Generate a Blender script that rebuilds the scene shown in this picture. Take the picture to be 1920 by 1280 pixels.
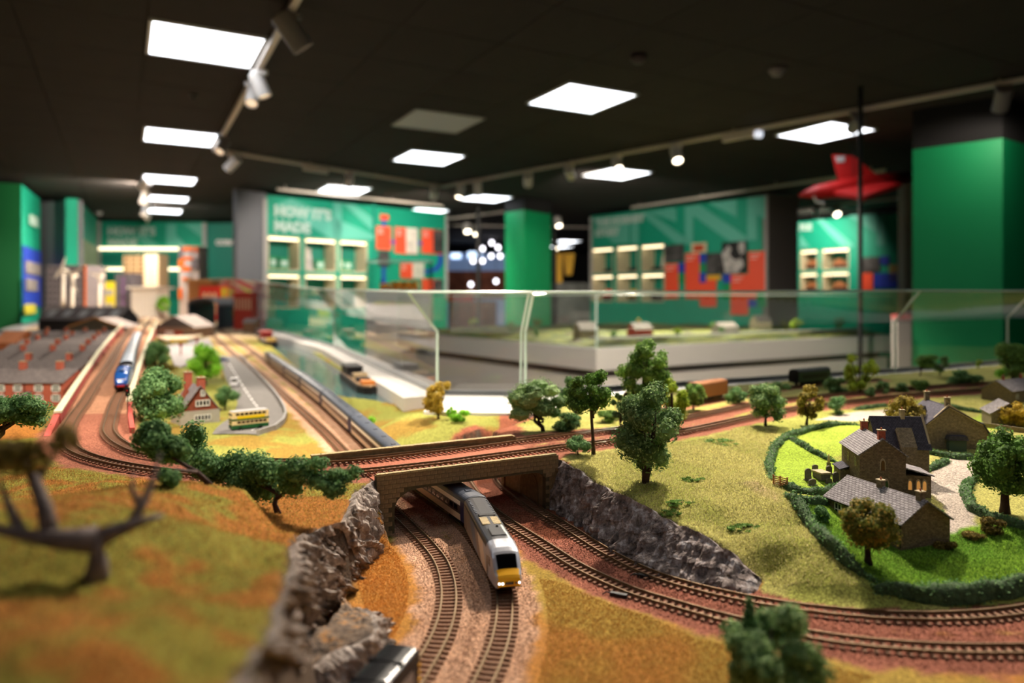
import bpy, bmesh, math, random
import numpy as np
from mathutils import Vector, Matrix, noise as mnoise

for _o in list(bpy.data.objects):
    bpy.data.objects.remove(_o, do_unlink=True)
scene = bpy.context.scene
COL = scene.collection
PI = math.pi

# ------------------------------------------------------------------ camera
F = 1350.0            # focal length in pixels of the 1920x1280 frame
CX, CY = 960.0, 560.0  # principal column, horizon row
CZ = 1.33             # camera height above the floor
cam_d = bpy.data.cameras.new('camera')
cam = bpy.data.objects.new('camera', cam_d)
COL.objects.link(cam)
cam.location = (0, 0, CZ)
cam.rotation_euler = (PI / 2, 0, 0)
cam_d.sensor_width = 36.0
cam_d.lens = 36.0 * F / 1920.0
cam_d.shift_y = -(640.0 - CY) / 1920.0
cam_d.clip_start = 0.02
cam_d.clip_end = 60
cam_d.dof.use_dof = True
cam_d.dof.focus_distance = 1.04
cam_d.dof.aperture_fstop = 2.5
cam_d.dof.aperture_blades = 0
scene.camera = cam

# ------------------------------------------------------------------ world, light level
world = bpy.data.worlds.new('world')
scene.world = world
world.use_nodes = True
world.node_tree.nodes['Background'].inputs[0].default_value = (0.5, 0.48, 0.45, 1)
world.node_tree.nodes['Background'].inputs[1].default_value = 0.02
scene.view_settings.view_transform = 'Standard'
scene.view_settings.look = 'None'
scene.view_settings.gamma = 1.0
scene.view_settings.exposure = 0.12
scene.view_settings.use_curve_mapping = False
PANEL_EMIT = 5.0      # ceiling light panels
KEY_W = 300.0         # spotlights over the near end of the layout
WARM = (1.0, 0.87, 0.72)

# ------------------------------------------------------------------ pixel rays
def P(px, py, h):
    """world point on the pixel ray at height h relative to the camera"""
    Z = -h * F / (py - CY)
    return Vector(((px - CX) / F * Z, Z, CZ + h))
def PD(px, py, Z):
    return Vector(((px - CX) / F * Z, Z, CZ - (py - CY) / F * Z))
def S(c):
    """sRGB 0-255 -> linear rgba"""
    o = []
    for k in c[:3]:
        k = k / 255.0
        o.append(k / 12.92 if k <= 0.04045 else ((k + 0.055) / 1.055) ** 2.4)
    return (o[0], o[1], o[2], 1.0)

# ------------------------------------------------------------------ materials
MATS = {}
def _new(name):
    m = bpy.data.materials.new(name)
    m.use_nodes = True
    nt = m.node_tree
    return m, nt, nt.nodes['Principled BSDF']
def mat(name, col, rough=0.6, metal=0.0, nscale=0, namt=0.0, bscale=0, bstr=0.0, bdist=0.001, spec=0.4, emit=None, estr=0.0, stretch=None):
    if name in MATS: return MATS[name]
    m, nt, b = _new(name)
    c = S(col)
    b.inputs['Base Color'].default_value = c
    b.inputs['Roughness'].default_value = rough
    b.inputs['Metallic'].default_value = metal
    b.inputs['Specular IOR Level'].default_value = spec
    L = nt.links
    if nscale or bscale:
        tc = nt.nodes.new('ShaderNodeTexCoord')
        src = tc.outputs['Object']
        if stretch:
            mp = nt.nodes.new('ShaderNodeMapping'); mp.inputs['Scale'].default_value = stretch
            L.new(src, mp.inputs['Vector']); src = mp.outputs['Vector']
    if nscale:
        n = nt.nodes.new('ShaderNodeTexNoise'); n.inputs['Scale'].default_value = nscale; n.inputs['Detail'].default_value = 4
        L.new(src, n.inputs['Vector'])
        r = nt.nodes.new('ShaderNodeMapRange'); r.inputs[1].default_value = 0.3; r.inputs[2].default_value = 0.7
        r.inputs[3].default_value = 1 - namt; r.inputs[4].default_value = 1 + namt
        L.new(n.outputs['Fac'], r.inputs[0])
        mx = nt.nodes.new('ShaderNodeVectorMath'); mx.operation = 'SCALE'
        mx.inputs[0].default_value = c[:3]
        L.new(r.outputs[0], mx.inputs['Scale']); L.new(mx.outputs[0], b.inputs['Base Color'])
    if bscale:
        n2 = nt.nodes.new('ShaderNodeTexNoise'); n2.inputs['Scale'].default_value = bscale; n2.inputs['Detail'].default_value = 3
        L.new(src, n2.inputs['Vector'])
        bp = nt.nodes.new('ShaderNodeBump'); bp.inputs['Strength'].default_value = bstr; bp.inputs['Distance'].default_value = bdist
        L.new(n2.outputs['Fac'], bp.inputs['Height']); L.new(bp.outputs['Normal'], b.inputs['Normal'])
    if emit:
        b.inputs['Emission Color'].default_value = S(emit)
        b.inputs['Emission Strength'].default_value = estr
    MATS[name] = m
    return m
def foliage_mat(name, col, vary=0.45, col2=None):
    if name in MATS: return MATS[name]
    m, nt, b = _new(name)
    L = nt.links
    g = nt.nodes.new('ShaderNodeNewGeometry')
    r = nt.nodes.new('ShaderNodeValToRGB')
    a = S(col); e = S(col2) if col2 else tuple(min(1, k * 1.9) for k in a[:3]) + (1,)
    r.color_ramp.elements[0].color = tuple(k * (1 - vary) for k in a[:3]) + (1,)
    r.color_ramp.elements[1].color = e
    mid = r.color_ramp.elements.new(0.6); mid.color = a
    L.new(g.outputs['Random Per Island'], r.inputs['Fac'])
    L.new(r.outputs['Color'], b.inputs['Base Color'])
    b.inputs['Roughness'].default_value = 0.75
    b.inputs['Specular IOR Level'].default_value = 0.25
    tr = nt.nodes.new('ShaderNodeBsdfTranslucent'); L.new(r.outputs['Color'], tr.inputs['Color'])
    mx = nt.nodes.new('ShaderNodeMixShader'); mx.inputs[0].default_value = 0.38
    L.new(b.outputs[0], mx.inputs[1]); L.new(tr.outputs[0], mx.inputs[2])
    L.new(mx.outputs[0], nt.nodes['Material Output'].inputs['Surface'])
    MATS[name] = m
    return m
def brick_mat(name, c1, c2, mortar, bw, bh, msize=0.08, rough=0.85, offset=0.5, bump=0.4, axis='XZ'):
    """coursed bricks / slates too small to pick apart; uses UV-free object coordinates mapped per face by normal"""
    if name in MATS: return MATS[name]
    m, nt, b = _new(name)
    L = nt.links
    at = nt.nodes.new('ShaderNodeAttribute'); at.attribute_name = 'brickuv'
    bt = nt.nodes.new('ShaderNodeTexBrick')
    bt.inputs['Color1'].default_value = S(c1); bt.inputs['Color2'].default_value = S(c2); bt.inputs['Mortar'].default_value = S(mortar)
    bt.inputs['Scale'].default_value = 1.0
    bt.inputs['Brick Width'].default_value = bw; bt.inputs['Row Height'].default_value = bh
    bt.inputs['Mortar Size'].default_value = bh * msize; bt.inputs['Mortar Smooth'].default_value = 0.3
    bt.offset = offset
    L.new(at.outputs['Vector'], bt.inputs['Vector'])
    n = nt.nodes.new('ShaderNodeTexNoise'); n.inputs['Scale'].default_value = 0.6 / bh; n.inputs['Detail'].default_value = 4
    L.new(at.outputs['Vector'], n.inputs['Vector'])
    r = nt.nodes.new('ShaderNodeMapRange'); r.inputs[1].default_value = 0.3; r.inputs[2].default_value = 0.7
    r.inputs[3].default_value = 0.72; r.inputs[4].default_value = 1.25
    L.new(n.outputs['Fac'], r.inputs[0])
    mx = nt.nodes.new('ShaderNodeVectorMath'); mx.operation = 'SCALE'
    L.new(bt.outputs['Color'], mx.inputs[0]); L.new(r.outputs[0], mx.inputs['Scale'])
    L.new(mx.outputs[0], b.inputs['Base Color'])
    b.inputs['Roughness'].default_value = rough
    b.inputs['Specular IOR Level'].default_value = 0.2
    bp = nt.nodes.new('ShaderNodeBump'); bp.inputs['Strength'].default_value = bump; bp.inputs['Distance'].default_value = bh * 0.12
    bp.invert = True
    L.new(bt.outputs['Fac'], bp.inputs['Height']); L.new(bp.outputs['Normal'], b.inputs['Normal'])
    MATS[name] = m
    return m
def glass_mat(name, tint=(0.93, 0.97, 0.95), ior=1.45, rough=0.0):
    if name in MATS: return MATS[name]
    m = bpy.data.materials.new(name); m.use_nodes = True
    nt = m.node_tree; nt.nodes.clear()
    out = nt.nodes.new('ShaderNodeOutputMaterial')
    t = nt.nodes.new('ShaderNodeBsdfTransparent'); t.inputs[0].default_value = tint + (1,)
    g = nt.nodes.new('ShaderNodeBsdfGlossy'); g.inputs['Roughness'].default_value = rough
    fr = nt.nodes.new('ShaderNodeFresnel'); fr.inputs[0].default_value = ior
    mx = nt.nodes.new('ShaderNodeMixShader')
    ge = nt.nodes.new('ShaderNodeNewGeometry'); iv = nt.nodes.new('ShaderNodeMath'); iv.operation = 'SUBTRACT'; iv.inputs[0].default_value = 1.0
    nt.links.new(ge.outputs['Backfacing'], iv.inputs[1])
    mu = nt.nodes.new('ShaderNodeMath'); mu.operation = 'MULTIPLY'; nt.links.new(fr.outputs[0], mu.inputs[0]); nt.links.new(iv.outputs[0], mu.inputs[1])
    nt.links.new(mu.outputs[0], mx.inputs[0]); nt.links.new(t.outputs[0], mx.inputs[1]); nt.links.new(g.outputs[0], mx.inputs[2])
    nt.links.new(mx.outputs[0], out.inputs[0])
    MATS[name] = m
    return m

# ------------------------------------------------------------------ mesh helpers
def V(*a): return Vector(a)
class MB:
    def __init__(s): s.v = []; s.f = []
    def add(s, vs, fs):
        o = len(s.v)
        s.v.extend([(v[0], v[1], v[2]) for v in vs]); s.f.extend([tuple(i + o for i in f) for f in fs])
        return s
    def obox(s, p, ax, ay, az):
        p = Vector(p); ax = Vector(ax); ay = Vector(ay); az = Vector(az)
        vs = [p, p + ax, p + ax + ay, p + ay, p + az, p + ax + az, p + ax + ay + az, p + ay + az]
        fs = [(0, 3, 2, 1), (4, 5, 6, 7), (0, 1, 5, 4), (1, 2, 6, 5), (2, 3, 7, 6), (3, 0, 4, 7)]
        if ax.cross(ay).dot(az) < 0: fs = [tuple(reversed(f)) for f in fs]
        return s.add(vs, fs)
    def box(s, c, d):
        c = Vector(c)
        return s.obox(c - Vector(d) / 2, (d[0], 0, 0), (0, d[1], 0), (0, 0, d[2]))
    def bb(s, x0, x1, y0, y1, z0, z1):
        return s.obox((x0, y0, z0), (x1 - x0, 0, 0), (0, y1 - y0, 0), (0, 0, z1 - z0))
    def prism(s, pts, ext):
        pts = [Vector(p) for p in pts]; ext = Vector(ext); n = len(pts)
        nn = Vector((0, 0, 0))
        for i in range(n): nn += pts[i].cross(pts[(i + 1) % n])
        if nn.dot(ext) > 0: pts = pts[::-1]
        vs = pts + [p + ext for p in pts]
        fs = [tuple(range(n)), tuple(reversed(range(n, 2 * n)))]
        fs += [(i, i + n, (i + 1) % n + n, (i + 1) % n) for i in range(n)]
        return s.add(vs, fs)
    def tube(s, pts, rad, n=6, cap=True):
        pts = [Vector(p) for p in pts]
        if not hasattr(rad, '__len__'): rad = [rad] * len(pts)
        rings = []; up = None
        for i, p in enumerate(pts):
            t = (pts[min(i + 1, len(pts) - 1)] - pts[max(i - 1, 0)])
            if t.length < 1e-9: t = Vector((0, 0, 1))
            t.normalize()
            if up is None:
                up = Vector((0, 0, 1)) if abs(t.z) < 0.9 else Vector((1, 0, 0))
            a = up - t * up.dot(t)
            if a.length < 1e-6: a = t.orthogonal()
            a.normalize(); up = a; b = t.cross(a)
            rings.append([p + (a * math.cos(2 * PI * k / n) + b * math.sin(2 * PI * k / n)) * rad[i] for k in range(n)])
        vs = [v for r in rings for v in r]; fs = []
        for i in range(len(pts) - 1):
            for k in range(n):
                fs.append((i * n + k, i * n + (k + 1) % n, (i + 1) * n + (k + 1) % n, (i + 1) * n + k))
        if cap:
            fs.append(tuple(reversed(range(n)))); fs.append(tuple(range((len(pts) - 1) * n, len(pts) * n)))
        return s.add(vs, fs)
    def lathe(s, prof, c=(0, 0, 0), n=16, ax=None):
        """prof: (r, t) along axis ax (default z)"""
        c = Vector(c); ax = Vector(ax).normalized() if ax else Vector((0, 0, 1))
        a = ax.orthogonal().normalized(); b = ax.cross(a)
        vs = []; fs = []
        for r, t in prof:
            for k in range(n):
                an = 2 * PI * k / n
                vs.append(c + ax * t + (a * math.cos(an) + b * math.sin(an)) * r)
        for i in range(len(prof) - 1):
            for k in range(n):
                fs.append((i * n + k, i * n + (k + 1) % n, (i + 1) * n + (k + 1) % n, (i + 1) * n + k))
        fs.append(tuple(reversed(range(n)))); fs.append(tuple(range((len(prof) - 1) * n, len(prof) * n)))
        return s.add(vs, fs)
    def build(s, name, m, parent=None, world=False, smooth=False, bevel=0.0, kind=None):
        vs = s.v
        off = None
        if parent is not None and world:
            M = TM[parent.name].inverted()
            vs = [tuple(M @ Vector(v)) for v in vs]
        if parent is None:
            a = np.array(vs); lo = a.min(0); hi = a.max(0)
            off = ((lo[0] + hi[0]) / 2, (lo[1] + hi[1]) / 2, lo[2])
            vs = (a - np.array(off)).tolist()
        me = bpy.data.meshes.new(name)
        me.from_pydata(vs, [], s.f); me.update()
        o = bpy.data.objects.new(name, me); COL.objects.link(o)
        if m: me.materials.append(m)
        if smooth: me.polygons.foreach_set('use_smooth', [True] * len(me.polygons))
        if m and m.name.startswith('brick'): brickuv(me)
        if bevel:
            md = o.modifiers.new('bevel', 'BEVEL'); md.width = bevel; md.segments = 2; md.limit_method = 'ANGLE'
        if parent is not None: o.parent = parent
        else:
            o.location = off; TM[o.name] = Matrix.Translation(off)
        if kind: o['kind'] = kind
        return o
TM = {}
def brickuv(me):
    at = me.attributes.new('brickuv', 'FLOAT_VECTOR', 'CORNER')
    dat = []
    for p in me.polygons:
        n = p.normal
        if abs(n.z) > 0.98: u = Vector((1, 0, 0)); w = Vector((0, 1, 0))
        else:
            u = Vector((0, 0, 1)).cross(n).normalized(); w = n.cross(u)
        for li in p.loop_indices:
            co = me.vertices[me.loops[li].vertex_index].co
            dat += [co.dot(u), co.dot(w), 0.0]
    at.data.foreach_set('vector', dat)
def tag(o, label=None, cat=None, group=None, kind=None):
    if label: o['label'] = label
    if cat: o['category'] = cat
    if group: o['group'] = group
    if kind: o['kind'] = kind
    return o
def thing(name, label, cat, loc=(0, 0, 0), rz=0.0, group=None, rot=None, scale=1.0):
    o = bpy.data.objects.new(name, None); COL.objects.link(o)
    o.empty_display_size = 0.02
    M = Matrix.Translation(Vector(loc)) @ (rot.to_4x4() if rot is not None else Matrix.Rotation(rz, 4, 'Z')) @ Matrix.Scale(scale, 4)
    o.matrix_world = M
    TM[o.name] = M
    return tag(o, label, cat, group)
def copy_tree(root, loc=None, rz=None, label=None, M=None):
    r = root.copy(); COL.objects.link(r)
    if M is not None: r.matrix_world = M
    else:
        r.location = loc
        if rz is not None: r.rotation_euler = (0, 0, rz)
    if label: r['label'] = label
    for ch in root.children:
        c = ch.copy(); COL.objects.link(c); c.parent = r
        for g in ch.children:
            d = g.copy(); COL.objects.link(d); d.parent = c
    return r
def np_obj(name, Vt, Fc, m, parent=None, smooth=False, kind=None):
    """Vt (n,3) array in world (or thing-local) coordinates; Fc list of (k,3)/(k,4) arrays"""
    Vt = np.asarray(Vt, dtype=np.float64)
    off = np.zeros(3)
    if parent is None:
        lo = Vt.min(0); hi = Vt.max(0); off = np.array([(lo[0] + hi[0]) / 2, (lo[1] + hi[1]) / 2, lo[2]])
        Vt = Vt - off
    me = bpy.data.meshes.new(name)
    me.vertices.add(len(Vt)); me.vertices.foreach_set('co', Vt.astype(np.float32).ravel())
    loops = np.concatenate([f.ravel() for f in Fc]).astype(np.int32)
    sizes = np.concatenate([np.full(len(f), f.shape[1], np.int32) for f in Fc])
    starts = np.concatenate([[0], np.cumsum(sizes)[:-1]]).astype(np.int32)
    me.loops.add(len(loops)); me.loops.foreach_set('vertex_index', loops)
    me.polygons.add(len(sizes)); me.polygons.foreach_set('loop_start', starts)
    me.polygons.foreach_set('use_smooth', np.full(len(sizes), smooth))
    me.update(calc_edges=True); me.validate()
    o = bpy.data.objects.new(name, me); COL.objects.link(o)
    me.materials.append(m)
    if parent is not None: o.parent = parent
    else: o.location = off; TM[o.name] = Matrix.Translation(Vector(off))
    if kind: o['kind'] = kind
    return o
def text_part(name, body, m, parent, origin, ex, ez, size, extrude=0.004, spacing=0.95, bold=0.0):
    """flat raised lettering; origin = lower-left of first line in parent space"""
    cu = bpy.data.curves.new('lettering', 'FONT')
    cu.body = body; cu.size = size; cu.extrude = extrude; cu.space_line = spacing; cu.resolution_u = 2
    cu.offset = bold
    t = bpy.data.objects.new('lettering_curve', cu); COL.objects.link(t)
    dg = bpy.context.evaluated_depsgraph_get(); dg.update()
    me = bpy.data.meshes.new_from_object(t.evaluated_get(dg))
    bpy.data.objects.remove(t)
    ex = Vector(ex).normalized(); ez = Vector(ez).normalized(); en = ex.cross(ez)
    M = Matrix((ex, ez, en)).transposed().to_4x4(); M.translation = Vector(origin)
    me.transform(M); me.materials.clear(); me.materials.append(m)
    o = bpy.data.objects.new(name, me); COL.objects.link(o); o.parent = parent
    return o

# ------------------------------------------------------------------ numpy noise
def _h(x, y, s):
    v = np.sin(x * 127.1 + y * 311.7 + s * 74.7) * 43758.5453
    return v - np.floor(v)
def vnoise(x, y, s=0):
    x = np.asarray(x, float); y = np.asarray(y, float)
    xi = np.floor(x); yi = np.floor(y); fx = x - xi; fy = y - yi
    fx = fx * fx * (3 - 2 * fx); fy = fy * fy * (3 - 2 * fy)
    a = _h(xi, yi, s); b = _h(xi + 1, yi, s); c = _h(xi, yi + 1, s); d = _h(xi + 1, yi + 1, s)
    return (a * (1 - fx) + b * fx) * (1 - fy) + (c * (1 - fx) + d * fx) * fy
def fbm(x, y, s=0, o=4):
    t = 0; a = 0.5; k = 1.0
    for i in range(o):
        t = t + a * vnoise(x * k, y * k, s + i * 7); a *= 0.5; k *= 2.03
    return t / (1 - 0.5 ** o)
def inpoly(x, y, poly):
    x = np.asarray(x); y = np.asarray(y)
    r = np.zeros(x.shape, bool); n = len(poly)
    for i in range(n):
        x0, y0 = poly[i][0], poly[i][1]; x1, y1 = poly[(i + 1) % n][0], poly[(i + 1) % n][1]
        if y0 == y1: continue
        c = ((y0 > y) != (y1 > y)) & (x < (x1 - x0) * (y - y0) / (y1 - y0) + x0)
        r ^= c
    return r
def segdist(x, y, pts, far=0.16):
    """distance to polyline and interpolated third coordinate (clamped to 9 beyond `far` on the ground grid)"""
    g = globals().get('GRID')
    if g is not None and x is g[0]:
        best = np.full(x.shape, 9.0); hz = np.zeros(x.shape)
        for a, b in zip(pts[:-1], pts[1:]):
            i0, i1 = np.searchsorted(xs, [min(a[0], b[0]) - far, max(a[0], b[0]) + far]); j0, j1 = np.searchsorted(ys, [min(a[1], b[1]) - far, max(a[1], b[1]) + far])
            if i1 <= i0 or j1 <= j0: continue
            sx = x[j0:j1, i0:i1]; sy = y[j0:j1, i0:i1]
            dx, dy = b[0] - a[0], b[1] - a[1]; l2 = dx * dx + dy * dy + 1e-12
            t = np.clip(((sx - a[0]) * dx + (sy - a[1]) * dy) / l2, 0, 1)
            d = np.hypot(sx - a[0] - t * dx, sy - a[1] - t * dy)
            m = d < best[j0:j1, i0:i1]
            best[j0:j1, i0:i1][m] = d[m]; hz[j0:j1, i0:i1][m] = (a[2] + t * (b[2] - a[2]))[m]
        return best, hz
    x = np.asarray(x, float); y = np.asarray(y, float)
    best = np.full(x.shape, 1e9); hz = np.zeros(x.shape)
    for a, b in zip(pts[:-1], pts[1:]):
        dx, dy = b[0] - a[0], b[1] - a[1]; l2 = dx * dx + dy * dy + 1e-12
        t = np.clip(((x - a[0]) * dx + (y - a[1]) * dy) / l2, 0, 1)
        d = np.hypot(x - a[0] - t * dx, y - a[1] - t * dy)
        m = d < best
        best = np.where(m, d, best); hz = np.where(m, a[2] + t * (b[2] - a[2]), hz)
    return best, hz
def catmull(pts, step=0.012):
    pts = [Vector(p) for p in pts]
    out = []
    for i in range(len(pts) - 1):
        p0 = pts[max(i - 1, 0)]; p1 = pts[i]; p2 = pts[i + 1]; p3 = pts[min(i + 2, len(pts) - 1)]
        if i == 0: p0 = p1 * 2 - p2
        if i == len(pts) - 2: p3 = p2 * 2 - p1
        n = max(2, int((p2 - p1).length / step))
        # centripetal-like by simple uniform catmull with tangent clamped to the chord
        m1 = (p2 - p0) * 0.5; m2 = (p3 - p1) * 0.5; L = (p2 - p1).length
        if m1.length > L * 1.2: m1 *= L * 1.2 / m1.length
        if m2.length > L * 1.2: m2 *= L * 1.2 / m2.length
        for k in range(n):
            t = k / n; t2 = t * t; t3 = t2 * t
            out.append(p1 * (2 * t3 - 3 * t2 + 1) + m1 * (t3 - 2 * t2 + t) + p2 * (-2 * t3 + 3 * t2) + m2 * (t3 - t2))
    out.append(pts[-1])
    return out
class Path:
    def __init__(s, pts, step=0.01):
        c = catmull(pts, step)
        # light smoothing
        for _ in range(6):
            c = [c[0]] + [(c[i - 1] + c[i] * 2 + c[i + 1]) / 4 for i in range(1, len(c) - 1)] + [c[-1]]
        s.p = c; s.s = [0]
        for a, b in zip(c[:-1], c[1:]): s.s.append(s.s[-1] + (b - a).length)
        s.L = s.s[-1]; s.ss = np.array(s.s); s.arr = np.array([tuple(v) for v in c])
    def at(s, d):
        d = min(max(d, 0), s.L)
        i = int(np.searchsorted(s.ss, d)); i = min(max(i, 1), len(s.p) - 1)
        t = (d - s.s[i - 1]) / max(1e-9, s.s[i] - s.s[i - 1])
        return s.p[i - 1].lerp(s.p[i], t)
    def tan(s, d):
        v = s.at(min(d + 0.008, s.L)) - s.at(max(d - 0.008, 0)); return v.normalized()
    def near(s, p):
        d = np.hypot(s.arr[:, 0] - p[0], s.arr[:, 1] - p[1]); return s.s[int(d.argmin())]
    def simple(s, k=4):
        q = s.p[::k]
        if q[-1] is not s.p[-1]: q.append(s.p[-1])
        return [(v.x, v.y, v.z - CZ) for v in q]
# ================================================================== THE ROOM
CEIL = CZ + 1.47
eA = Vector((-0.476, 0.8795, 0)); eB = Vector((0.8795, 0.476, 0)); eZ = Vector((0, 0, 1))
m_ceil = mat('ceiling_black', (35, 29, 27), 0.9, nscale=3, namt=0.15)
m_tile = mat('ceiling_tile_black', (38, 31, 28), 0.9, nscale=8, namt=0.12)
m_dark = mat('soffit_black', (24, 23, 24), 0.9)
m_floor = mat('floor_vinyl', (118, 112, 108), 0.45, nscale=6, namt=0.06)
m_white = mat('white_paint', (222, 220, 216), 0.5)
m_track = mat('track_white', (205, 195, 185), 0.45)
m_panel = mat('light_diffuser', (250, 250, 250), 0.5, emit=(244, 248, 255), estr=PANEL_EMIT)
m_frame = mat('panel_frame', (215, 218, 220), 0.5)
m_paneloff = mat('panel_unlit_faint_glow', (150, 148, 142), 0.5, emit=(150, 148, 142), estr=0.10)  # faint emission lifts the switched-off panel to grey
m_green = mat('column_green', (0, 140, 84), 0.55, nscale=2, namt=0.05)
m_teal = mat('wall_teal', (10, 152, 122), 0.6, nscale=2, namt=0.05)
m_teal2 = mat('wall_teal_light', (88, 178, 158), 0.6)
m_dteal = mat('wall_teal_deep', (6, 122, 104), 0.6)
m_grey = mat('wall_grey', (104, 106, 112), 0.6, nscale=2, namt=0.05)
m_lgrey = mat('trim_light_grey', (168, 166, 164), 0.5)
m_orange = mat('panel_orange', (240, 84, 52), 0.5)
m_blue = mat('panel_blue', (38, 62, 176), 0.5)
m_letter = mat('lettering_pale', (178, 206, 196), 0.5)
m_niche = mat('niche_cream', (200, 190, 160), 0.7)
m_led = mat('led_strip', (255, 240, 205), 0.5, emit=(255, 236, 196), estr=2.6)
m_black = mat('black_metal', (16, 16, 17), 0.5)
m_photo = mat('photo_print', (70, 68, 68), 0.5, nscale=9, namt=0.8)
m_photol = mat('photo_print_light', (176, 172, 168), 0.5, nscale=14, namt=0.5)
m_cream = mat('cream_print', (214, 204, 170), 0.5)

def struct(o): o['kind'] = 'structure'; return o
struct(MB().bb(-11, 11, -3, 24, -0.1, 0).build('floor', m_floor))
ceil = struct(MB().bb(-11, 11, -3, 24, CEIL + 0.016, CEIL + 0.1).build('ceiling', m_ceil))
struct(MB().bb(-11.2, -11, -3, 24, 0, CEIL + 0.1).build('wall_left', m_dark))
struct(MB().bb(11, 11.2, -3, 24, 0, CEIL + 0.1).build('wall_right', m_dark))
struct(MB().bb(-11, 11, 24, 24.2, 0, CEIL + 0.1).build('wall_back', m_dark))
struct(MB().bb(-11, 11, -3.2, -3, 0, CEIL + 0.1).build('wall_front', mat('wall_front_grey', (120, 116, 112), 0.7)))

# ceiling tiles, one object each where the frame shows them largest
g0 = P(275, 40, 1.47)
tiles = []
for i in range(-12, 34):
    for j in range(-16, 26):
        c = g0 + eA * (0.6 * (i + 0.5)) + eB * (0.6 * (j + 0.5))
        if c.y < 2.2 or c.y > 21 or abs(c.x) > c.y * 0.78 + 0.5 or abs(c.x) > 10.5: continue
        tiles.append((c.y, c))
tiles.sort(key=lambda t: t[0])
ta, tb = eA * 0.594, eB * 0.594
def tile_mb(mb, c): return mb.obox(c - ta / 2 - tb / 2, ta, tb, (0, 0, 0.018))
tp = MB(); tile_mb(tp, Vector((0, 0, 0)))
tme = bpy.data.meshes.new('ceiling_tile'); tme.from_pydata(tp.v, [], tp.f); tme.materials.append(m_tile)
rest = MB()
cinv = TM[ceil.name].inverted()
for k, (d, c) in enumerate(tiles):
    c = Vector((c.x, c.y, CEIL))
    if k < 290:
        o = bpy.data.objects.new('ceiling_tile', tme); COL.objects.link(o); o.parent = ceil; o.location = cinv @ c
    else: tile_mb(rest, c)
rest.build('ceiling_tile_field', m_tile, ceil, world=True, kind='stuff')

def ceiling_panel(px, py, label, lit=True, h=1.47):
    c = P(px, py, h)
    t = thing('ceiling_light_panel', label, 'ceiling light', (c.x, c.y, CEIL - 0.012), 0, 'square light panels in the black ceiling')
    a, b = eA * 0.6, eB * 0.6
    o = -(a + b) / 2
    fr = MB()
    w = 0.018
    fr.obox(o, a, eB * w, (0, 0, 0.014)); fr.obox(o + b - eB * w, a, eB * w, (0, 0, 0.014))
    fr.obox(o, eA * w, b, (0, 0, 0.014)); fr.obox(o + a - eA * w, eA * w, b, (0, 0, 0.014))
    fr.build('frame', m_frame if lit else m_lgrey, t)
    a2, b2 = eA * (0.6 - 2 * w), eB * (0.6 - 2 * w)
    MB().obox(-(a2 + b2) / 2 + Vector((0, 0, 0.003)), a2, b2, (0, 0, 0.009)).build('diffuser', m_panel if lit else m_paneloff, t)
    return t
for px, py, lb in [
    (385, 84, 'largest lit ceiling panel at upper left beside the track spotlights'),
    (338, 256, 'second lit ceiling panel in the left column, beside the lighting track corner'),
    (318, 336, 'third lit ceiling panel in the left column above the far town'),
    (311, 371.5, 'fourth lit ceiling panel in the left column, second from the far end'),
    (304, 394.5, 'farthest lit ceiling panel in the left column'),
    (1090, 184, 'large lit ceiling panel near the top centre, alone against black ceiling'),
    (803, 295, 'lit ceiling panel just beyond the unlit grey panel'),
    (645, 355, 'lit ceiling panel in front of the left display wall lettering'),
    (1157, 325, 'lit ceiling panel behind a hanging spotlight right of the green column'),
    (1547, 247, 'lit ceiling panel behind the lighting track by the right green column'),
    (911, 371, 'lit ceiling panel above the central green column'),
    (800, 395, 'lit ceiling panel over the right end of the left display wall')]:
    ceiling_panel(px, py, lb)
ceiling_panel(820, 227, 'unlit grey ceiling panel at upper centre', lit=False)
for px, py, lb in [(1062, 452, 'far small ceiling panel beyond the central green column'), (1050, 462, 'farthest small ceiling panel seen above the yellow machine')]:
    ceiling_panel(px, py, lb)
# panels over the near end of the layout, above the frame
for cx, cy, lb in [(-0.9, 0.9, 'ceiling light panel overhead left of the model layout'), (1.5, 0.6, 'ceiling light panel overhead right of the model layout'),
                   (2.6, 2.9, 'ceiling light panel overhead beside the right green column'), (0.2, -1.2, 'ceiling light panel overhead behind the viewer')]:
    o = ceiling_panel(960, 100, lb); o.location = (cx, cy, CEIL - 0.012)

# ------------------------------------------------------------------ lighting tracks and spotlights
def track(a, b, label, h=1.43):
    d = (b - a); n = d.normalized(); s = n.cross(eZ) * 0.018
    t = thing('lighting_track', label, 'lighting track', ((a + b) / 2 - Vector((0, 0, 0.016))), 0)
    mb = MB(); mb.obox(a - s, d, s * 2, (0, 0, 0.032)); mb.build('rail', m_track, t, world=True, bevel=0.003)
    for k in (0.04, 0.35, 0.65, 0.96):
        p = a.lerp(b, k); MB().tube([p + Vector((0, 0, 0.03)), Vector((p.x, p.y, CEIL))], 0.006, 6).build('hanger_rod', m_track, t, world=True)
    e = MB(); e.obox(a - s * 1.1 - n * 0.006, n * 0.012, s * 2.2, (0, 0, 0.034)); e.build('end_cap', m_track, t, world=True)
TH = 1.42
qA0 = P(575, -30, TH); qA1 = P(402, 284, TH); qB1 = P(830, 352, TH); qC1 = P(1960, 146, TH)
track(qA0, qA1, 'pale lighting track running from top centre down to the left ceiling corner')
track(qA1, qB1, 'pale lighting track slanting from the left corner towards the room centre')
track(qB1, qC1, 'long pale lighting track rising to the right edge above the glass')
track(P(272, 340, 1.40), P(277, 425, 1.40), 'short lighting track in line with the left column of panels')
track(PD(520, 357, 9.2), PD(830, 388, 11.2), 'lighting track along the top of the left display wall')
track(PD(1185, 391, 11.2), PD(1660, 322, 7.9), 'thin lighting track in front of the red aeroplane')
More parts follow.
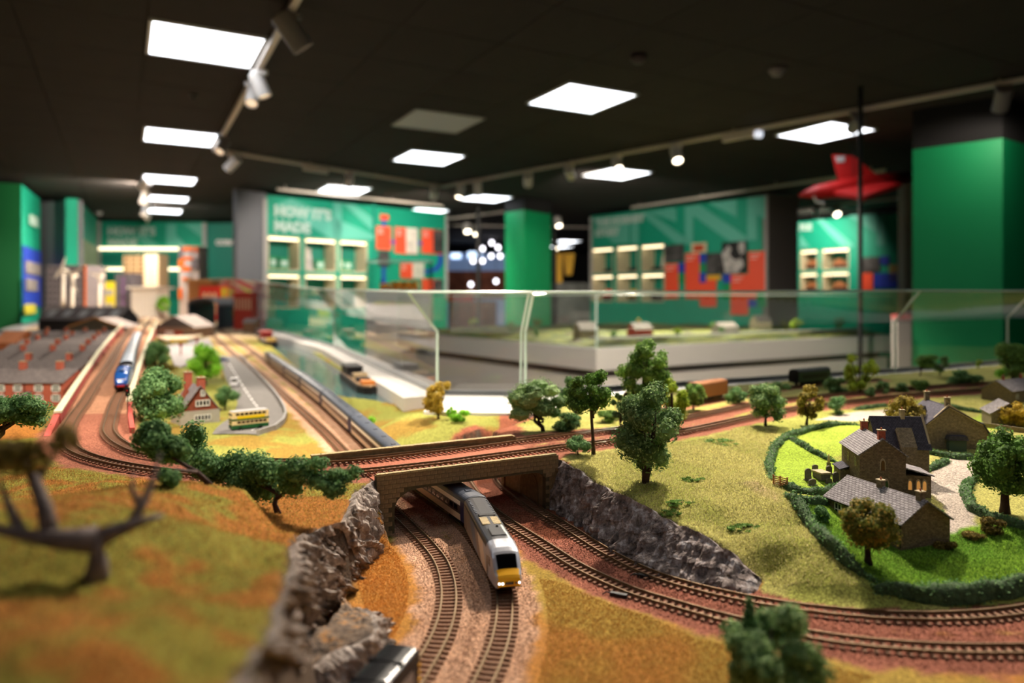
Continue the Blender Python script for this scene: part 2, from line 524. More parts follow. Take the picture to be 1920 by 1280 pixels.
track(PD(1497, 395, 11.8), PD(1700, 372, 10.2), 'lighting track over the far right display wall')
track(PD(842, 412, 12.8), PD(945, 399, 12.0), 'lighting track over the far shop doorway')
track(PD(842, 424, 14), PD(1105, 428, 14.2), 'farthest lighting track behind the central green column')
track(Vector((-1.3, 0.55, CZ + TH)), Vector((-0.2, 0.95, CZ + TH)), 'added lighting track for the overhead fill lamp left of the viewer')  # unseen track, added to carry the terrace fill lamp
track(Vector((-0.3, 2.85, CZ + TH)), Vector((1.6, 1.95, CZ + TH)), 'lighting track overhead above the near end of the layout')

WALL_W = 190.0
m_lens = mat('lamp_lens_lit', (255, 245, 225), 0.3, emit=(255, 238, 208), estr=9.0)
m_lensoff = mat('lamp_lens_dim', (225, 205, 180), 0.3, emit=(255, 225, 190), estr=0.8)
m_can = mat('spotlight_white', (214, 210, 206), 0.4)
m_cand = mat('spotlight_grey', (120, 116, 114), 0.5)
def spot(p, aim, label, size=0.13, rad=0.045, lit=True, m=None, watts=0, angle=60, color=WARM, blend=0.5):
    """p: top of the lamp at the track; aim: direction of the barrel"""
    p = Vector(p); aim = Vector(aim).normalized(); m = m or m_can
    t = thing('track_spotlight', label, 'spotlight', p, 0, 'spotlights on the lighting tracks')
    MB().bb(-0.05, 0.05, -0.016, 0.016, -0.03, 0).build('adapter', m, t, bevel=0.003)
    MB().tube([(0, 0, -0.03), (0, 0, -0.075)], 0.009, 8).build('stem', m, t)
    if CEIL - p.z > 0.07: MB().tube([(0, 0, 0), (0, 0, CEIL - p.z)], 0.005, 6).build('drop_rod', m_black, t)
    c = Vector((0, 0, -0.085)) + aim * 0.01
    MB().lathe([(rad * 0.9, -size * 0.5), (rad, -size * 0.46), (rad, size * 0.5), (rad * 0.86, size * 0.5), (rad * 0.82, size * 0.44)], c, 20, aim).build('housing', m, t, smooth=False)
    MB().lathe([(rad * 0.8, size * 0.435), (rad * 0.8, size * 0.445), (rad * 0.5, size * 0.455)], c, 20, aim).build('lens', m_lens if lit else m_lensoff, t)
    if watts:
        ld = bpy.data.lights.new('spot_beam', 'SPOT'); ld.energy = watts; ld.color = color; ld.spot_size = math.radians(angle); ld.spot_blend = blend
        ld.shadow_soft_size = rad * 0.55
        lo = bpy.data.objects.new('spot_beam', ld); COL.objects.link(lo); lo.parent = t
        lo.location = c + aim * (size * 0.5 + 0.012)
        lo.rotation_euler = aim.to_track_quat('-Z', 'Y').to_euler()
    return t
def on(a, b, px):
    """point of the track a-b seen in image column px"""
    k = (px - CX) / F
    t = (k * a.y - a.x) / ((b.x - a.x) - k * (b.y - a.y)); return a.lerp(b, t)
spot(on(qA0, qA1, 545), (0.5, 0.3, -0.75), 'big grey lamp head at the very top of the frame', 0.19, 0.055, False, m_cand)
spot(on(qA0, qA1, 486), (0.25, 0.05, -0.6), 'white spotlight hanging in front of another, upper left', 0.15, 0.045, False)
spot(on(qA0, qA1, 474), (0.1, -1.0, -1.7), 'white spotlight tucked behind its neighbour, upper left', 0.14, 0.042, False, watts=230, angle=75)
spot(on(qA0, qA1, 418), (-0.3, -1.4, -1.7), 'spotlight at the corner where the left tracks meet', 0.15, 0.045, False, m_cand, watts=330, angle=80)
spot(on(qA1, qB1, 437), (-1.9, 0.6, -1.7), 'lit spotlight just right of the left track corner', 0.16, 0.05, True, watts=380, angle=75)
spot(on(qA1, qB1, 655), (-0.7, 1.9, -1.3), 'spotlight over the lettering of the left display wall', 0.13, 0.045, False, watts=WALL_W, angle=100)
spot(on(qA1, qB1, 814), (-0.5, 2.2, -1.3), 'spotlight at the far apex of the tracks', 0.15, 0.05, False, watts=WALL_W, angle=100)
spot(on(qB1, qC1, 863), (-0.15, -0.25, -0.85), 'lit spotlight right of the far track apex', 0.15, 0.05, True, watts=60, angle=90)
spot(on(qB1, qC1, 896), (0.05, 0.25, -0.85), 'spotlight in front of the panel above the central column', 0.16, 0.05, False)
spot(on(qB1, qC1, 990), (0.0, 1.7, -1.3), 'spotlight above the central green column, tilted right', 0.14, 0.05, False, watts=WALL_W * .5, angle=70)
spot(on(qB1, qC1, 1068), (1.0, 2.8, -1.3), 'white spotlight tilted right between two lit panels', 0.15, 0.05, False, watts=WALL_W, angle=90)
spot(on(qB1, qC1, 1157), (0.3, -1.6, -1.7), 'lit spotlight hanging in front of a ceiling panel', 0.14, 0.048, True, watts=420, angle=85)
spot(on(qB1, qC1, 1268), (0.1, -1.2, -1.7), 'bright lit spotlight at right of centre', 0.15, 0.05, True, watts=420, angle=85)
spot(on(qB1, qC1, 1606), (0.1, 3.6, -1.1), 'dark spotlight in front of the right ceiling panel', 0.15, 0.045, False, m_cand)
spot(on(qB1, qC1, 1880), (0.25, 0.8, -1.0), 'grey spotlight near the right edge of the frame', 0.15, 0.05, False, m_cand, watts=16, angle=130)
for px, lb in [(592, 'driver box on the track left of centre'), (1385, 'driver box with a bright end on the right track')]:
    a, b = (qA1, qB1) if px < 900 else (qB1, qC1)
    p = on(a, b, px); n = (b - a).normalized(); s = n.cross(eZ) * 0.022
    t = thing('track_driver_box', lb, 'driver box', p, 0)
    MB().obox(p - n * 0.15 - s - Vector((0, 0, 0.05)), n * 0.3, s * 2, (0, 0, 0.05)).build('casing', m_track, t, world=True, bevel=0.004)
    if px > 900: MB().lathe([(0.03, 0), (0.03, 0.05), (0.02, 0.055)], p + n * 0.16 - Vector((0, 0, 0.03)), 12, (n * 1.0 - eZ * 0.2)).build('lamp_end', mat('lamp_end', (235, 238, 245), 0.4, emit=(235, 240, 255), estr=0.8), t, world=True)
for k, (px, py, lb) in enumerate([(273, 345, 'nearest of the lamps in line under the left panels'), (272, 372, 'second lamp in line under the left panels'),
                                  (277, 384, 'third lamp in line under the left panels'), (272, 398, 'fourth lamp in line under the left panels'), (278, 405, 'farthest lamp in line under the left panels')]):
    Z = 9 + k * 0.9
    spot(PD(px, py - 14, Z), (0.1, 1.6, -0.6) if k == 2 else (-1.9, 0.9, -0.9) if k == 0 else (-0.1, -0.3, -0.8), lb, 0.17, 0.055, False, watts=(90 if k == 2 else 190 if k in (0, 1) else 0), angle=150, blend=1.0)
spot(PD(1567, 386, 11.2), (0, -0.6, -0.6), 'dazzling spotlight over the far right display wall', 0.14, 0.06, True, m=None)
spot(PD(1530, 390, 11.5), (0.25, 1.0, -0.5), 'small added fill lamp lighting the far right display wall', 0.12, 0.04, False, watts=150, angle=140, blend=1.0)  # extra lamp added to brighten the far right wall
spot(PD(876, 418, 13), (0.1, -0.4, -0.7), 'lit lamp in the far shop doorway, upper left', 0.16, 0.07, True)
spot(PD(893, 424.3, 14.04), (0.1, -0.4, -0.7), 'lit lamp beside the dark pole in the doorway', 0.16, 0.07, True)
spot(PD(1046, 406, 12), (0.15, -0.4, -0.7), 'lamp right of the central green column', 0.16, 0.06, True)
spot(PD(1042, 452, 15), (0.0, -0.4, -0.7), 'lit lamp above the yellow machine', 0.16, 0.06, True)

# lamps over the layout's near end (above the frame), some added as fill
def aim_at(p, q): return Vector(q) - Vector(p)
LAMPS = [((0.62, 2.40), (0.10, 0.95, 0.98), KEY_W, 58, 'overhead spotlight aimed at the stone bridge'),
         ((1.25, 2.12), (0.75, 1.05, 1.02), KEY_W * 0.32, 56, 'overhead spotlight aimed at the village green'),
         ((-0.1, 2.74), (-0.75, 1.65, 1.05), KEY_W * 0.5, 60, 'overhead spotlight aimed at the streamlined engine'),
         ((0.95, 2.26), (0.9, 4.9, 0.75), 420, 75, 'added overhead fill lamp aimed at the middle display table'),  # fill added to brighten the table's near faces
         ((-0.75, 0.75), (-1.1, 2.5, 1.0), 190, 75, 'added overhead fill lamp aimed at the front of the terraces')]  # fill added to light the terrace fronts from the viewer's side
for (lx, ly), tg, w, an, lb in LAMPS:
    p = Vector((lx, ly, CZ + TH)); spot(p, aim_at(p, tg), lb, 0.15, 0.05, True, watts=w, angle=an)
# small ceiling fittings
t = thing('smoke_detector', 'white dome smoke detector on the black ceiling, upper right', 'smoke detector', P(1457, 128, 1.468), 0)
MB().lathe([(0.055, 0), (0.055, -0.016), (0.042, -0.03), (0.03, -0.048), (0.0, -0.05)], (0, 0, 0), 24).build('dome', mat('detector_grey', (120, 112, 112), 0.6), t, smooth=True)
t = thing('ceiling_sensor', 'small dark sensor on the black ceiling above the large panel', 'sensor', P(1197, 104, 1.468), 0)
MB().lathe([(0.05, 0), (0.05, -0.02), (0.03, -0.045), (0.0, -0.05)], (0, 0, 0), 20).build('dome', mat('sensor_dark', (64, 52, 52), 0.6), t, smooth=True)
t = thing('sprinkler_head', 'small dark sprinkler in the ceiling below the largest panel', 'sprinkler', P(362, 178, 1.468), 0)
MB().lathe([(0.03, 0), (0.03, -0.006), (0.01, -0.01), (0.008, -0.03), (0.016, -0.032), (0.0, -0.036)], (0, 0, 0), 16).build('rosette', m_black, t)
t = thing('security_camera', 'pale bullet camera at the top corner of the far left wall', 'camera', PD(184, 397, 12.2), 0)
MB().lathe([(0.04, -0.06), (0.045, -0.05), (0.045, 0.07), (0.03, 0.075)], (0, 0, 0), 14, (0.7, -0.6, -0.3)).build('barrel', m_lgrey, t)
MB().tube([(0, 0, 0), (0, 0.0, 0.2)], 0.012, 6).build('bracket', m_lgrey, t)
# ------------------------------------------------------------------ display walls
class Wall:
    """vertical wall through two image columns at given depths"""
    def __init__(s, pxl, Zl, pxr, Zr, ztop, name, m, t=0.12, zbot=0.0, holes=()):
        s.L = PD(pxl, CY, Zl); s.R = PD(pxr, CY, Zr); s.L.z = s.R.z = 0
        s.ex = (s.R - s.L).normalized(); s.n = s.ex.cross(eZ)      # towards the camera
        if s.n.y > 0 and abs(s.n.y) > 0.2: pass
        if s.n.dot(Vector((0, 0, 0)) - s.L) < 0: s.n = -s.n
        s.W = (s.R - s.L).length; s.zt = ztop
        us = sorted({0, s.W} | {u for h in holes for u in (h[0], h[2])}); zs = sorted({zbot, ztop} | {z for h in holes for z in (h[1], h[3])})
        mb = MB()
        for i in range(len(us) - 1):
            for k in range(len(zs) - 1):
                uc = (us[i] + us[i + 1]) / 2; zc = (zs[k] + zs[k + 1]) / 2
                if any(h[0] < uc < h[2] and h[1] < zc < h[3] for h in holes): continue
                mb.obox(s.at(us[i], zs[k]), s.ex * (us[i + 1] - us[i]), -s.n * t, eZ * (zs[k + 1] - zs[k]))
        s.o = struct(mb.build(name, m))
    def at(s, u, z, d=0.0):
        return s.L + s.ex * u + s.n * d + eZ * z
    def uv(s, px, py):
        r = Vector(((px - CX) / F, 1, -(py - CY) / F)); o = Vector((0, 0, CZ))
        k = (s.L - o).dot(s.n) / r.dot(s.n); p = o + r * k
        return (p - s.L).dot(s.ex), p.z
    def poly(s, pts, m, name='print_panel', d=0.004, th=0.01):
        q = [s.at(*s.uv(*p), d) for p in pts]
        return MB().prism(q, s.n * th).build(name, m, s.o, world=True)
    def rect(s, x0, y0, x1, y1, m, name='print_panel', d=0.004, th=0.012):
        xm = (x0 + x1) / 2; ym = (y0 + y1) / 2
        u0 = s.uv(x0, ym)[0]; u1 = s.uv(x1, ym)[0]; z0 = s.uv(xm, y1)[1]; z1 = s.uv(xm, y0)[1]
        return MB().obox(s.at(u0, z0, d), s.ex * (u1 - u0), s.n * th, eZ * (z1 - z0)).build(name, m, s.o, world=True)
    def text(s, body, px, py, size_px, m, name='lettering', bold=0.0, spacing=1.05):
        u, z = s.uv(px, py); u2, z2 = s.uv(px, py - size_px)
        p = s.at(u, z, 0.018); M = TM[s.o.name].inverted()
        return text_part(name, body, m, s.o, M @ p, s.ex, eZ, (z2 - z) * 1.42, 0.006, spacing, bold)
    def strips(s, x0, x1, ys, m, name='caption_line', h=1.4):
        for y, f in ys: s.rect(x0, y - h / 2, x0 + (x1 - x0) * f, y + h / 2, m, name, 0.018, 0.002)
class Ref:
    pass
def niche(W, u0, z0, u1, z1, depth=0.32):
    c = MB(); T = 0.02
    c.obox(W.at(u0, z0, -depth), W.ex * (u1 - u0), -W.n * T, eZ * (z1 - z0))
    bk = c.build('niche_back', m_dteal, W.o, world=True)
    c = MB()
    c.obox(W.at(u0, z0, 0), W.ex * T, -W.n * depth, eZ * (z1 - z0)); c.obox(W.at(u1 - T, z0, 0), W.ex * T, -W.n * depth, eZ * (z1 - z0))
    c.obox(W.at(u0, z1 - T, 0), W.ex * (u1 - u0), -W.n * depth, eZ * T); c.obox(W.at(u0, z0, 0), W.ex * (u1 - u0), -W.n * depth, eZ * T)
    c.build('niche_frame', m_niche, W.o, world=True)
    MB().obox(W.at(u0 + T, z1 - T * 2.3, -0.02), W.ex * (u1 - u0 - 2 * T), -W.n * 0.05, eZ * (T * 1.2)).build('led_strip', m_led, W.o, world=True)
def niche_grid(pxs, pys, pxmid, Wref):
    hs = []
    for x0, x1 in pxs:
        for y0, y1 in pys:
            u0 = Wref.uv(x0, 500)[0]; u1 = Wref.uv(x1, 500)[0]
            hs.append((u0, Wref.uv(pxmid, y1)[1], u1, Wref.uv(pxmid, y0)[1]))
    return hs
class PlaneRef(Wall):
    def __init__(s, pxl, Zl, pxr, Zr):
        s.L = PD(pxl, CY, Zl); s.R = PD(pxr, CY, Zr); s.L.z = s.R.z = 0
        s.ex = (s.R - s.L).normalized(); s.n = s.ex.cross(eZ)
        if s.n.dot(-s.L) < 0: s.n = -s.n

# left display wall
ZT = CZ + 1.40
ref = PlaneRef(500, 9.7, 838, 11.8)
hsA = niche_grid([(501, 563), (571, 631), (637, 689)], [(447, 509), (515, 577)], 595, ref)
WA = Wall(500, 9.7, 838, 11.8, ZT, 'wall_display_left', m_teal, 0.4, 0, hsA)
for h in hsA: niche(WA, *h)
WA.poly([(514, 385), (545, 372), (700, 440), (700, 449), (622, 449)], m_teal2, 'diagonal_stripe')
WA.poly([(624, 378), (640, 380), (640, 449), (624, 449)], m_teal2, 'diagonal_stripe')
WA.poly([(640, 380), (662, 383), (697, 408), (697, 432)], m_teal2, 'diagonal_stripe')
WA.text("HOW IT'S\nMADE", 513, 404, 19, m_letter, 'wall_lettering', 0.012)
for r in [(705, 424, 732, 468), (740, 427, 782, 476), (790, 430, 829, 476), (750, 492, 793, 522), (790, 523, 828, 545)]:
    WA.rect(*r, m_orange, 'orange_panel')
WA.rect(712, 402, 728, 413, m_orange, 'orange_panel')
for r in [(760, 428, 781, 475), (772, 493, 793, 522)]: WA.rect(*r, mat('photo_cream', (214, 208, 196), 0.5, nscale=10, namt=0.2), 'photo_panel', 0.02)
for r in [(811, 432, 829, 474), (708, 470, 728, 500), (811, 524, 828, 545)]: WA.rect(*r, m_photo, 'photo_panel', 0.02)
for r in [(732, 450, 741, 457), (782, 453, 791, 459), (716, 413, 722, 425), (716, 500, 722, 545)]: WA.rect(*r, m_blue, 'route_line', 0.003)
WA.poly([(822, 476), (829, 476), (829, 492), (822, 506), (806, 512), (790, 512), (790, 505), (806, 505), (817, 500), (822, 490)], m_blue, 'route_line', 0.003)
for x, y in [(708, 429), (743, 432), (793, 435), (752, 497)]: WA.strips(x, x + 9, [(y, 1), (y + 4, .8), (y + 8, 1)], m_white)
WA.rect(699, 380, 703, 560, m_dteal, 'wall_seam', 0.001, 0.004)
WA.rect(834, 402, 838, 560, m_lgrey, 'edge_trim', 0.002, 0.02)
# grey end of the left display wall
WG = Wall(444, 9.3, 500, 9.68, ZT + 0.02, 'wall_end_grey', m_grey, 0.08)
WG.rect(493, 372, 500, 600, m_lgrey, 'edge_trim', 0.002, 0.01)
# right display wall
ref = PlaneRef(1107, 12.2, 1440, 9.75)
hsB = niche_grid([(1110, 1150), (1156, 1196), (1202, 1246)], [(461, 511), (514, 566)], 1180, ref)
WB = Wall(1107, 12.2, 1440, 9.75, ZT, 'wall_display_right', m_teal, 0.4, 0, hsB)
for h in hsB: niche(WB, *h)
for q in [[(1200, 399), (1216, 397), (1290, 449), (1290, 456), (1268, 456)], [(1184, 402), (1198, 400), (1198, 456), (1184, 456)],
          [(1214, 397), (1268, 389), (1268, 416)], [(1285, 387), (1300, 385), (1300, 458), (1285, 458)], [(1300, 385), (1312, 384), (1404, 446), (1404, 453), (1370, 453), (1300, 404)],
          [(1330, 381), (1382, 374), (1382, 407)], [(1402, 372), (1420, 370), (1420, 450), (1402, 450)], [(1420, 370), (1436, 368), (1436, 412), (1420, 402)],
          [(1112, 410), (1180, 402), (1180, 456), (1150, 456)]]:
    WB.poly(q, m_teal2, 'diagonal_stripe', 0.003)
WB.text('THE HORNBY\nSTORY', 1118, 424, 13, m_letter, 'wall_lettering', 0.012)
for r in [(1248, 494, 1273, 560), (1286, 474, 1313, 560), (1313, 516, 1344, 575), (1371, 514, 1404, 590), (1404, 471, 1438, 560)]: WB.rect(*r, m_orange, 'orange_panel')
for r in [(1273, 493, 1285, 511), (1313, 476, 1325, 493), (1313, 511, 1325, 530), (1356, 514, 1371, 530), (1404, 562, 1420, 575)]: WB.rect(*r, m_blue, 'blue_panel', 0.006)
for r in [(1273, 511, 1285, 530), (1313, 493, 1325, 511), (1356, 530, 1371, 560), (1420, 545, 1438, 575)]: WB.rect(*r, m_green, 'green_panel', 0.006)
WB.rect(1248, 459, 1284, 491, m_photo, 'photo_panel', 0.02)
WB.rect(1298, 455, 1327, 474, m_cream, 'framed_picture', 0.02); WB.rect(1303, 459, 1322, 471, mat('picture_red', (190, 70, 30), 0.5), 'framed_picture', 0.034, 0.004)
WB.rect(1327, 474, 1362, 514, m_photo, 'photo_panel', 0.02)
WB.rect(1356, 453, 1402, 512, mat('photo_black', (20, 20, 21), 0.5), 'photo_panel', 0.022)
WB.poly([(1356, 476), (1368, 460), (1374, 466), (1370, 478), (1380, 488), (1392, 484), (1398, 496), (1386, 512), (1362, 512)], m_photol, 'photo_figure', 0.036, 0.002)
WB.poly([(1388, 454), (1398, 454), (1400, 472), (1392, 478), (1386, 466)], m_photol, 'photo_figure', 0.036, 0.002)
WB.rect(1327, 516, 1354, 524, mat('yellow_print', (226, 170, 40), 0.5), 'yellow_panel', 0.02)
for x, y in [(1250, 500), (1288, 481), (1376, 521), (1408, 478)]: WB.strips(x, x + 18, [(y, 1), (y + 6, .7)], m_white)
WB.rect(1107, 407, 1111, 560, m_lgrey, 'edge_trim', 0.002, 0.02); WB.rect(1436, 366, 1440, 560, m_lgrey, 'edge_trim', 0.002, 0.02)
Wall(1440, 9.72, 1496, 9.95, ZT + 0.02, 'wall_end_right', mat('wall_taupe', (118, 110, 106), 0.6), 0.4)
# far right display wall
ref = PlaneRef(1496, 12.9, 1704, 11.4)
hsC = niche_grid([(1500, 1533), (1541, 1592)], [(467, 506), (511, 548)], 1545, ref)
WC = Wall(1496, 12.9, 1704, 11.4, ZT - 0.02, 'wall_display_far', m_teal, 0.4, 0, hsC)
for h in hsC: niche(WC, *h)
for q in [[(1530, 412), (1544, 411), (1600, 458), (1600, 464), (1580, 464)], [(1590, 404), (1650, 400), (1650, 440)], [(1645, 400), (1660, 399), (1660, 460), (1645, 460)], [(1500, 440), (1520, 464), (1500, 464)]]:
    WC.poly(q, m_teal2, 'diagonal_stripe', 0.003)
WC.text('PLE', 1500, 432, 11, m_letter, 'wall_lettering', 0.012)
for r, m in [((1618, 482, 1650, 510), m_photo), ((1652, 480, 1668, 496), m_blue), ((1618, 512, 1638, 545), m_orange), ((1640, 512, 1690, 540), m_blue), ((1668, 496, 1698, 526), mat('print_tan', (176, 150, 92), 0.5, nscale=8, namt=0.4))]:
    WC.rect(*r, m, 'print_panel', 0.01)
Wall(1696, 8.4, 1711, 8.4, CZ + 1.46, 'wall_post_grey', mat('wall_warmgrey', (142, 134, 126), 0.6), 0.15)
# far left walls
WD = Wall(185, 13.3, 386, 13.4, CZ + 1.43, 'wall_far_left', m_teal, 0.2)
for q in [[(312, 420), (330, 420), (330, 462), (312, 462)], [(330, 440), (352, 462), (330, 462)], [(255, 440), (275, 440), (300, 462), (270, 462)], [(345, 420), (380, 420), (380, 446)]]:
    WD.poly(q, m_teal2, 'diagonal_stripe', 0.003)
WD.text("HOW IT'S\nMADE", 203, 440, 14, m_letter, 'wall_lettering', 0.012)
WD.rect(188, 464, 382, 469, m_led, 'shelf_light', 0.01, 0.05)
WD.rect(188, 502, 382, 507, m_led, 'shelf_light', 0.01, 0.05)
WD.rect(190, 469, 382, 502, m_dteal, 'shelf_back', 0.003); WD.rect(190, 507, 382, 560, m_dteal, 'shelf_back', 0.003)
WD.rect(380, 418, 388, 560, m_lgrey, 'edge_trim', 0.01, 0.02); WD.rect(183, 414, 190, 560, m_lgrey, 'edge_trim', 0.01, 0.02)
WE = Wall(388, 13.3, 470, 13.3, CZ + 1.40, 'wall_brand', m_dteal, 0.2)
WE.text('CORGI', 405, 459, 9, m_white, 'wall_lettering', 0.01)
WF = Wall(146, 10.2, 182, 12.8, CZ + 1.42, 'wall_side_teal', m_teal, 0.15)
WF.rect(150, 455, 182, 560, mat('print_sage', (150, 170, 130), 0.6, nscale=5, namt=0.2), 'shelf_bay')
Wall(76, 10.4, 147, 10.2, CZ + 1.40, 'wall_panel_grey', m_grey, 0.08)
WH = Wall(40, 8.9, 76, 10.3, CZ + 1.42, 'wall_side_print', m_teal, 0.15)
WH.rect(41, 466, 75, 575, m_blue, 'print_panel'); WH.rect(41, 570, 62, 588, mat('print_yellow', (200, 190, 60), 0.6), 'print_panel', 0.02)
for r in [(44, 492, 72, 515), (44, 523, 66, 545)]: WH.rect(*r, mat('print_grey_text', (130, 122, 120), 0.6, nscale=20, namt=0.5), 'print_panel', 0.02)
WH.rect(52, 405, 66, 424, m_letter, 'print_emblem', 0.02)
m_dgreen = mat('column_green_dark', (0, 92, 42), 0.6)
Wall(-80, 8.6, 40, 8.9, CZ + 1.42, 'wall_dark_green', m_dgreen, 0.3)

def column(name, label, pts, z1, m, z2=CEIL):
    """pts: plan corners; coloured shaft to z1, black soffit collar above"""
    t = thing(name, label, 'column', sum((Vector(p) for p in pts), Vector()) / len(pts), 0)
    MB().prism([Vector((p[0], p[1], 0)) for p in pts], (0, 0, z1)).build('shaft', m, t, world=True)
    MB().prism([Vector((p[0], p[1], z1)) for p in pts], (0, 0, z2 - z1)).build('soffit_collar', m_dark, t, world=True)
a = PD(947, CY, 10.7); b = PD(983, CY, 10.35); c = PD(1033, CY, 10.9); d = a + c - b
column('green_column', 'green square column in the middle of the room', [(q.x, q.y, 0) for q in (a, b, c, d)], CZ + 1.28, m_green)
a = PD(1711, CY, 5.62); b = PD(1880, CY, 5.22); c = PD(2010, CY, 5.9); d = a + c - b
column('green_column', 'wide green column at the right edge of the frame', [(q.x, q.y, 0) for q in (a, b, c, d)], CZ + 1.165, m_green)
for px, Z, y0, lb in [(897, 11.5, 430, 'thin black pole in the far shop doorway'), (1613, 5.0, 235, 'tall thin black pole in front of the red aeroplane'), (1040, 12.5, 380, 'thin dark pole beside the central green column')]:
    p = PD(px, CY, Z)
    t = thing('pole', lb, 'pole', (p.x, p.y, 0), 0)
    MB().tube([(0, 0, 0.01), (0, 0, CEIL)], 0.016 if Z < 6 else 0.035, 10).build('shaft', m_black, t)
    MB().lathe([(0.09, 0), (0.09, 0.012), (0.03, 0.02)], (0, 0, 0), 16).build('base_plate', m_black, t)

# red aeroplane hanging from the ceiling
Zp = 6.7
t = thing('model_aeroplane', 'red jet aeroplane hanging under the black ceiling at right', 'aeroplane', PD(1610, 355, Zp), 0)
m_red = mat('aeroplane_red', (170, 20, 18), 0.5)
def pp(px, py, dz=0): return PD(px, py, Zp + dz * .62)
mb = MB(); mb.tube([pp(1500, 366, -.6), pp(1530, 360, -.4), pp(1590, 352, -.1), pp(1650, 342, .2), pp(1705, 332, .5)], [0.015, 0.06, 0.09, 0.085, 0.05], 14); mb.build('fuselage', m_red, t, world=True, smooth=True)
MB().prism([pp(1575, 352), pp(1560, 290), pp(1600, 292), pp(1660, 340)], (0.02, 0.05, 0.0)).build('tail_fin', m_red, t, world=True)
MB().prism([pp(1540, 362, -.2), pp(1620, 375, -.9), pp(1690, 350, -.5), pp(1650, 345, .1)], (0, 0.01, 0.035)).build('wing', m_red, t, world=True)
MB().prism([pp(1560, 352, .2), pp(1650, 330, 1.2), pp(1700, 328, 1.2), pp(1660, 340, .3)], (0, 0.01, 0.03)).build('wing', m_red, t, world=True)
MB().prism([pp(1566, 294), pp(1584, 293), pp(1582, 304), pp(1568, 304)], (0, -0.01, 0)).build('tail_marking', m_lgrey, t, world=True)
mb = MB(); mb.tube([pp(1524, 366, -.5), pp(1530, 378, -.5), pp(1545, 382, -.5)], 0.012, 6); mb.build('undercarriage', m_lgrey, t, world=True)
MB().tube([pp(1600, 350), Vector((pp(1600, 350).x, pp(1600, 350).y, CEIL))], 0.004, 5).build('suspension_wire', m_black, t, world=True)

# far shop beyond the doorway
WS = Wall(836, 19, 950, 19, CZ + 1.2, 'wall_shop', mat('shop_wall_blue_glow', (140, 158, 186), 0.6, emit=(130, 160, 210), estr=0.25), 0.2)  # wall emits faintly, standing in for the shop's light on it
WS.rect(838, 508, 948, 560, mat('shop_brick', (150, 88, 66), 0.8, nscale=6, namt=0.4), 'brick_dado', 0.02, 0.1)
for r in [(846, 475, 864, 484), (878, 472, 902, 484)]: WS.rect(*r, mat('shop_screen', (210, 230, 255), 0.4, emit=(200, 225, 255), estr=2.5), 'lit_screen', 0.02)
for k, (px, py) in enumerate([(887, 489), (905, 489), (921, 480), (938, 480), (934, 464), (922, 455), (905, 466), (930, 527), (883, 533)]):
    p = PD(px, py, 17.5)
    t = thing('shop_lamp', ['round lit lamp in the far shop, ' + s for s in ('lower left of the row', 'second of the row', 'third of the row', 'right end of the row', 'upper right', 'topmost', 'upper centre beside the pole', 'low by the counter', 'lowest at the left')][k], 'lamp', p, 0)
    MB().lathe([(0.012, -0.055), (0.042, -0.03), (0.05, 0), (0.042, 0.03), (0.012, 0.055)], (0, 0, 0), 14).build('globe', mat('shop_lamp', (255, 250, 240), 0.4, emit=(250, 246, 255), estr=5), t, smooth=True)
    MB().tube([(0, 0, 0.05), (0, 0, CEIL - p.z)], 0.006, 5).build('cord', m_black, t)
t = thing('shop_counter', 'red-topped brick counter in the far shop', 'counter', PD(875, 560, 15.5), 0)
a = PD(842, 560, 15.5); b = PD(930, 560, 15.5)
MB().bb(a.x, b.x, 15.5, 16.1, 0, CZ - 0.05).build('body', mat('counter_brown', (120, 70, 56), 0.7, nscale=5, namt=0.3), t, world=True)
MB().bb(a.x - .05, b.x - 0.5, 15.4, 16.1, CZ - 0.05, CZ + 0.12).build('red_front', mat('counter_red', (196, 40, 40), 0.6), t, world=True)
t = thing('yellow_machine', 'yellow machine standing beyond the central green column', 'machine', PD(1060, 560, 13.5), 0)
a = PD(1042, 560, 13.5); b = PD(1078, 560, 13.5); ym = mat('machine_yellow', (236, 178, 16), 0.5)
MB().bb(a.x, a.x + 0.12, 13.5, 13.9, 0, CZ + 0.85).build('mast', ym, t, world=True)
MB().prism([Vector((a.x + .14, 13.5, CZ + .85)), Vector((b.x, 13.5, CZ + .85)), Vector((b.x - .06, 13.5, CZ + .45)), Vector((a.x + .2, 13.5, CZ + .45))], (0, 0.4, 0)).build('hopper', ym, t, world=True)
MB().bb(a.x - 0.05, b.x + 0.3, 13.45, 13.95, 0, CZ + 0.3).build('base', mat('machine_grey', (110, 112, 108), 0.6, nscale=6, namt=0.3), t, world=True)
# ================================================================== THE MODEL RAILWAY: track lines
L0 = -0.338
UB = -0.2585
def pts(l): return [P(*q) for q in l]
T1 = Path(pts([(368, 597, -.27), (384, 612, -.29), (404, 632, -.303), (440, 665, -.306), (490, 702, -.309), (527, 735, -.313), (600, 802, -.322), (650, 855, -.330), (700, 918, -.336),
     (740, 961, L0), (775, 995, L0), (804, 1025, L0), (828, 1057, L0), (841, 1100, L0), (841.5, 1135, L0), (834, 1172, L0), (819, 1210, L0), (797.5, 1247, L0), (770, 1292, L0), (731, 1346, L0), (668, 1425, L0)]))
T2 = Path(pts([(384, 594, -.26), (398, 606, -.28), (421, 624, -.298), (458, 648, -.305), (497, 676, -.307), (540, 709, -.311), (571, 732, -.313), (612, 766, -.318), (668, 818, -.326), (720, 868, -.333),
     (766, 908, -.337), (829, 950, L0), (877, 990, L0), (905, 1025, L0), (930, 1066, L0), (944, 1105, L0), (947, 1135, L0), (946, 1160, L0), (940, 1197, L0), (930, 1230, L0), (917, 1260, L0), (900, 1296, L0), (860, 1370, L0), (780, 1470, L0)]))
RR = -0.324
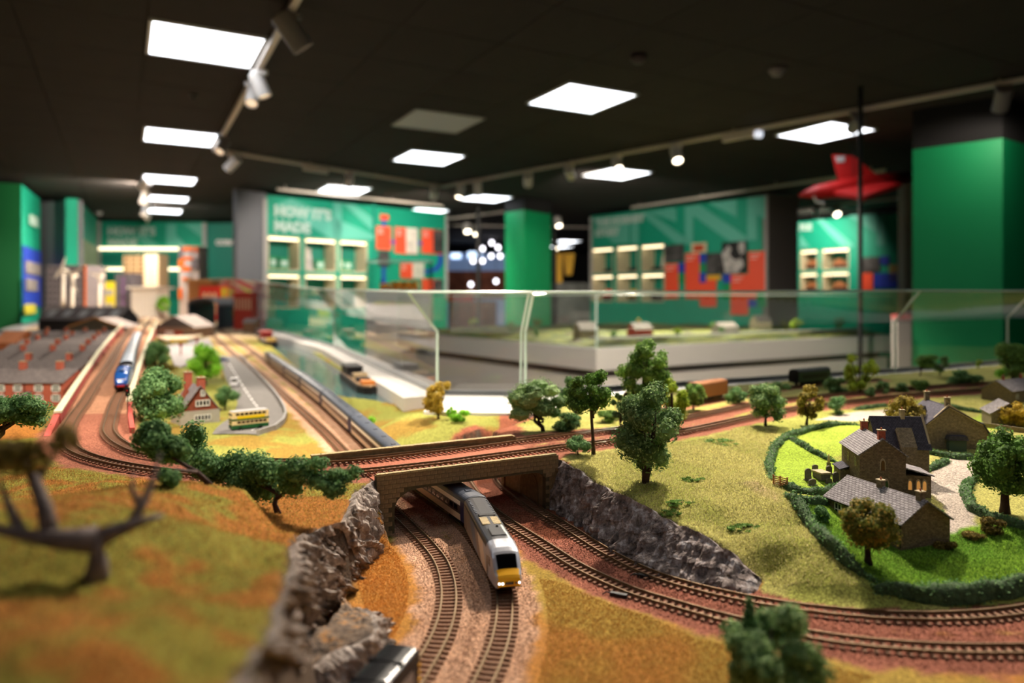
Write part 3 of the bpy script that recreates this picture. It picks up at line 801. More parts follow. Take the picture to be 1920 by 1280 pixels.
T3 = Path(pts([(905, 838, -.325), (878, 853, -.334), (865, 868, L0), (866, 888, L0), (886, 924, L0), (931, 966, L0), (1001, 1012, L0), (1047, 1042, L0), (1084, 1066, L0), (1177, 1109, L0), (1200, 1117, -.337), (1305, 1148, -.334), (1350, 1161, -.332),
     (1467, 1185, -.328), (1575, 1204, -.326), (1725, 1218, RR), (1875, 1222, RR), (2050, 1215, RR), (2250, 1180, RR)]))
T4 = Path(pts([(975, 832, -.325), (945, 846, -.334), (931, 860, L0), (932, 880, L0), (943, 907, L0), (972, 931, L0), (1007, 957, L0), (1060, 989, L0), (1110, 1021, L0), (1150, 1045, L0), (1215, 1077, -.337), (1290, 1101, -.335), (1387, 1124, -.331),
     (1500, 1143, -.327), (1612, 1155, -.325), (1725, 1160, RR), (1837, 1157, RR), (1912, 1149, RR), (2050, 1120, RR), (2200, 1080, RR)]))
U1 = Path(pts([(270, 594, -.215), (250, 613, -.220), (226, 645, -.224), (207, 680, -.227), (185, 713, -.230), (157, 757, -.234), (136, 785, -.236), (124, 815, -.239), (134, 841, -.242), (160, 855, -.244), (197, 866, -.246), (240, 875, -.248),
     (300, 884, -.251), (360, 890, -.253), (450, 894, -.2555), (560, 892, -.2575), (671, 886, UB), (740, 879, UB), (838, 868, UB), (900, 859, UB), (994, 847, UB), (1056, 838, UB), (1132, 830, UB), (1270, 811, -.257), (1400, 784, -.254), (1475, 769, -.252), (1590, 754, -.250), (1690, 743, -.249), (1840, 731, -.248), (2000, 722, -.248), (2250, 706, -.250), (2500, 697, -.252)]))
U2 = Path(pts([(288, 594, -.215), (272, 613, -.220), (256, 645, -.224), (245, 680, -.227), (234, 720, -.230), (217, 754, -.233), (208, 783, -.236), (203, 807, -.239), (215, 825, -.242), (238, 839, -.244), (265, 849, -.246), (330, 859, -.249), (420, 864, -.252),
     (520, 866, -.256), (600, 866, UB), (650, 865, UB), (740, 856, UB), (838, 845, UB), (900, 837, UB), (994, 824, UB), (1056, 817, UB), (1157, 805, UB), (1270, 787, -.257), (1395, 762, -.254), (1475, 749, -.252), (1590, 738, -.250), (1690, 729, -.249), (1840, 719, -.248), (2000, 712, -.248), (2250, 698, -.250), (2500, 690, -.252)]))

U3 = Path(pts([(1175, 780, -.262), (1250, 767, -.262), (1320, 753, -.262), (1400, 739, -.262), (1480, 727, -.263), (1560, 718, -.264), (1650, 712, -.265)]))

# bridge frame: near-left top, near-right top
BL = P(706, 888, -.25); BR = P(1047, 848, -.25)
BL.z = BR.z = CZ + UB
bx = (BR - BL); BLEN = bx.length; bx.normalize(); by = Vector((-bx.y, bx.x, 0))     # by: away from the camera
BW = 0.158                                                                         # across both tracks
def bridge_uv(x, y):
    dx = x - BL.x; dy = y - BL.y
    return dx * bx.x + dy * bx.y, dx * by.x + dy * by.y

# outer edge of the layout (glass line) in plan
G0 = Vector((-0.2126, 2.05, 0)); G1 = Vector((0.038, 2.03, 0)); G2 = Vector((1.436, 2.70, 0)); G3 = Vector((2.12, 3.08, 0)); G4 = Vector((3.3, 3.7, 0))
GA1 = Vector((-1.0, 4.05, 0)); GA2 = Vector((-2.85, 7.7, 0)); GA3 = Vector((-5.4, 12.4, 0))
LAYOUT = [(-2.1, 0.12), (-2.1, 2.2), (-4.9, 7.0), (-5.7, 8.6), (-5.85, 10.3), (-6.6, 12.4), (GA3.x, GA3.y), (GA2.x, GA2.y), (GA1.x, GA1.y), (G0.x, G0.y), (G1.x, G1.y), (G2.x, G2.y), (G3.x, G3.y), (G4.x, G4.y), (3.3, 0.12)]
def xy(l): return [(P(*q).x, P(*q).y) for q in l]

# cliff lines (image column, row, height)
C1_base = [(701, 1010, L0), (688, 1044, L0), (668, 1058, L0), (655, 1078, L0), (640, 1104, L0), (612, 1132, L0), (578, 1168, L0), (545, 1205, L0), (512, 1262, L0), (470, 1330, L0)]
C1_top = [(702, 897, -.262), (688, 906, -.262), (664, 920, -.262), (655, 950, -.262), (638, 980, -.262), (606, 989, -.260), (566, 1000, -.255), (542, 1026, -.234), (538, 1070, -.205), (520, 1130, -.184), (492, 1200, -.168), (440, 1270, -.156), (350, 1400, -.150)]
C2_base = [(1036, 950, L0), (1075, 972, L0), (1120, 1006, L0), (1160, 1036, L0), (1210, 1060, -.336), (1270, 1082, -.334), (1340, 1098, -.332), (1400, 1107, -.331), (1432, 1110, -.330)]
C2_top = [(1047, 858, -.262), (1085, 880, -.268), (1120, 905, -.274), (1170, 930, -.280), (1220, 955, -.286), (1280, 985, -.291), (1330, 1010, -.297), (1385, 1044, -.308), (1425, 1086, -.324)]
verge = [(1432, 1110, -.330), (1500, 1124, -.326), (1600, 1136, -.324), (1750, 1138, -.322), (1900, 1122, -.320), (2100, 1075, -.320)]
R2 = xy(C2_top) + xy(verge)[0:] + [(3.3, 0.9), (3.3, 3.6), (2.1, 3.0), (1.43, 2.6), (0.2, 1.95)] + [tuple((BR + by * (BW + 0.12) + bx * 0.02)[:2]), tuple((BR + bx * 0.004)[:2])]
R3 = xy(C1_top) + [(-0.35, 0.12), (-2.1, 0.12), (-2.1, 1.3)] + xy([(60, 800, -.26), (100, 838, -.25)]) + [(q.x, q.y) for q in [U1.at(U1.near(P(x, y, -.25))) for x, y in ((124, 815), (160, 855), (240, 875), (360, 890), (450, 894), (560, 892), (671, 886))]]

river_l = [(466, 619), (470, 622), (505, 647), (540, 677), (577, 710), (610, 735), (640, 744), (665, 748), (720, 757), (770, 763), (812, 768)]
river_r = [(812, 760), (780, 752), (745, 744), (702, 732), (668, 712), (635, 691), (588, 661), (550, 640), (518, 624), (494, 614), (478, 612)]
WATER = -0.312
RIV = xy([(x, y, WATER) for x, y in river_l + river_r])
RIVC = [P(x, y, WATER) for x, y in river_l]

ctrl_base = [(T, k) for T in (T1, T2, T3, T4) for k in range(0, len(T.p), 12)]
CB = [(T.p[k].x, T.p[k].y, T.p[k].z - CZ) for T, k in ctrl_base]
CB += [tuple(P(x, y, h) - Vector((0, 0, CZ))) for x, y, h in [(800, 795, -.292), (900, 805, -.290), (960, 785, -.280), (850, 840, -.308), (790, 776, -.281), (960, 777, -.277), (870, 778, -.279), (870, 790, -.281), (800, 781, -.279), (930, 782, -.278), (890, 797, -.283), (450, 805, -.305), (380, 795, -.302), (480, 740, -.307),
      (330, 700, -.302), (50, 765, -.31), (140, 690, -.31), (60, 700, -.31), (150, 640, -.31), (300, 640, -.305), (350, 620, -.30), (720, 735, -.290), (640, 690, -.290), (560, 640, -.293), (1400, 1270, -.333), (1100, 1200, L0), (1700, 1270, -.326), (1300, 1300, -.336)]]
CB += [(-6.5, 9, -.30), (-6.2, 12, -.29), (-5, 11, -.29), (-3.5, 9, -.295), (-2.5, 7, -.295), (-4.5, 8, -.30), (0.1, 1.75, -.30), (-1.9, 2.3, -.31), (0.05, 1.62, -.325)]
CR = [tuple(P(x, y, h) - Vector((0, 0, CZ))) for x, y, h in C2_top + verge + [(1150, 850, -.262), (1210, 903, -.266), (1300, 840, -.258), (1400, 800, -.255), (1400, 900, -.264), (1330, 930, -.274), (1450, 1000, -.286), (1550, 1060, -.302),
      (1480, 930, -.270), (1560, 1010, -.286), (1650, 1092, -.310), (1690, 1032, -.300), (1760, 1010, -.297), (1850, 1040, -.304), (1800, 1095, -.314), (1520, 885, -.268), (1640, 925, -.277), (1735, 928, -.280), (1800, 930, -.282),
      (1830, 880, -.270), (1780, 985, -.291), (1880, 955, -.286), (1500, 830, -.258), (1600, 800, -.252), (1750, 800, -.250), (1900, 800, -.250), (1472, 762, -.252), (1690, 740, -.249), (1840, 728, -.248), (1316, 736, -.262),
      (1640, 712, -.266), (1860, 688, -.268), (1000, 792, -.262), (1100, 780, -.262), (1270, 811, -.257), (1132, 830, UB), (1056, 838, UB), (1056, 817, UB)]]
CL = [tuple(P(x, y, h) - Vector((0, 0, CZ))) for x, y, h in C1_top + [(700, 905, -.262), (640, 960, -.262), (560, 985, -.256), (525, 958, -.258), (480, 900, -.2555), (300, 896, -.251), (150, 880, -.246), (30, 850, -.25), (380, 900, -.253),
      (437, 917, -.205), (372, 908, -.194), (306, 908, -.186), (240, 925, -.176), (175, 934, -.168), (100, 956, -.160), (0, 960, -.155), (300, 1000, -.168), (150, 1000, -.152), (300, 1150, -.150), (100, 1200, -.138), (450, 1080, -.182),
      (200, 905, -.238), (100, 900, -.240), (620, 905, -.258), (560, 905, -.257)]]
GRID = None
def idw(x, y, C):
    if GRID is not None and x is GRID[0]:
        cx_ = np.unique(np.concatenate([np.arange(0, len(xs), 5), [len(xs) - 1]])); cy_ = np.unique(np.concatenate([np.arange(0, len(ys), 5), [len(ys) - 1]]))
        X, Y = np.meshgrid(xs[cx_], ys[cy_]); c = idw_raw(X, Y, C)
        t = np.stack([np.interp(xs, xs[cx_], r) for r in c])
        i = np.clip(np.searchsorted(ys[cy_], ys, 'right') - 1, 0, len(cy_) - 2); f = ((ys - ys[cy_][i]) / (ys[cy_][i + 1] - ys[cy_][i]))[:, None]
        return t[i] * (1 - f) + t[i + 1] * f
    return idw_raw(x, y, C)
def idw_raw(x, y, C, pw=3.0):
    num = np.zeros(x.shape); den = np.zeros(x.shape)
    for cx, cy, h in C:
        d2 = (x - cx) ** 2 + (y - cy) ** 2 + 3e-5; w = 1.0 / (d2 * np.sqrt(d2)); num += w * h; den += w
    return num / den
Us = [U1.simple(3), U2.simple(3)]
U3s = U3.simple(3)
Ts = [T.simple(4) for T in (T1, T2, T3, T4)]
R2c = R2 + [R2[0]]; R3c = R3 + [R3[0]]
R2z = [(a, b, 0.0) for a, b in R2c]; R3z = [(a, b, 0.0) for a, b in R3c]
RIVz = [(a, b, 0.0) for a, b in RIV + [RIV[0]]]
def terrain(x, y):
    """height relative to the camera of the scenery at plan position x, y"""
    x = np.asarray(x, float); y = np.asarray(y, float)
    h = idw(x, y, CB)
    # field undulation away from the running lines
    h = h + (fbm(x * 6, y * 6, 3) - 0.5) * 0.006
    d1, h1 = segdist(x, y, Us[0]); d2, h2 = segdist(x, y, Us[1])
    d = np.minimum(d1, d2); hc = np.where(d1 < d2, h1, h2)
    u, v = bridge_uv(x, y)
    gap = (u > 0.0) & (u < BLEN - 0.005) & (v > -0.25) & (v < 0.40)
    slope = np.where((x < -0.55) & (y > 1.52), 9.0, 0.85)
    hw = np.where((x < -0.55) & (y > 1.5), 0.045, 0.036)
    emb = hc - 0.004 - np.maximum(d - hw, 0) * slope
    emb = np.where(gap, -9, emb)
    h = np.maximum(h, emb)
    # right-hand hill and left plateau with steep edges
    for C, R, Rz, s in ((CR, R2, R2z, 5.0), (CL, R3, R3z, 5.0)):
        ins = inpoly(x, y, R); dd, _ = segdist(x, y, Rz)
        hh = idw(x, y, C) + (fbm(x * 14, y * 14, 9) - 0.5) * 0.006 + (fbm(x * 60, y * 60, 21) - 0.5) * (0.005 if C is CL else 0.0015)
        hh = np.where(ins, hh, hh - dd * s)
        hh = np.where(gap & ~ins & (d < 0.3), -9, hh)
        near_u = d < 0.034
        hh = np.where(near_u & ~gap, np.minimum(hh, hc - 0.004), hh)
        h = np.maximum(h, hh)
    h = np.where((d < 0.034) & ~gap, hc - 0.004, h)
    d3, h3 = segdist(x, y, U3s); w3 = np.clip((.05 - d3) / .02, 0, 1); h = h * (1 - w3) + (h3 - .0012) * w3
    dT = np.full(x.shape, 9.0); hT = np.zeros(x.shape)
    for T in Ts:
        a_, b_ = segdist(x, y, T); m_ = a_ < dT; dT = np.where(m_, a_, dT); hT = np.where(m_, b_, hT)
    wT = np.clip((0.045 - dT) / 0.02, 0, 1) * (h < hT + 0.03)
    h = h * (1 - wT) + (hT - 0.0012) * wT
    # river bed
    ins = inpoly(x, y, RIV); dd, _ = segdist(x, y, RIVz)
    bank = np.where(ins, WATER + 0.003 - dd * 0.5, WATER + 0.003 + dd * 0.6)
    h = np.where(ins, np.maximum(bank, WATER - 0.02), np.where(dd < 0.05, np.minimum(np.maximum(h, WATER + 0.003), np.maximum(bank, WATER + 0.004)), h))
    return h

# ------------------------------------------------------------------ ground mesh
def axis(lo, hi, f):
    o = [lo]
    while o[-1] < hi: o.append(o[-1] + f(o[-1]))
    return np.array(o)
xs = axis(-8.5, 3.3, lambda x: 0.0052 if -0.55 < x < 1.0 else 0.0052 + 0.011 * (abs(x + 0.55) if x < 0 else abs(x - 1.0)))
ys = axis(0.14, 12.5, lambda y: 0.005 if y < 1.3 else 0.005 + 0.014 * (y - 1.3))
gx, gy = np.meshgrid(xs, ys)
GRID = (gx, gy)
print('terrain grid', gx.shape)
hh = terrain(gx, gy)
def GI(F_, x, y):
    """bilinear lookup in a grid field"""
    x = np.clip(x, xs[0], xs[-1] - 1e-6); y = np.clip(y, ys[0], ys[-1] - 1e-6)
    i = np.clip(np.searchsorted(xs, x, 'right') - 1, 0, len(xs) - 2); j = np.clip(np.searchsorted(ys, y, 'right') - 1, 0, len(ys) - 2)
    fx = (x - xs[i]) / (xs[i + 1] - xs[i]); fy = (y - ys[j]) / (ys[j + 1] - ys[j])
    return (F_[j, i] * (1 - fx) + F_[j, i + 1] * fx) * (1 - fy) + (F_[j + 1, i] * (1 - fx) + F_[j + 1, i + 1] * fx) * fy
def TI(x, y): return GI(hh, np.asarray(x, float), np.asarray(y, float))
def TZ(x, y): return CZ + float(TI(np.array([x]), np.array([y]))[0])
_zs = np.concatenate([np.arange(0.32, 2.4, 0.004), np.arange(2.4, 12.4, 0.02)])
def G(px, py):
    """ground point seen at a pixel"""
    x = (px - CX) / F * _zs; h = -(py - CY) / F * _zs
    th = TI(x, _zs); k = np.nonzero(h <= th)[0]
    i = k[0] if len(k) else len(_zs) - 1
    Z = _zs[i]
    if i > 0:
        a = h[i - 1] - th[i - 1]; b = h[i] - th[i]
        if a - b > 1e-9: Z = _zs[i - 1] + (_zs[i] - _zs[i - 1]) * a / (a - b)
    X = (px - CX) / F * Z
    return Vector((X, Z, TZ(X, Z)))

d_t = [segdist(gx, gy, T.simple(3))[0] for T in (T1, T2, T3, T4)]
d_u = np.minimum(segdist(gx, gy, Us[0])[0], segdist(gx, gy, Us[1])[0])
col = np.zeros(gx.shape + (3,))
def C3(c): return np.array(S(c)[:3])
n1 = fbm(gx * 9, gy * 9, 1); n2 = fbm(gx * 38, gy * 38, 2); n3 = fbm(gx * 120, gy * 120, 5, 2)
def blend(mask, c, c2=None, n=None):
    global col
    m = np.clip(mask, 0, 1)[..., None]
    cc = C3(c) if c2 is None else C3(c) * (1 - n[..., None]) + C3(c2) * n[..., None]
    col = col * (1 - m) + cc * m
def ss(v, a, b):
    t = np.clip((v - a) / (b - a), 0, 1); return t * t * (3 - 2 * t)
jit = (n2 - 0.5) * 0.022 + (n3 - 0.5) * 0.012
blend(np.ones(gx.shape), (146, 146, 70), (150, 122, 56), ss(n1 + (n2 - .5) * .4, .5, .64))               # far fields
inR2 = inpoly(gx, gy, R2); inR3 = inpoly(gx, gy, R3)
near_left = inR3 | ((gx < -0.1) & (gy < 1.35))
blend(near_left * 1.0, (160, 104, 46), (134, 126, 52), ss(n1 + (n2 - .5) * .7, .44, .56))
blend(((gy < 1.0) & (gx < -0.06) & ~inR3) * 1.0, (180, 116, 54), (170, 124, 58), n2)         # orange lineside grass
blend(((gy < 1.0) & (gx > -0.06) & ~inR2) * 1.0, (178, 122, 60), (166, 138, 64), ss(n1, .4, .6))
blend(inR2 * 1.0, (174, 168, 94), (152, 154, 74), ss(n1 + (n2 - .5) * .3, .45, .65))           # meadow
def polymask(l, h=None, w=0.012):
    q = [(G(x, y).x, G(x, y).y) for x, y in l]
    d, _ = segdist(gx, gy, [(a, b, 0) for a, b in q + [q[0]]]); s = np.where(inpoly(gx, gy, q), d, -d)
    return ss(s + jit * 0.5, -w * 0.5, w * 0.5)
yard = (gy > 1.55) & (gy < 13) & (gx < -0.55 + (gy - 2) * -0.3)
blend(polymask([(1449, 896), (1446, 866), (1458, 834), (1480, 822), (1518, 842), (1572, 864), (1600, 905), (1560, 912), (1500, 918)]), (162, 186, 66), (146, 172, 56), n2)
blend(polymask([(1486, 812), (1560, 796), (1620, 796), (1600, 850), (1560, 856), (1520, 838)]), (170, 190, 74), (154, 174, 62), n2)
blend(polymask([(1800, 795), (1850, 772), (1920, 785), (1960, 800), (1920, 808), (1860, 806)]), (170, 190, 74))
blend(polymask([(1480, 932), (1560, 925), (1700, 950), (1760, 990), (1860, 980), (1990, 990), (1990, 1085), (1860, 1098), (1760, 1106), (1640, 1092), (1590, 1048), (1520, 975)]), (92, 138, 34), (120, 156, 40), ss(n1, .4, .65))
blend(polymask([(1760, 1006), (1742, 985), (1772, 960), (1770, 945), (1742, 925), (1700, 935), (1742, 890), (1760, 868), (1785, 855), (1850, 852), (1835, 885), (1812, 905), (1812, 930), (1832, 958), (1830, 985)], w=0.006), (196, 182, 168), (178, 164, 150), n2)
blend(polymask([(1528, 787), (1600, 772), (1672, 766), (1740, 775), (1738, 788), (1660, 782), (1600, 790)], w=0.006), (196, 182, 168))
blend(polymask([(1385, 905), (1420, 900), (1462, 925), (1458, 940), (1420, 925)]) * 0.6, (176, 150, 120))
# ballast
for i, (T, c, c2, w) in enumerate([(0, (206, 166, 138), (186, 142, 112), .036), (1, (206, 166, 138), (186, 142, 112), .036), (2, (160, 100, 80), (142, 88, 72), .040), (3, (160, 100, 80), (142, 88, 72), .036)]):
    far = ss(gy, 1.4, 2.2) * 0.5
    blend(ss(-(d_t[T] + jit - w), -0.006, 0.006) * ~inR3 * ~inR2, c, c2, n2)
blend(ss(-(np.minimum(d_t[2], d_t[3]) + jit - .05), -0.006, 0.006) * (gy > 1.16), (156, 92, 68))
lower = (~inR2) & (~inR3) & (gy > 1.02) & (gy < 1.75) & (d_u > 0.05) & (gx > np.where(gy > 1.42, -0.03, -0.04 - (gy - 1.1) * 0.2)) & (gx < 0.12)
blend(lower * 1.0, (158, 94, 68), (140, 82, 60), n2)
blend(ss(-(d_u + jit - .047), -0.006, 0.006) * ~((d_t[0] < .03) & (hh < -.3)), (160, 102, 80), (142, 88, 70), n2)
blend(ss(-(d_u + jit - .05), -0.006, 0.006) * (gy > 1.5) * (gx < -0.5), (184, 136, 106), (168, 120, 92), n2)
d3_ = segdist(gx, gy, U3s)[0]; blend(ss(-(d3_ + jit - .035), -0.006, 0.006), (170, 112, 84), (150, 96, 72), n2)
# steep earth shows brown
gyh, gxh = np.gradient(hh, ys, xs)
st = np.hypot(gxh, gyh)
blend(ss(st, 1.4, 2.6) * ~((gx < -0.5) & (gy > 1.5)), (104, 84, 66), (78, 68, 60), n2)
# town ground
blend(((gy > 5.2) & (gx < -1.7)) * ss(gy, 5.0, 6.0), (200, 178, 148), (180, 150, 116), n2)
vis = inpoly((gx[:-1, :-1] + gx[1:, 1:]) / 2, (gy[:-1, :-1] + gy[1:, 1:]) / 2, LAYOUT)
ny, nx = gx.shape
idx = np.arange(ny * nx).reshape(ny, nx)
quads = np.stack([idx[:-1, :-1], idx[:-1, 1:], idx[1:, 1:], idx[1:, :-1]], -1)[vis]
used = np.zeros(ny * nx, bool); used[quads.ravel()] = True
remap = np.cumsum(used) - 1
Vt = np.stack([gx.ravel(), gy.ravel(), CZ + hh.ravel()], -1)[used]
colu = col.reshape(-1, 3)[used]
m_ground, nt, b = _new('scenic_ground')
Lk = nt.links
at = nt.nodes.new('ShaderNodeAttribute'); at.attribute_name = 'ground_colour'
tc = nt.nodes.new('ShaderNodeTexCoord')
nn = nt.nodes.new('ShaderNodeTexNoise'); nn.inputs['Scale'].default_value = 420; nn.inputs['Detail'].default_value = 5; nn.inputs['Roughness'].default_value = 0.7
Lk.new(tc.outputs['Object'], nn.inputs['Vector'])
vo = nt.nodes.new('ShaderNodeTexVoronoi'); vo.inputs['Scale'].default_value = 560
Lk.new(tc.outputs['Object'], vo.inputs['Vector'])
mr = nt.nodes.new('ShaderNodeMapRange'); mr.inputs[1].default_value = .28; mr.inputs[2].default_value = .72; mr.inputs[3].default_value = .5; mr.inputs[4].default_value = 1.5
Lk.new(nn.outputs['Fac'], mr.inputs[0])
sepc = nt.nodes.new('ShaderNodeSeparateColor'); Lk.new(vo.outputs['Color'], sepc.inputs[0])
mr2 = nt.nodes.new('ShaderNodeMapRange'); mr2.inputs[3].default_value = .58; mr2.inputs[4].default_value = 1.42
Lk.new(sepc.outputs[0], mr2.inputs[0])
ml = nt.nodes.new('ShaderNodeMath'); ml.operation = 'MULTIPLY'; Lk.new(mr.outputs[0], ml.inputs[0]); Lk.new(mr2.outputs[0], ml.inputs[1])
sc = nt.nodes.new('ShaderNodeVectorMath'); sc.operation = 'SCALE'; Lk.new(at.outputs['Color'], sc.inputs[0]); Lk.new(ml.outputs[0], sc.inputs['Scale'])
Lk.new(sc.outputs[0], b.inputs['Base Color'])
b.inputs['Roughness'].default_value = 0.95; b.inputs['Specular IOR Level'].default_value = 0.1
bp = nt.nodes.new('ShaderNodeBump'); bp.inputs['Strength'].default_value = 0.7; bp.inputs['Distance'].default_value = 0.0012
Lk.new(ml.outputs[0], bp.inputs['Height']); Lk.new(bp.outputs['Normal'], b.inputs['Normal'])
ground = np_obj('scenic_ground', Vt, [remap[quads]], m_ground, None, smooth=True)
ca = ground.data.color_attributes.new('ground_colour', 'FLOAT_COLOR', 'POINT')
ca.data.foreach_set('color', np.concatenate([colu, np.ones((len(colu), 1))], 1).astype(np.float32).ravel())
tag(ground, kind='structure')

# table under the scenery
tb_ = [(a, b, 0) for a, b in LAYOUT]
t = thing('layout_table', 'long table with grey sides carrying the whole model railway', 'table', (0.4, 2.0, 0), 0)
MB().prism([Vector((a, b, 0.12)) for a, b in LAYOUT], (0, 0, CZ - 0.46 - 0.12)).build('plinth', m_grey, t, world=True)
MB().prism([Vector((a * 0.98, 0.2 + (b - 0.2) * 0.98, 0.0)) for a, b in LAYOUT], (0, 0, 0.12)).build('toe_kick', m_black, t, world=True)
MB().prism([Vector((a, b, CZ - 0.46)) for a, b in LAYOUT], (0, 0, 0.04)).build('baseboard', mat('board_wood', (150, 112, 74), 0.7, nscale=20, namt=0.2), t, world=True)

# static grass fibres standing on the scenery (nobody could count them)
def grass(name, label, poly, n, cols, hgt, seed, pred=None):
    rng = np.random.default_rng(seed)
    q = np.array(poly); lo = q.min(0); hi = q.max(0)
    X = rng.uniform(lo[0], hi[0], n * 3); Y = rng.uniform(lo[1], hi[1], n * 3)
    k = inpoly(X, Y, poly) & inpoly(X, Y, LAYOUT)
    k &= GI(d_u, X, Y) > 0.055
    for T in range(4): k &= GI(d_t[T], X, Y) > 0.046
    if pred is not None: k &= pred(X, Y)
    X = X[k][:n]; Y = Y[k][:n]; n = len(X)
    Zt = CZ + TI(X, Y)
    an = rng.uniform(0, 2 * PI, n); w = rng.uniform(.0004, .0009, n); hg = hgt * rng.uniform(.5, 1.2, n)
    lx = rng.normal(0, .45, n) * hg; ly = rng.normal(0, .45, n) * hg
    A = np.stack([X - np.cos(an) * w, Y - np.sin(an) * w, Zt - .0006], -1); B = np.stack([X + np.cos(an) * w, Y + np.sin(an) * w, Zt - .0006], -1)
    T_ = np.stack([X + lx, Y + ly, Zt + hg], -1)
    Vv = np.stack([A, B, T_], 1).reshape(-1, 3); Ff = np.arange(n * 3).reshape(n, 3)
    o = np_obj(name, Vv, [Ff], foliage_mat('fibre_' + name, cols[0], .45, cols[1]), None)
    tag(o, label, 'grass', kind='stuff')
lane_free = lambda X, Y: fbm(X * 30, Y * 30, 4) > 0.42
grass('meadow_grass', 'pale yellow-green static grass on the meadow right of the bridge', xy([(1055, 862, -.262), (1130, 905, -.27), (1220, 948, -.282), (1330, 1005, -.295), (1425, 1086, -.324), (1500, 1120, -.326), (1640, 1120, -.318), (1560, 1020, -.287), (1470, 920, -.268), (1440, 860, -.262), (1460, 800, -.255), (1400, 800, -.255), (1300, 825, -.258), (1130, 842, -.26)]), 42000, ((206, 198, 132), (232, 222, 166)), .0026, 11)
grass('lawn_grass', 'bright green static grass on the lawn around the stone cottages', xy([(1480, 932, -.27), (1600, 1045, -.293), (1640, 1095, -.31), (1760, 1106, -.314), (2000, 1090, -.31), (2000, 985, -.29), (1860, 985, -.292), (1770, 1010, -.297), (1690, 1010, -.295)]), 20000, ((120, 160, 62), (164, 196, 92)), .0022, 12)
grass('heath_grass', 'tan and olive static grass on the rocky plateau at left', xy(C1_top) + [(-0.5, 0.3), (-0.9, 0.5), (-0.95, 1.1), (-0.6, 1.1), (-0.25, 1.0)], 50000, ((188, 144, 74), (206, 186, 104)), .0030, 13)
grass('lineside_grass', 'rust-orange static grass below the left rock face', xy([(708, 1000, L0), (770, 1010, L0), (792, 1060, L0), (790, 1150, L0), (740, 1220, L0), (720, 1230, L0), (690, 1160, L0), (660, 1060, L0)]), 9000, ((202, 130, 54), (220, 168, 88)), .0018, 14)
grass('foreground_grass', 'orange and green static grass between the two foreground lines', xy([(985, 1080, L0), (1000, 1200, L0), (990, 1290, L0), (1200, 1310, L0), (1600, 1310, L0), (1640, 1270, -.327), (1300, 1200, -.335), (1080, 1100, L0)]), 24000, ((192, 142, 74), (206, 178, 96)), .0018, 15)

# loose ballast stones beside the near running lines (nobody could count them)
def ballast(name, label, paths, w, n, cols, seed, ymax):
    rng = np.random.default_rng(seed); A = []
    for T in paths:
        q = T.arr[(T.arr[:, 1] < ymax) & (T.arr[:, 1] > .5)]
        i = rng.integers(0, len(q) - 1, n // len(paths)); f = rng.random(len(i))[:, None]
        A.append(q[i] * (1 - f) + q[i + 1] * f)
    A = np.concatenate(A); A[:, :2] += rng.uniform(-w, w, (len(A), 2))
    k = inpoly(A[:, 0], A[:, 1], LAYOUT) & ~inpoly(A[:, 0], A[:, 1], R2) & ~inpoly(A[:, 0], A[:, 1], R3) if paths[0] is not U1 else np.ones(len(A), bool)
    dm = np.min([GI(d_t[j], A[:, 0], A[:, 1]) for j in range(4)], 0); k &= dm < w
    A = A[k]; n = len(A); A[:, 2] = CZ + TI(A[:, 0], A[:, 1])
    s = rng.uniform(.0005, .0011, n)[:, None, None]
    tet = np.array([[1, 0, -.4], [-.5, .87, -.4], [-.5, -.87, -.4], [0, 0, 1.0]])
    an = rng.uniform(0, 2 * PI, n); c, s_ = np.cos(an), np.sin(an); Rm = np.zeros((n, 3, 3)); Rm[:, 0, 0] = c; Rm[:, 0, 1] = -s_; Rm[:, 1, 0] = s_; Rm[:, 1, 1] = c; Rm[:, 2, 2] = 1
    Vv = (A[:, None, :] + np.einsum('nij,kj->nki', Rm, tet) * s).reshape(-1, 3)
    Ff = (np.array([[0, 1, 3], [1, 2, 3], [2, 0, 3], [0, 2, 1]])[None] + (np.arange(n) * 4)[:, None, None]).reshape(-1, 3)
    tag(np_obj(name, Vv, [Ff], foliage_mat('stones_' + name, cols[0], .4, cols[1])), label, 'ballast', kind='stuff')
ballast('beige_ballast', 'loose beige ballast chippings around the silver train', (T1, T2), .036, 30000, ((196, 158, 134), (232, 200, 176)), 5, 1.25)
ballast('red_ballast', 'loose red-brown ballast chippings along the foreground right tracks', (T3, T4), .036, 34000, ((150, 96, 78), (190, 136, 112)), 6, 1.25)
# ================================================================== track, bridge, rock faces
m_rail = mat('rail_bronze', (128, 106, 78), 0.4, 0.6, nscale=300, namt=0.15)
m_sleep = mat('sleeper_brown', (132, 96, 72), 0.85, nscale=500, namt=0.25)
GA = 0.00825
def strip(path, off, z0, z1, w, s0, s1, mb, step=0.008):
    n = max(2, int((s1 - s0) / step)); ring = []
    for i in range(n + 1):
        s = s0 + (s1 - s0) * i / n; p = path.at(s); t = path.tan(s); r = Vector((t.y, -t.x, 0)).normalized()
        c = p + r * off
        ring.append([c - r * w / 2 + eZ * z0, c + r * w / 2 + eZ * z0, c + r * w / 2 + eZ * z1, c - r * w / 2 + eZ * z1])
    vs = [v for q in ring for v in q]; fs = []
    for i in range(n):
        for k in range(4): fs.append((i * 4 + k, (i + 1) * 4 + k, (i + 1) * 4 + (k + 1) % 4, i * 4 + (k + 1) % 4))
    fs += [(0, 1, 2, 3), (n * 4 + 3, n * 4 + 2, n * 4 + 1, n * 4)]
    mb.add(vs, fs)
sl = MB(); sl.bb(-0.0017, 0.0017, -0.0150, 0.0150, -0.0012, 0.0012)
for y in (-GA, GA):
    sl.bb(-0.0011, 0.0011, y - 0.0022, y + 0.0022, 0.0012, 0.0018)
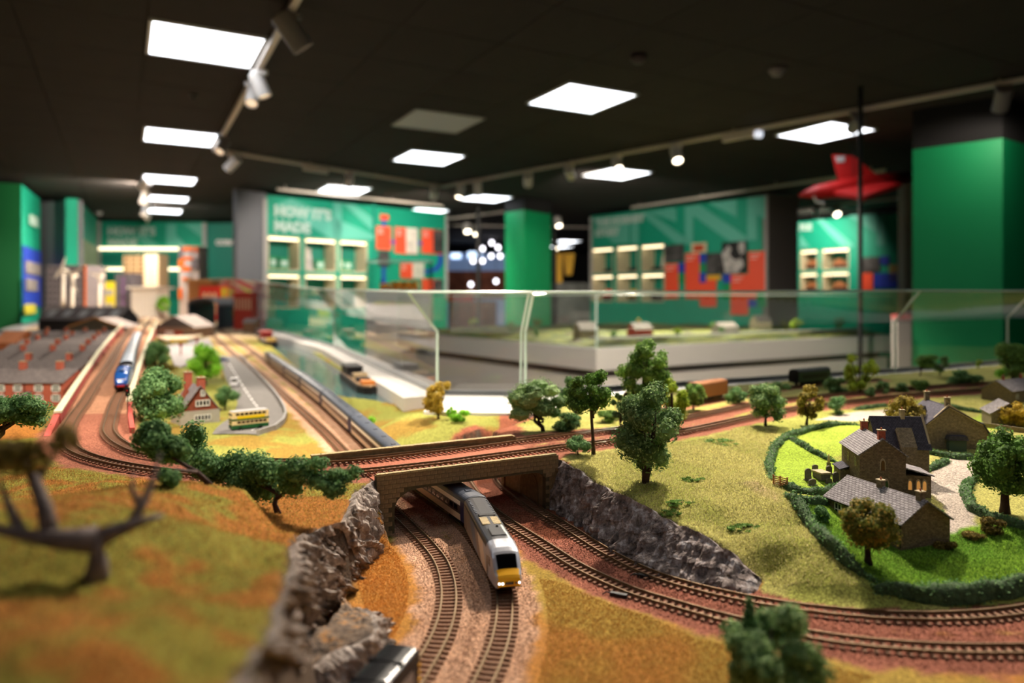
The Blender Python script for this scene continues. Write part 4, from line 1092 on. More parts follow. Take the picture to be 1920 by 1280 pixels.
sleeper_me = bpy.data.meshes.new('sleeper'); sleeper_me.from_pydata(sl.v, [], sl.f); sleeper_me.materials.append(m_sleep)
def railway(path, s0, s1, label, pitch=0.0092, dz=0.0, maxn=290):
    p0 = path.at((s0 + s1) / 2)
    t = thing('railway_track', label, 'railway track', p0, 0)
    inv = TM[t.name].inverted()
    for sg in (-1, 1):
        r = MB()
        strip(path, sg * GA, 0.0014 + dz, 0.0020 + dz, 0.0022, s0, s1, r); strip(path, sg * GA, 0.0020 + dz, 0.0034 + dz, 0.0006, s0, s1, r); strip(path, sg * GA, 0.0034 + dz, 0.0043 + dz, 0.0013, s0, s1, r)
        r.build('rail', m_rail, t, world=True)
    far = MB(); n = int((s1 - s0) / pitch); cand = []
    for i in range(n):
        s = s0 + (i + 0.5) * pitch; p = path.at(s)
        vis = p.y > 0.5 and abs(p.x) < p.y * 0.73 and -(p.z - CZ) / p.y * F < 735
        cand.append((p.y if vis else 99, s))
    order = sorted(range(n), key=lambda i: cand[i][0]); single = {i for i in order[:maxn] if cand[i][0] < 1.75}
    for i in range(n):
        s = cand[i][1]; p = path.at(s); tn = path.tan(s); a = math.atan2(tn.y, tn.x)
        M = Matrix.Translation(p + eZ * dz) @ Matrix.Rotation(a, 4, 'Z')
        if i in single:
            o = bpy.data.objects.new('sleeper', sleeper_me); COL.objects.link(o); o.parent = t
            o.matrix_local = inv @ M
        else: far.add([M @ Vector(v) for v in sl.v], sl.f)
    if far.v: far.build('sleeper_run', m_sleep, t, world=True, kind='stuff')
railway(T1, 0.0, T1.L, 'beige-ballasted curved track left of the silver train')
railway(T2, 0.0, T2.L, 'track carrying the silver express train')
railway(T3, 0.0, T3.L, 'red-ballasted track nearest the viewer, sweeping right')
railway(T4, 0.0, T4.L, 'red-ballasted track at the foot of the right rock face')
railway(U1, 0.0, U1.L, 'front track of the pair crossing the stone bridge', pitch=0.0092, maxn=290)
railway(U2, 0.0, U2.L, 'rear track of the pair crossing the stone bridge, under the blue engine', pitch=0.0092, maxn=290)
railway(U3, 0.0, U3.L, 'short back track hidden among the trees beside the white ledge')
# point motors beside the running lines
for px, py, lb in [(1160, 1118, 'black point motor beside the nearest red-ballasted track'), (1211, 1083, 'black point motor beside the track under the rock face')]:
    p = G(px, py); p.z += 0.001
    t = thing('point_motor', lb, 'point motor', p, -0.45)
    MB().bb(-0.010, 0.010, -0.003, 0.003, -0.002, 0.003).build('casing', m_black, t, bevel=0.0006)
    MB().tube([(-0.010, 0.001, 0.001), (-0.014, -0.002, 0.003), (-0.018, -0.004, 0.0)], 0.0007, 5).build('cable', m_black, t)

# ------------------------------------------------------------------ stone bridge
m_stone = mat('bridge_stone', (144, 122, 88), 0.9, nscale=160, namt=0.25, bscale=600, bstr=0.4)
m_mortar = mat('bridge_mortar', (92, 82, 58), 0.95, nscale=200, namt=0.2)
m_cope = mat('coping_stone', (176, 156, 112), 0.85, nscale=260, namt=0.2)
m_balr = mat('ballast_red', (168, 98, 72), 0.95, nscale=520, namt=0.5, bscale=520, bstr=0.8)
M = Matrix((bx, by, eZ)).transposed()
br = thing('stone_bridge', 'buff stone railway bridge carrying two tracks over the cutting', 'bridge', BL, rot=M)
TOP = 0.0045
def face_poly(top, lh=True):
    q = [(0, top), (BLEN, top), (BLEN, -.095), (BLEN - .024, -.095), (BLEN - .024, -.030), (BLEN - .030, -.0235), (BLEN - .042, -.0195)]
    if lh: q += [(.075, -.0195), (.060, -.0203), (.048, -.0228), (.0385, -.0272), (.0315, -.0335), (.028, -.0410), (.027, -.049), (.027, -.095)]
    else: q += [(.05, -.0195), (.03, -.0235), (.024, -.032), (.024, -.095)]
    return q + [(0, -.095)]
FP = face_poly(TOP)
MB().prism([Vector((u, 0.0, z)) for u, z in FP], (0, 0.010, 0)).build('near_face', m_mortar, br)
MB().prism([Vector((u, BW - 0.010, z)) for u, z in face_poly(0.010, False)], (0, 0.010, 0)).build('far_face', m_stone, br)
MB().bb(0.0, BLEN, 0.010, BW - 0.010, -0.018, -0.0035).build('deck', m_balr, br)
MB().bb(0.0, 0.024, 0.010, BW - 0.010, -0.095, -0.018).build('abutment', m_stone, br)
MB().bb(BLEN - 0.020, BLEN, 0.010, BW - 0.010, -0.095, -0.018).build('abutment', m_stone, br)
MB().prism([Vector((BLEN - 0.0205, v, z)) for v, z in [(.03, -.09), (.03, -.05), (.04, -.036), (.06, -.030), (.08, -.036), (.09, -.05), (.09, -.09)]], (-0.0015, 0, 0)).build('blind_arch', mat('blind_arch_stone', (120, 96, 62), 0.9, nscale=160, namt=0.25), br)
rng = random.Random(4)
k = 0; z = TOP - 0.0005
def inside(u, z): return bool(inpoly(np.array([u]), np.array([z]), FP)[0])
blkm = {}
def shared_box(nm, dims, m, bev=True):
    key = (nm, dims)
    if key not in blkm:
        b_ = MB().bb(0, dims[0], 0, dims[1], 0, dims[2]); me = bpy.data.meshes.new(nm); me.from_pydata(b_.v, [], b_.f); me.materials.append(m); blkm[key] = me
    return blkm[key]
row = 0
while z > -0.094:
    u = -0.0055 if row % 2 else 0.0
    while u < BLEN:
        u0 = max(u, 0.0004); u1 = min(u + 0.0112, BLEN - 0.0004); z0, z1 = z - 0.0062, z
        if u1 - u0 > 0.003 and all(inside(a, b_) for a in (u0 + 1e-4, (u0 + u1) / 2, u1 - 1e-4) for b_ in (z0 + 1e-4, z1 - 1e-4)):
            w = round(u1 - u0, 4)
            o = bpy.data.objects.new('stone_block', shared_box('stone_block', (w, 0.002, 0.0062), m_stone)); COL.objects.link(o); o.parent = br
            o.location = (u0, -0.0008 - rng.random() * 0.0005, z0)
        u += 0.0117
    z -= 0.0067; row += 1
for i in range(int(BLEN / 0.0125)):
    o = bpy.data.objects.new('coping_stone', shared_box('coping_stone', (0.0120, 0.0075, 0.0030), m_cope)); COL.objects.link(o); o.parent = br
    o.location = (i * 0.0125 + 0.0004, -0.0022, TOP + rng.random() * 0.0002)
    o = bpy.data.objects.new('coping_stone', shared_box('coping_stone_rear', (0.0120, 0.0105, 0.0022), m_cope)); COL.objects.link(o); o.parent = br
    o.location = (i * 0.0125 + 0.0004, BW - 0.011, 0.010 + rng.random() * 0.0002)
# rear parapet carries on along the embankment to the left
MB().bb(-0.058, 0.0, BW - 0.010, BW, -0.012, 0.010).build('parapet_wing', m_stone, br)
for i in range(5):
    o = bpy.data.objects.new('coping_stone', shared_box('coping_stone_rear', (0.0120, 0.0105, 0.0022), m_cope)); COL.objects.link(o); o.parent = br
    o.location = (-0.059 + i * 0.0119, BW - 0.011, 0.010)

# ------------------------------------------------------------------ rock faces
def rock_mat(name, dark, mid, light, sc=60, stretch=(1, 1, 0.35)):
    m, nt, b = _new(name); L = nt.links
    tc = nt.nodes.new('ShaderNodeTexCoord'); mp = nt.nodes.new('ShaderNodeMapping'); mp.inputs['Scale'].default_value = stretch
    L.new(tc.outputs['Object'], mp.inputs['Vector'])
    n = nt.nodes.new('ShaderNodeTexNoise'); n.inputs['Scale'].default_value = sc; n.inputs['Detail'].default_value = 8; n.inputs['Roughness'].default_value = 0.7
    L.new(mp.outputs[0], n.inputs['Vector'])
    r = nt.nodes.new('ShaderNodeValToRGB')
    r.color_ramp.elements[0].position = 0.34; r.color_ramp.elements[0].color = S(dark)
    r.color_ramp.elements[1].position = 0.70; r.color_ramp.elements[1].color = S(light)
    e = r.color_ramp.elements.new(0.52); e.color = S(mid)
    L.new(n.outputs['Fac'], r.inputs['Fac'])
    g = nt.nodes.new('ShaderNodeNewGeometry'); L.new(r.outputs['Color'], b.inputs['Base Color'])
    n2 = nt.nodes.new('ShaderNodeTexNoise'); n2.inputs['Scale'].default_value = sc * 7; n2.inputs['Detail'].default_value = 4
    L.new(mp.outputs[0], n2.inputs['Vector'])
    bp = nt.nodes.new('ShaderNodeBump'); bp.inputs['Strength'].default_value = 0.9; bp.inputs['Distance'].default_value = 0.0015
    L.new(n2.outputs['Fac'], bp.inputs['Height']); L.new(bp.outputs['Normal'], b.inputs['Normal'])
    b.inputs['Roughness'].default_value = 0.9; b.inputs['Specular IOR Level'].default_value = 0.25
    return m
m_rockl = rock_mat('rock_left', (64, 56, 52), (152, 138, 128), (220, 208, 198), 80, (1, 1, 0.22))
m_rockr = rock_mat('rock_right', (58, 52, 52), (140, 126, 120), (216, 212, 214), 70, (1, 1, 0.45))
m_ledge = rock_mat('rock_ledge_grass', (52, 44, 40), (118, 100, 84), (176, 122, 60), 60, (1, 1, 1))
def resample(l, n):
    q = [P(*a) if not isinstance(a, Vector) else a for a in l]
    d = [0]
    for a, b_ in zip(q[:-1], q[1:]): d.append(d[-1] + (b_ - a).length)
    o = []; j = 0
    for i in range(n):
        s = d[-1] * i / (n - 1)
        while j < len(q) - 2 and d[j + 1] < s: j += 1
        o.append(q[j].lerp(q[j + 1], (s - d[j]) / max(1e-9, d[j + 1] - d[j])))
    return np.array([tuple(v) for v in o]), d[-1]
def cliff(name, label, top, base, m, amp, seed, nu=230, nv=44, ref=(0, 0.9), inset=0.010, sink=0.006, ledges=3, topext=None):
    A, la = resample(base, nu); B, lb = resample(top, nu)
    A[:, 2] -= sink
    mid = (A + B) / 2
    tg = np.gradient(mid, axis=0); nrm = np.stack([tg[:, 1], -tg[:, 0]], -1); nrm /= np.linalg.norm(nrm, axis=1)[:, None] + 1e-9
    k = np.ones(15) / 15
    nrm = np.stack([np.convolve(np.pad(nrm[:, i], 7, mode='edge'), k, 'valid') for i in range(2)], -1); nrm /= np.linalg.norm(nrm, axis=1)[:, None] + 1e-9
    sg = np.sign(((np.array(ref) - mid[:, :2]) * nrm).sum(1).mean()); nrm *= sg
    u = np.linspace(0, (la + lb) / 2, nu)[:, None]; v = np.linspace(0, 1, nv)[None, :]
    hgt = np.abs(B[:, 2] - A[:, 2])[:, None]
    pos = A[:, None, :] * (1 - v[..., None]) + B[:, None, :] * v[..., None]
    z = v * hgt
    uu = u + 0 * v
    st = fbm(uu * 110, z * 12 + 0 * uu, seed, 4); rd = 1 - np.abs(2 * fbm(uu * 64, z * 13, seed + 3, 4) - 1)
    fine = fbm(uu * 240, z * 150, seed + 9, 3)
    blk = vnoise(np.floor(uu * 55 + vnoise(uu * 20, z * 30, 8) * 2), np.floor(z * 60 + vnoise(uu * 30, z * 30, 5) * 2), seed + 5)
    led = (np.sin((v + (vnoise(uu * 12, 0 * v, seed + 20) - .5) * .5) * ledges * 2 * PI) > 0.3) * 1.0
    env = np.clip(np.minimum(v * 6 + .4, (1 - v) * 7 + .15), 0, 1)
    env = env * np.clip(uu * 40 + .25, 0, 1)
    d = inset * (1 - v) * .6 + inset * .5 + amp * env * ((st - .5) * 2.2 + (rd - .7) * 1.5 + (fine - .5) * .7 + (blk - .5) * .5 + (led - .5) * .2)
    pos[..., 0] += nrm[:, None, 0] * d; pos[..., 1] += nrm[:, None, 1] * d
    pos[..., 2] += env * (fbm(uu * 100, z * 100, seed + 31, 3) - .5) * amp * .7
    pos[:, -1, 2] += (vnoise(u[:, 0] * 60, u[:, 0] * 0, seed + 40) - .3) * .006
    # turn the crest back into the turf
    back = pos[:, -1:, :].copy(); back[:, 0, :2] -= nrm * 0.022; back[:, 0, 2] = B[:, 2] - 0.008
    pos = np.concatenate([pos, back], 1); nvv = nv + 1
    idx = np.arange(nu * nvv).reshape(nu, nvv)
    q = np.stack([idx[:-1, :-1], idx[1:, :-1], idx[1:, 1:], idx[:-1, 1:]], -1).reshape(-1, 4)
    if sg < 0: q = q[:, ::-1]
    o = np_obj(name, pos.reshape(-1, 3), [q], m, None, smooth=False)
    return tag(o, label, 'cliff')
cliff('rock_cliff', 'pale craggy rock face at left, dropping from the heath to the orange grass', C1_top, C1_base, m_rockl, 0.014, 3, nu=300, nv=52, ref=(0.0, 0.8), inset=0.012)
cliff('rock_cliff', 'long grey-brown rock face at the edge of the meadow right of the bridge', C2_top, C2_base, m_rockr, 0.0125, 17, nu=280, nv=36, ref=(-0.1, 0.7), inset=0.008)
C3_base = [(668, 1140, L0), (700, 1152, L0), (722, 1196, L0), (726, 1222, L0), (716, 1248, L0), (684, 1280, L0), (630, 1316, L0), (550, 1365, L0)]
C3_top = [(660, 1138, -.332), (692, 1152, -.324), (704, 1168, -.312), (702, 1184, -.307), (668, 1202, -.305), (610, 1226, -.303), (565, 1262, -.300), (505, 1315, -.300)]
cliff('rock_outcrop', 'low stepped rock outcrop at the bottom left beside the shunting engine', C3_top, C3_base, m_rockl, 0.0125, 29, nu=220, nv=26, ref=(0.05, 0.62), inset=0.006, ledges=2)
A, _ = resample(C3_top, 80); B, _ = resample([(646, 1120, -.332), (636, 1148, -.318), (604, 1178, -.305), (566, 1212, -.297), (532, 1262, -.293), (490, 1320, -.288)], 80)
vv = np.linspace(0, 1, 14)[None, :, None]
pos = A[:, None, :] * (1 - vv) + B[:, None, :] * vv
uu = np.linspace(0, .4, 80)[:, None]
pos[..., 2] += (fbm(uu * 60 + 0 * vv[..., 0], vv[..., 0] * 5 + 0 * uu, 6) - .4) * .010 * np.clip(vv[..., 0] * 5, 0, 1)
idx = np.arange(80 * 14).reshape(80, 14); q = np.stack([idx[:-1, :-1], idx[1:, :-1], idx[1:, 1:], idx[:-1, 1:]], -1).reshape(-1, 4)
tag(np_obj('outcrop_turf', pos.reshape(-1, 3), [q], m_ledge, None, smooth=False), 'tan turf ledge on top of the low rock outcrop', 'turf ledge')
# retaining walls of the raised line to the far left
m_par = mat('parapet_cream', (206, 200, 168), 0.8, nscale=60, namt=0.15)
m_brickred = mat('parapet_red', (176, 76, 66), 0.8, nscale=120, namt=0.2)
def wall_run(name, label, l, w, zlow, ztop, m, cap=None, cat='wall'):
    q = [Vector(a) for a in l]
    t = thing(name, label, cat, (q[0] + q[-1]) / 2, 0)
    mb = MB(); cp = MB()
    for a, b_ in zip(q[:-1], q[1:]):
        d = b_ - a; d.z = 0; s = Vector((-d.y, d.x, 0)).normalized() * w / 2
        a0 = Vector((a.x, a.y, 0)); b0 = Vector((b_.x, b_.y, 0))
        for (mbx, e, lo, hi) in ((mb, 1.0, None, ztop), (cp, 1.35, ztop, ztop + 0.004)):
            if mbx is cp and not cap: continue
            za0 = zlow if lo is None else a.z + lo; zb0 = zlow if lo is None else b_.z + lo
            mbx.add([(a0 - s * e) + eZ * za0, (b0 - s * e) + eZ * zb0, (b0 + s * e) + eZ * zb0, (a0 + s * e) + eZ * za0,
                     (a0 - s * e) + eZ * (a.z + hi), (b0 - s * e) + eZ * (b_.z + hi), (b0 + s * e) + eZ * (b_.z + hi), (a0 + s * e) + eZ * (a.z + hi)],
                    [(0, 3, 2, 1), (4, 5, 6, 7), (0, 1, 5, 4), (1, 2, 6, 5), (2, 3, 7, 6), (3, 0, 4, 7)])
    mb.build('wall_body', m, t, world=True)
    if cap: cp.build('coping', cap, t, world=True)
    return t
wall_run('viaduct_parapet', 'cream-capped parapet between the terraces and the raised line', [P(108, 790, -.236), P(140, 738, -.232), P(186, 666, -.226), P(215, 628, -.222), P(240, 600, -.216)], 0.010, CZ - .312, 0.016, m_brickred, m_par, 'parapet')
wall_run('viaduct_parapet', 'cream-capped parapet right of the blue engine, beside the trees', [P(243, 765, -.236), P(250, 730, -.232), P(262, 690, -.228), P(280, 640, -.224), P(296, 602, -.216)], 0.010, CZ - .312, 0.014, m_brickred, m_par, 'parapet')
wall_run('wing_wall', 'sloping red wing wall at the near end of the left parapet', [P(106, 790, -.236), P(97, 812, -.246), P(88, 832, -.256)], 0.010, CZ - .32, 0.014, m_brickred, None, 'wall')
wall_run('wing_wall', 'curved red wing wall below the big tree beside the blue engine', [P(245, 768, -.236), P(244, 790, -.240), P(248, 818, -.250)], 0.008, CZ - .32, 0.016, m_brickred, None, 'wall')
# ================================================================== trains and vehicles
m_roofd = mat('roof_slate', (66, 72, 84), 0.45, nscale=200, namt=0.1)
m_roofk = mat('roof_charcoal', (58, 58, 60), 0.35, nscale=150, namt=0.12)
m_silver = mat('loco_silver', (178, 180, 188), 0.28, 0.35)
m_bronze = mat('loco_bronze', (150, 134, 116), 0.35, 0.25)
m_bgrey = mat('loco_bluegrey', (120, 128, 142), 0.35, 0.2)
m_creaml = mat('loco_cream', (224, 204, 178), 0.4)
m_yel = mat('warning_yellow', (244, 178, 10), 0.4)
m_glassk = mat('black_glass', (10, 10, 11), 0.08, spec=0.7)
m_navy = mat('coach_navy', (34, 36, 74), 0.4)
m_band = mat('coach_window_band', (56, 40, 32), 0.35)
m_under = mat('underframe_black', (22, 20, 20), 0.7)
m_wheel = mat('wheel_steel', (70, 62, 56), 0.5, 0.5)
m_lamp = mat('headlight_lit', (240, 244, 255), 0.3, emit=(226, 234, 255), estr=4.5)
def section(w, zb, zs, zt, ns=9, nr=14):
    q = []
    for i in range(ns + 1):
        t = i / ns; ww = w * (0.955 + 0.045 * math.sin(min(1, t * 1.15) * PI * 0.62)) if t < 1 else w * 0.985
        q.append((ww, zb + (zs - zb) * t))
    for i in range(1, nr):
        a = PI * i / nr; c = math.cos(a); s_ = math.sin(a)
        q.append((w * 0.985 * math.copysign(abs(c) ** 0.72, c), zs + (zt - zs) * abs(s_) ** 0.72))
    return q + [(-y, z) for y, z in reversed(q[:ns + 1])]
SIDED = {'lower_panel', 'window_band', 'cantrail_stripe', 'vestibule', 'cream_flash', 'bronze_flash', 'grey_flash', 'bronze_side', 'cab_window', 'valance', 'side_panel', 'tender_side', 'body_side'}
def base(k): return k.split('|')[0]
def loft(secs, classify, caps=('front', 'back'), x0=0.0):
    """secs: (x, w, zb, zs, zt); returns {key: MB}; x runs backwards from the nose at x0"""
    rows = [[(x0 - s[0], y, z) for y, z in section(*s[1:])] for s in secs]
    parts = {}
    for i in range(len(rows) - 1):
        a, b = rows[i], rows[i + 1]
        for k in range(len(a) - 1):
            qd = [a[k], a[k + 1], b[k + 1], b[k]]
            c = [sum(v[j] for v in qd) / 4 for j in range(3)]
            key = classify(x0 - c[0], c[1], c[2], k)
            if key in SIDED: key += '|L' if c[1] > 0 else '|R'
            if key.startswith('vestibule'): key += 'F' if x0 - c[0] < 0.05 else 'B'
            parts.setdefault(key, MB()).add(qd, [(0, 1, 2, 3)])
        qd = [a[0], b[0], b[-1], a[-1]]; parts.setdefault('floor', MB()).add(qd, [(0, 1, 2, 3)])
    for key, r in zip(caps, (rows[0], rows[-1])):
        f = tuple(range(len(r)))
        parts.setdefault(key, MB()).add(r, [f if key == caps[1] else tuple(reversed(f))])
    return parts
def dense(secs, step):
    o = []
    for a, b in zip(secs[:-1], secs[1:]):
        n = max(1, int(round((b[0] - a[0]) / step)))
        for i in range(n): o.append(tuple(p + (q - p) * i / n for p, q in zip(a, b)))
    return o + [secs[-1]]
def bogie(t, x, wb=0.034, r=0.006, name='bogie'):
    b = MB()
    for sy in (-1, 1): b.bb(x - wb / 2 - 0.007, x + wb / 2 + 0.007, sy * 0.0125 - 0.0015, sy * 0.0125 + 0.0015, 0.004, 0.010)
    b.bb(x - 0.004, x + 0.004, -0.012, 0.012, 0.005, 0.011)
    o = b.build(name, m_under, t)
    for sx in (-1, 1):
        w = MB()
        for sy in (-1, 1): w.lathe([(0.001, -0.0014), (r, -0.0014), (r, 0.0010), (r + 0.0006, 0.0014), (0.001, 0.0014)], (x + sx * wb / 2, sy * 0.0085, r), 14, (0, 1, 0))
        w.tube([(x + sx * wb / 2, -0.009, r), (x + sx * wb / 2, 0.009, r)], 0.0012, 6)
        w.build('wheelset', m_wheel, o)
def on_track(name, label, cat, path, s_front, L, group=None, fwd=1, dz=0.0043, scale=1.0):
    """Empty whose +x is the direction of travel, origin at rail level under the nose"""
    a = path.at(s_front - fwd * L * 0.16); b = path.at(s_front - fwd * L * 0.84)
    d = (a - b).normalized(); c = (a + b) / 2
    y = eZ.cross(d).normalized(); z = d.cross(y)
    M = Matrix((d, y, z)).transposed()
    return thing(name, label, cat, c + d * (L / 2) + z * dz, rot=M, group=group, scale=scale)

# ---- power car
def power_car(label, s_front, L=0.233, fwd=1, detail=True, group=None):
    t = on_track('power_car', label, 'locomotive', T2, s_front, L, fwd=fwd, group=group)
    secs = [(0, .0112, .0125, .0160, .0180), (.0015, .0134, .0108, .0190, .0212), (.004, .0146, .0100, .0216, .0240), (.0075, .0156, .0098, .0238, .0268), (.010, .0160, .0098, .0255, .0290), (.014, .0164, .0098, .0298, .0338), (.019, .0168, .0098, .0350, .0398),
            (.024, .0171, .0098, .0385, .0440), (.030, .0174, .0098, .0400, .0470), (.038, .0177, .0098, .0405, .0490), (.048, .0179, .0098, .0405, .0500), (.056, .018, .0098, .0405, .0503), (L - .004, .018, .0098, .0405, .0503), (L, .0172, .0098, .0400, .0490)]
    secs = dense(secs, 0.0022)
    def cls(x, y, z, k):
        ay = abs(y)
        if x < 0.0105 and ay < 0.0128 and not (z < 0.0130 and x > 0.006): return 'yellow_front'
        if 0.0105 <= x < 0.0205 and ay < 0.0118 and z > 0.028: return 'windscreen'
        if x < 0.050:
            if 0.026 < x < 0.036 and 0.026 < z < 0.036 and ay > 0.012: return 'cab_window'
            return 'cab_shell'
        if z > 0.0400: return 'roof'
        s = x - (z - 0.025) * 0.9
        if s < 0.060: return 'cab_shell'
        if s < 0.098: return 'cream_flash'
        if s < 0.122: return 'bronze_flash'
        if s < 0.160: return 'grey_flash'
        return 'bronze_side'
    P_ = loft(secs, cls, ('yellow_front', 'end_wall'))
    mm = {'yellow_front': m_yel, 'windscreen': m_glassk, 'cab_shell': m_silver, 'cab_window': m_glassk, 'roof': m_roofk, 'cream_flash': m_creaml, 'bronze_flash': m_bronze, 'grey_flash': m_bgrey, 'bronze_side': m_bronze, 'end_wall': m_under, 'floor': m_under}
    for k, b in P_.items(): b.build(base(k), mm[base(k)], t, smooth=(k not in ('floor', 'end_wall')))
    MB().bb(-0.0020, 0.0005, -0.0050, 0.0050, 0.0146, 0.0176).build('lamp_recess', m_glassk, t)
    for sy in (-1, 1):
        for k, (yy, lit) in enumerate(((0.0112, True), (0.0076, sy < 0))):
            MB().lathe([(0.0012, 0), (0.0012, 0.0014), (0.0006, 0.0018)], (-0.0012 if k == 0 else -0.0004, sy * yy, 0.0160), 12, (1, sy * 0.25, 0.1)).build('headlight', m_lamp if lit else m_glassk, t)
    MB().tube([(-0.0125, 0.001, 0.0300), (-0.0150, -0.006, 0.0332)], 0.0003, 4).build('wiper', m_lgrey, t)
    # roof equipment
    for y0, y1 in ((-0.0118, -0.0022), (0.0022, 0.0118)):
        g = MB(); g.bb(-0.135, -0.105, y0, y1, 0.0490, 0.0506); g.build('radiator_panel', mat('radiator_tan', (196, 172, 124), 0.6), t)
        for i in range(6): MB().bb(-0.133 + i * 0.005, -0.1325 + i * 0.005, y0, y1, 0.0506, 0.0509).build('radiator_slat', m_roofk, t)
    MB().bb(-0.148, -0.140, -0.011, 0.011, 0.0485, 0.0512).build('exhaust_cowl', m_under, t, bevel=0.001)
    MB().bb(-0.088, -0.060, -0.009, 0.009, 0.0488, 0.0514).build('roof_hatch', m_roofk, t, bevel=0.001)
    MB().lathe([(0.0016, 0), (0.0016, 0.0014)], (-0.094, 0.004, 0.0500), 10).build('roof_horn', m_glassk, t)
    for i in range(9): MB().bb(-0.160 - i * 0.0072, -0.157 - i * 0.0072, -0.0130, 0.0130, 0.0475, 0.0496).build('roof_rib', m_roofd, t)
    for sy in (-1, 1): MB().bb(-0.225, -0.052, sy * 0.0160 - 0.0006, sy * 0.0160 + 0.0006, 0.0418, 0.0426).build('gutter', m_lgrey if False else m_roofd, t)
    MB().bb(-0.150, -0.085, -0.013, 0.013, 0.004, 0.0098).build('fuel_tank', m_under, t)
    bogie(t, -0.045, 0.034, 0.0067); bogie(t, -0.190, 0.034, 0.0067)
    for sy in (-1, 1):
        for x in (-0.043, -0.210): MB().bb(x - 0.004, x + 0.004, sy * 0.0179 - 0.0003, sy * 0.0179 + 0.0003, 0.012, 0.035).build('door', m_bronze, t)
    return t
def coach(label, path, s_front, L, liv, group, windows=True, name='railway_coach'):
    t = on_track(name, label, 'railway coach', path, s_front, L, group)
    secs = dense([(0, .0172, .0105, .0385, .0480), (.002, .0178, .0105, .0390, .0495), (L - .002, .0178, .0105, .0390, .0495), (L, .0172, .0105, .0385, .0480)], 0.008)
    def cls(x, y, z, k):
        if z > 0.0392: return 'roof'
        if x < 0.015 or x > L - 0.015: return 'vestibule'
        if z < 0.0205: return 'lower_panel'
        if z < 0.0335: return 'window_band'
        return 'cantrail_stripe'
    P_ = loft(secs, cls, ('end_wall', 'end_wall_rear'))
    for k, b in P_.items(): b.build(base(k), liv.get(base(k), m_under), t, smooth=(k == 'roof'))
    MB().bb(-0.003, 0.004, -0.008, 0.008, 0.010, 0.040).build('gangway', m_under, t)
    MB().bb(-L - 0.003, -L + 0.001, -0.008, 0.008, 0.010, 0.040).build('gangway', m_under, t)
    MB().bb(-L * 0.72, -L * 0.28, -0.012, 0.012, 0.004, 0.0105).build('underframe', m_under, t)
    bogie(t, -0.045); bogie(t, -L + 0.045)
    if windows:
        w = shared_box('coach_window', (0.0125, 0.0008, 0.0075), m_glassk); n = int((L - 0.05) / 0.018)
        for i in range(n):
            for sy in (-1, 1):
                o = bpy.data.objects.new('window', w); COL.objects.link(o); o.parent = t; o.location = (-0.028 - i * 0.018 - 0.0125, sy * 0.0177 - 0.0004, 0.0235)
    for i in range(5): MB().bb(-0.03 - i * (L - 0.06) / 4 - 0.004, -0.03 - i * (L - 0.06) / 4 + 0.004, -0.004, 0.004, 0.0488, 0.0504).build('roof_vent', liv['roof'], t)
    return t
m_hstlow = mat('coach_beige', (206, 180, 152), 0.35, 0.1); m_hstcream = mat('coach_cream', (232, 220, 204), 0.35)
LIV_H = dict(roof=m_roofd, vestibule=m_navy, lower_panel=m_hstlow, window_band=m_band, cantrail_stripe=m_hstcream)
sf = T2.near(P(947, 1130, L0))
power_car('silver express power car with yellow nose and lit headlights', sf)
s_ = sf - 0.233 - 0.008
marks = [T2.near(P(x, y, h)) for x, y, h in ((668, 818, -.326), (612, 766, -.318), (571, 732, -.313), (540, 709, -.311), (513, 688, -.308))]
cuts = [s_, (s_ + marks[0]) / 2] + marks
names = ['silver and brown coach directly behind the power car, half under the bridge', 'coach hidden beneath and just behind the stone bridge', 'third coach of the silver train, first clear of the bridge', 'fourth coach of the silver train, level with the double-deck bus',
         'fifth coach of the silver train, beside the bend of the river', 'sixth coach of the silver train, next to the rear power car']
print('coach lengths', [round(a - b, 3) for a, b in zip(cuts[:-1], cuts[1:])])
for i in range(6):
    coach(names[i], T2, cuts[i], cuts[i] - cuts[i + 1] - 0.007, LIV_H, 'coaches of the silver express train', windows=i < 4)
L2 = min(0.3, cuts[6] - T2.near(P(492, 670, -.307)) + 0.02)
power_car('rear power car at the far end of the silver train', T2.s[0] + cuts[6] - 0.26, 0.24, fwd=-1)

# ---- blue streamlined engine with its train
m_a4 = mat('garter_blue', (30, 78, 150), 0.25, 0.1); m_a4d = mat('engine_black', (18, 18, 22), 0.4)
sb = U2.near(P(232, 737, -.232)); LA = 0.30
t = on_track('steam_locomotive', 'blue streamlined steam engine leading the grey coaches on the raised line', 'locomotive', U2, sb, LA)
secs = dense([(0, .0100, .0150, .0185, .0215), (.004, .0132, .0125, .0215, .0275), (.012, .0150, .0120, .0250, .0345), (.024, .0162, .0120, .0300, .0410), (.040, .0168, .0120, .0330, .0450), (.070, .0170, .0120, .0345, .0472), (.135, .0172, .0120, .0355, .0480), (.150, .0176, .0120, .0380, .0500), (.176, .0176, .0120, .0380, .0500)], .004)
def cls(x, y, z, k):
    if x > 0.148 and z > 0.041: return 'cab_roof'
    if 0.152 < x < 0.166 and 0.030 < z < 0.038 and abs(y) > 0.014: return 'cab_window'
    if x < 0.10 and z < 0.0165 and x > 0.012: return 'valance'
    return 'casing'
for k, b in loft(secs, cls, ('nose', 'cab_rear')).items(): b.build(base(k), {'casing': m_a4, 'nose': m_a4, 'cab_roof': m_a4d, 'cab_window': m_glassk, 'valance': m_a4d}.get(base(k), m_a4d), t, smooth=base(k) in ('casing', 'cab_roof', 'valance'))
MB().bb(-0.004, 0.003, -0.0155, 0.0155, 0.0105, 0.0150).build('buffer_beam', mat('buffer_red', (170, 36, 30), 0.5), t)
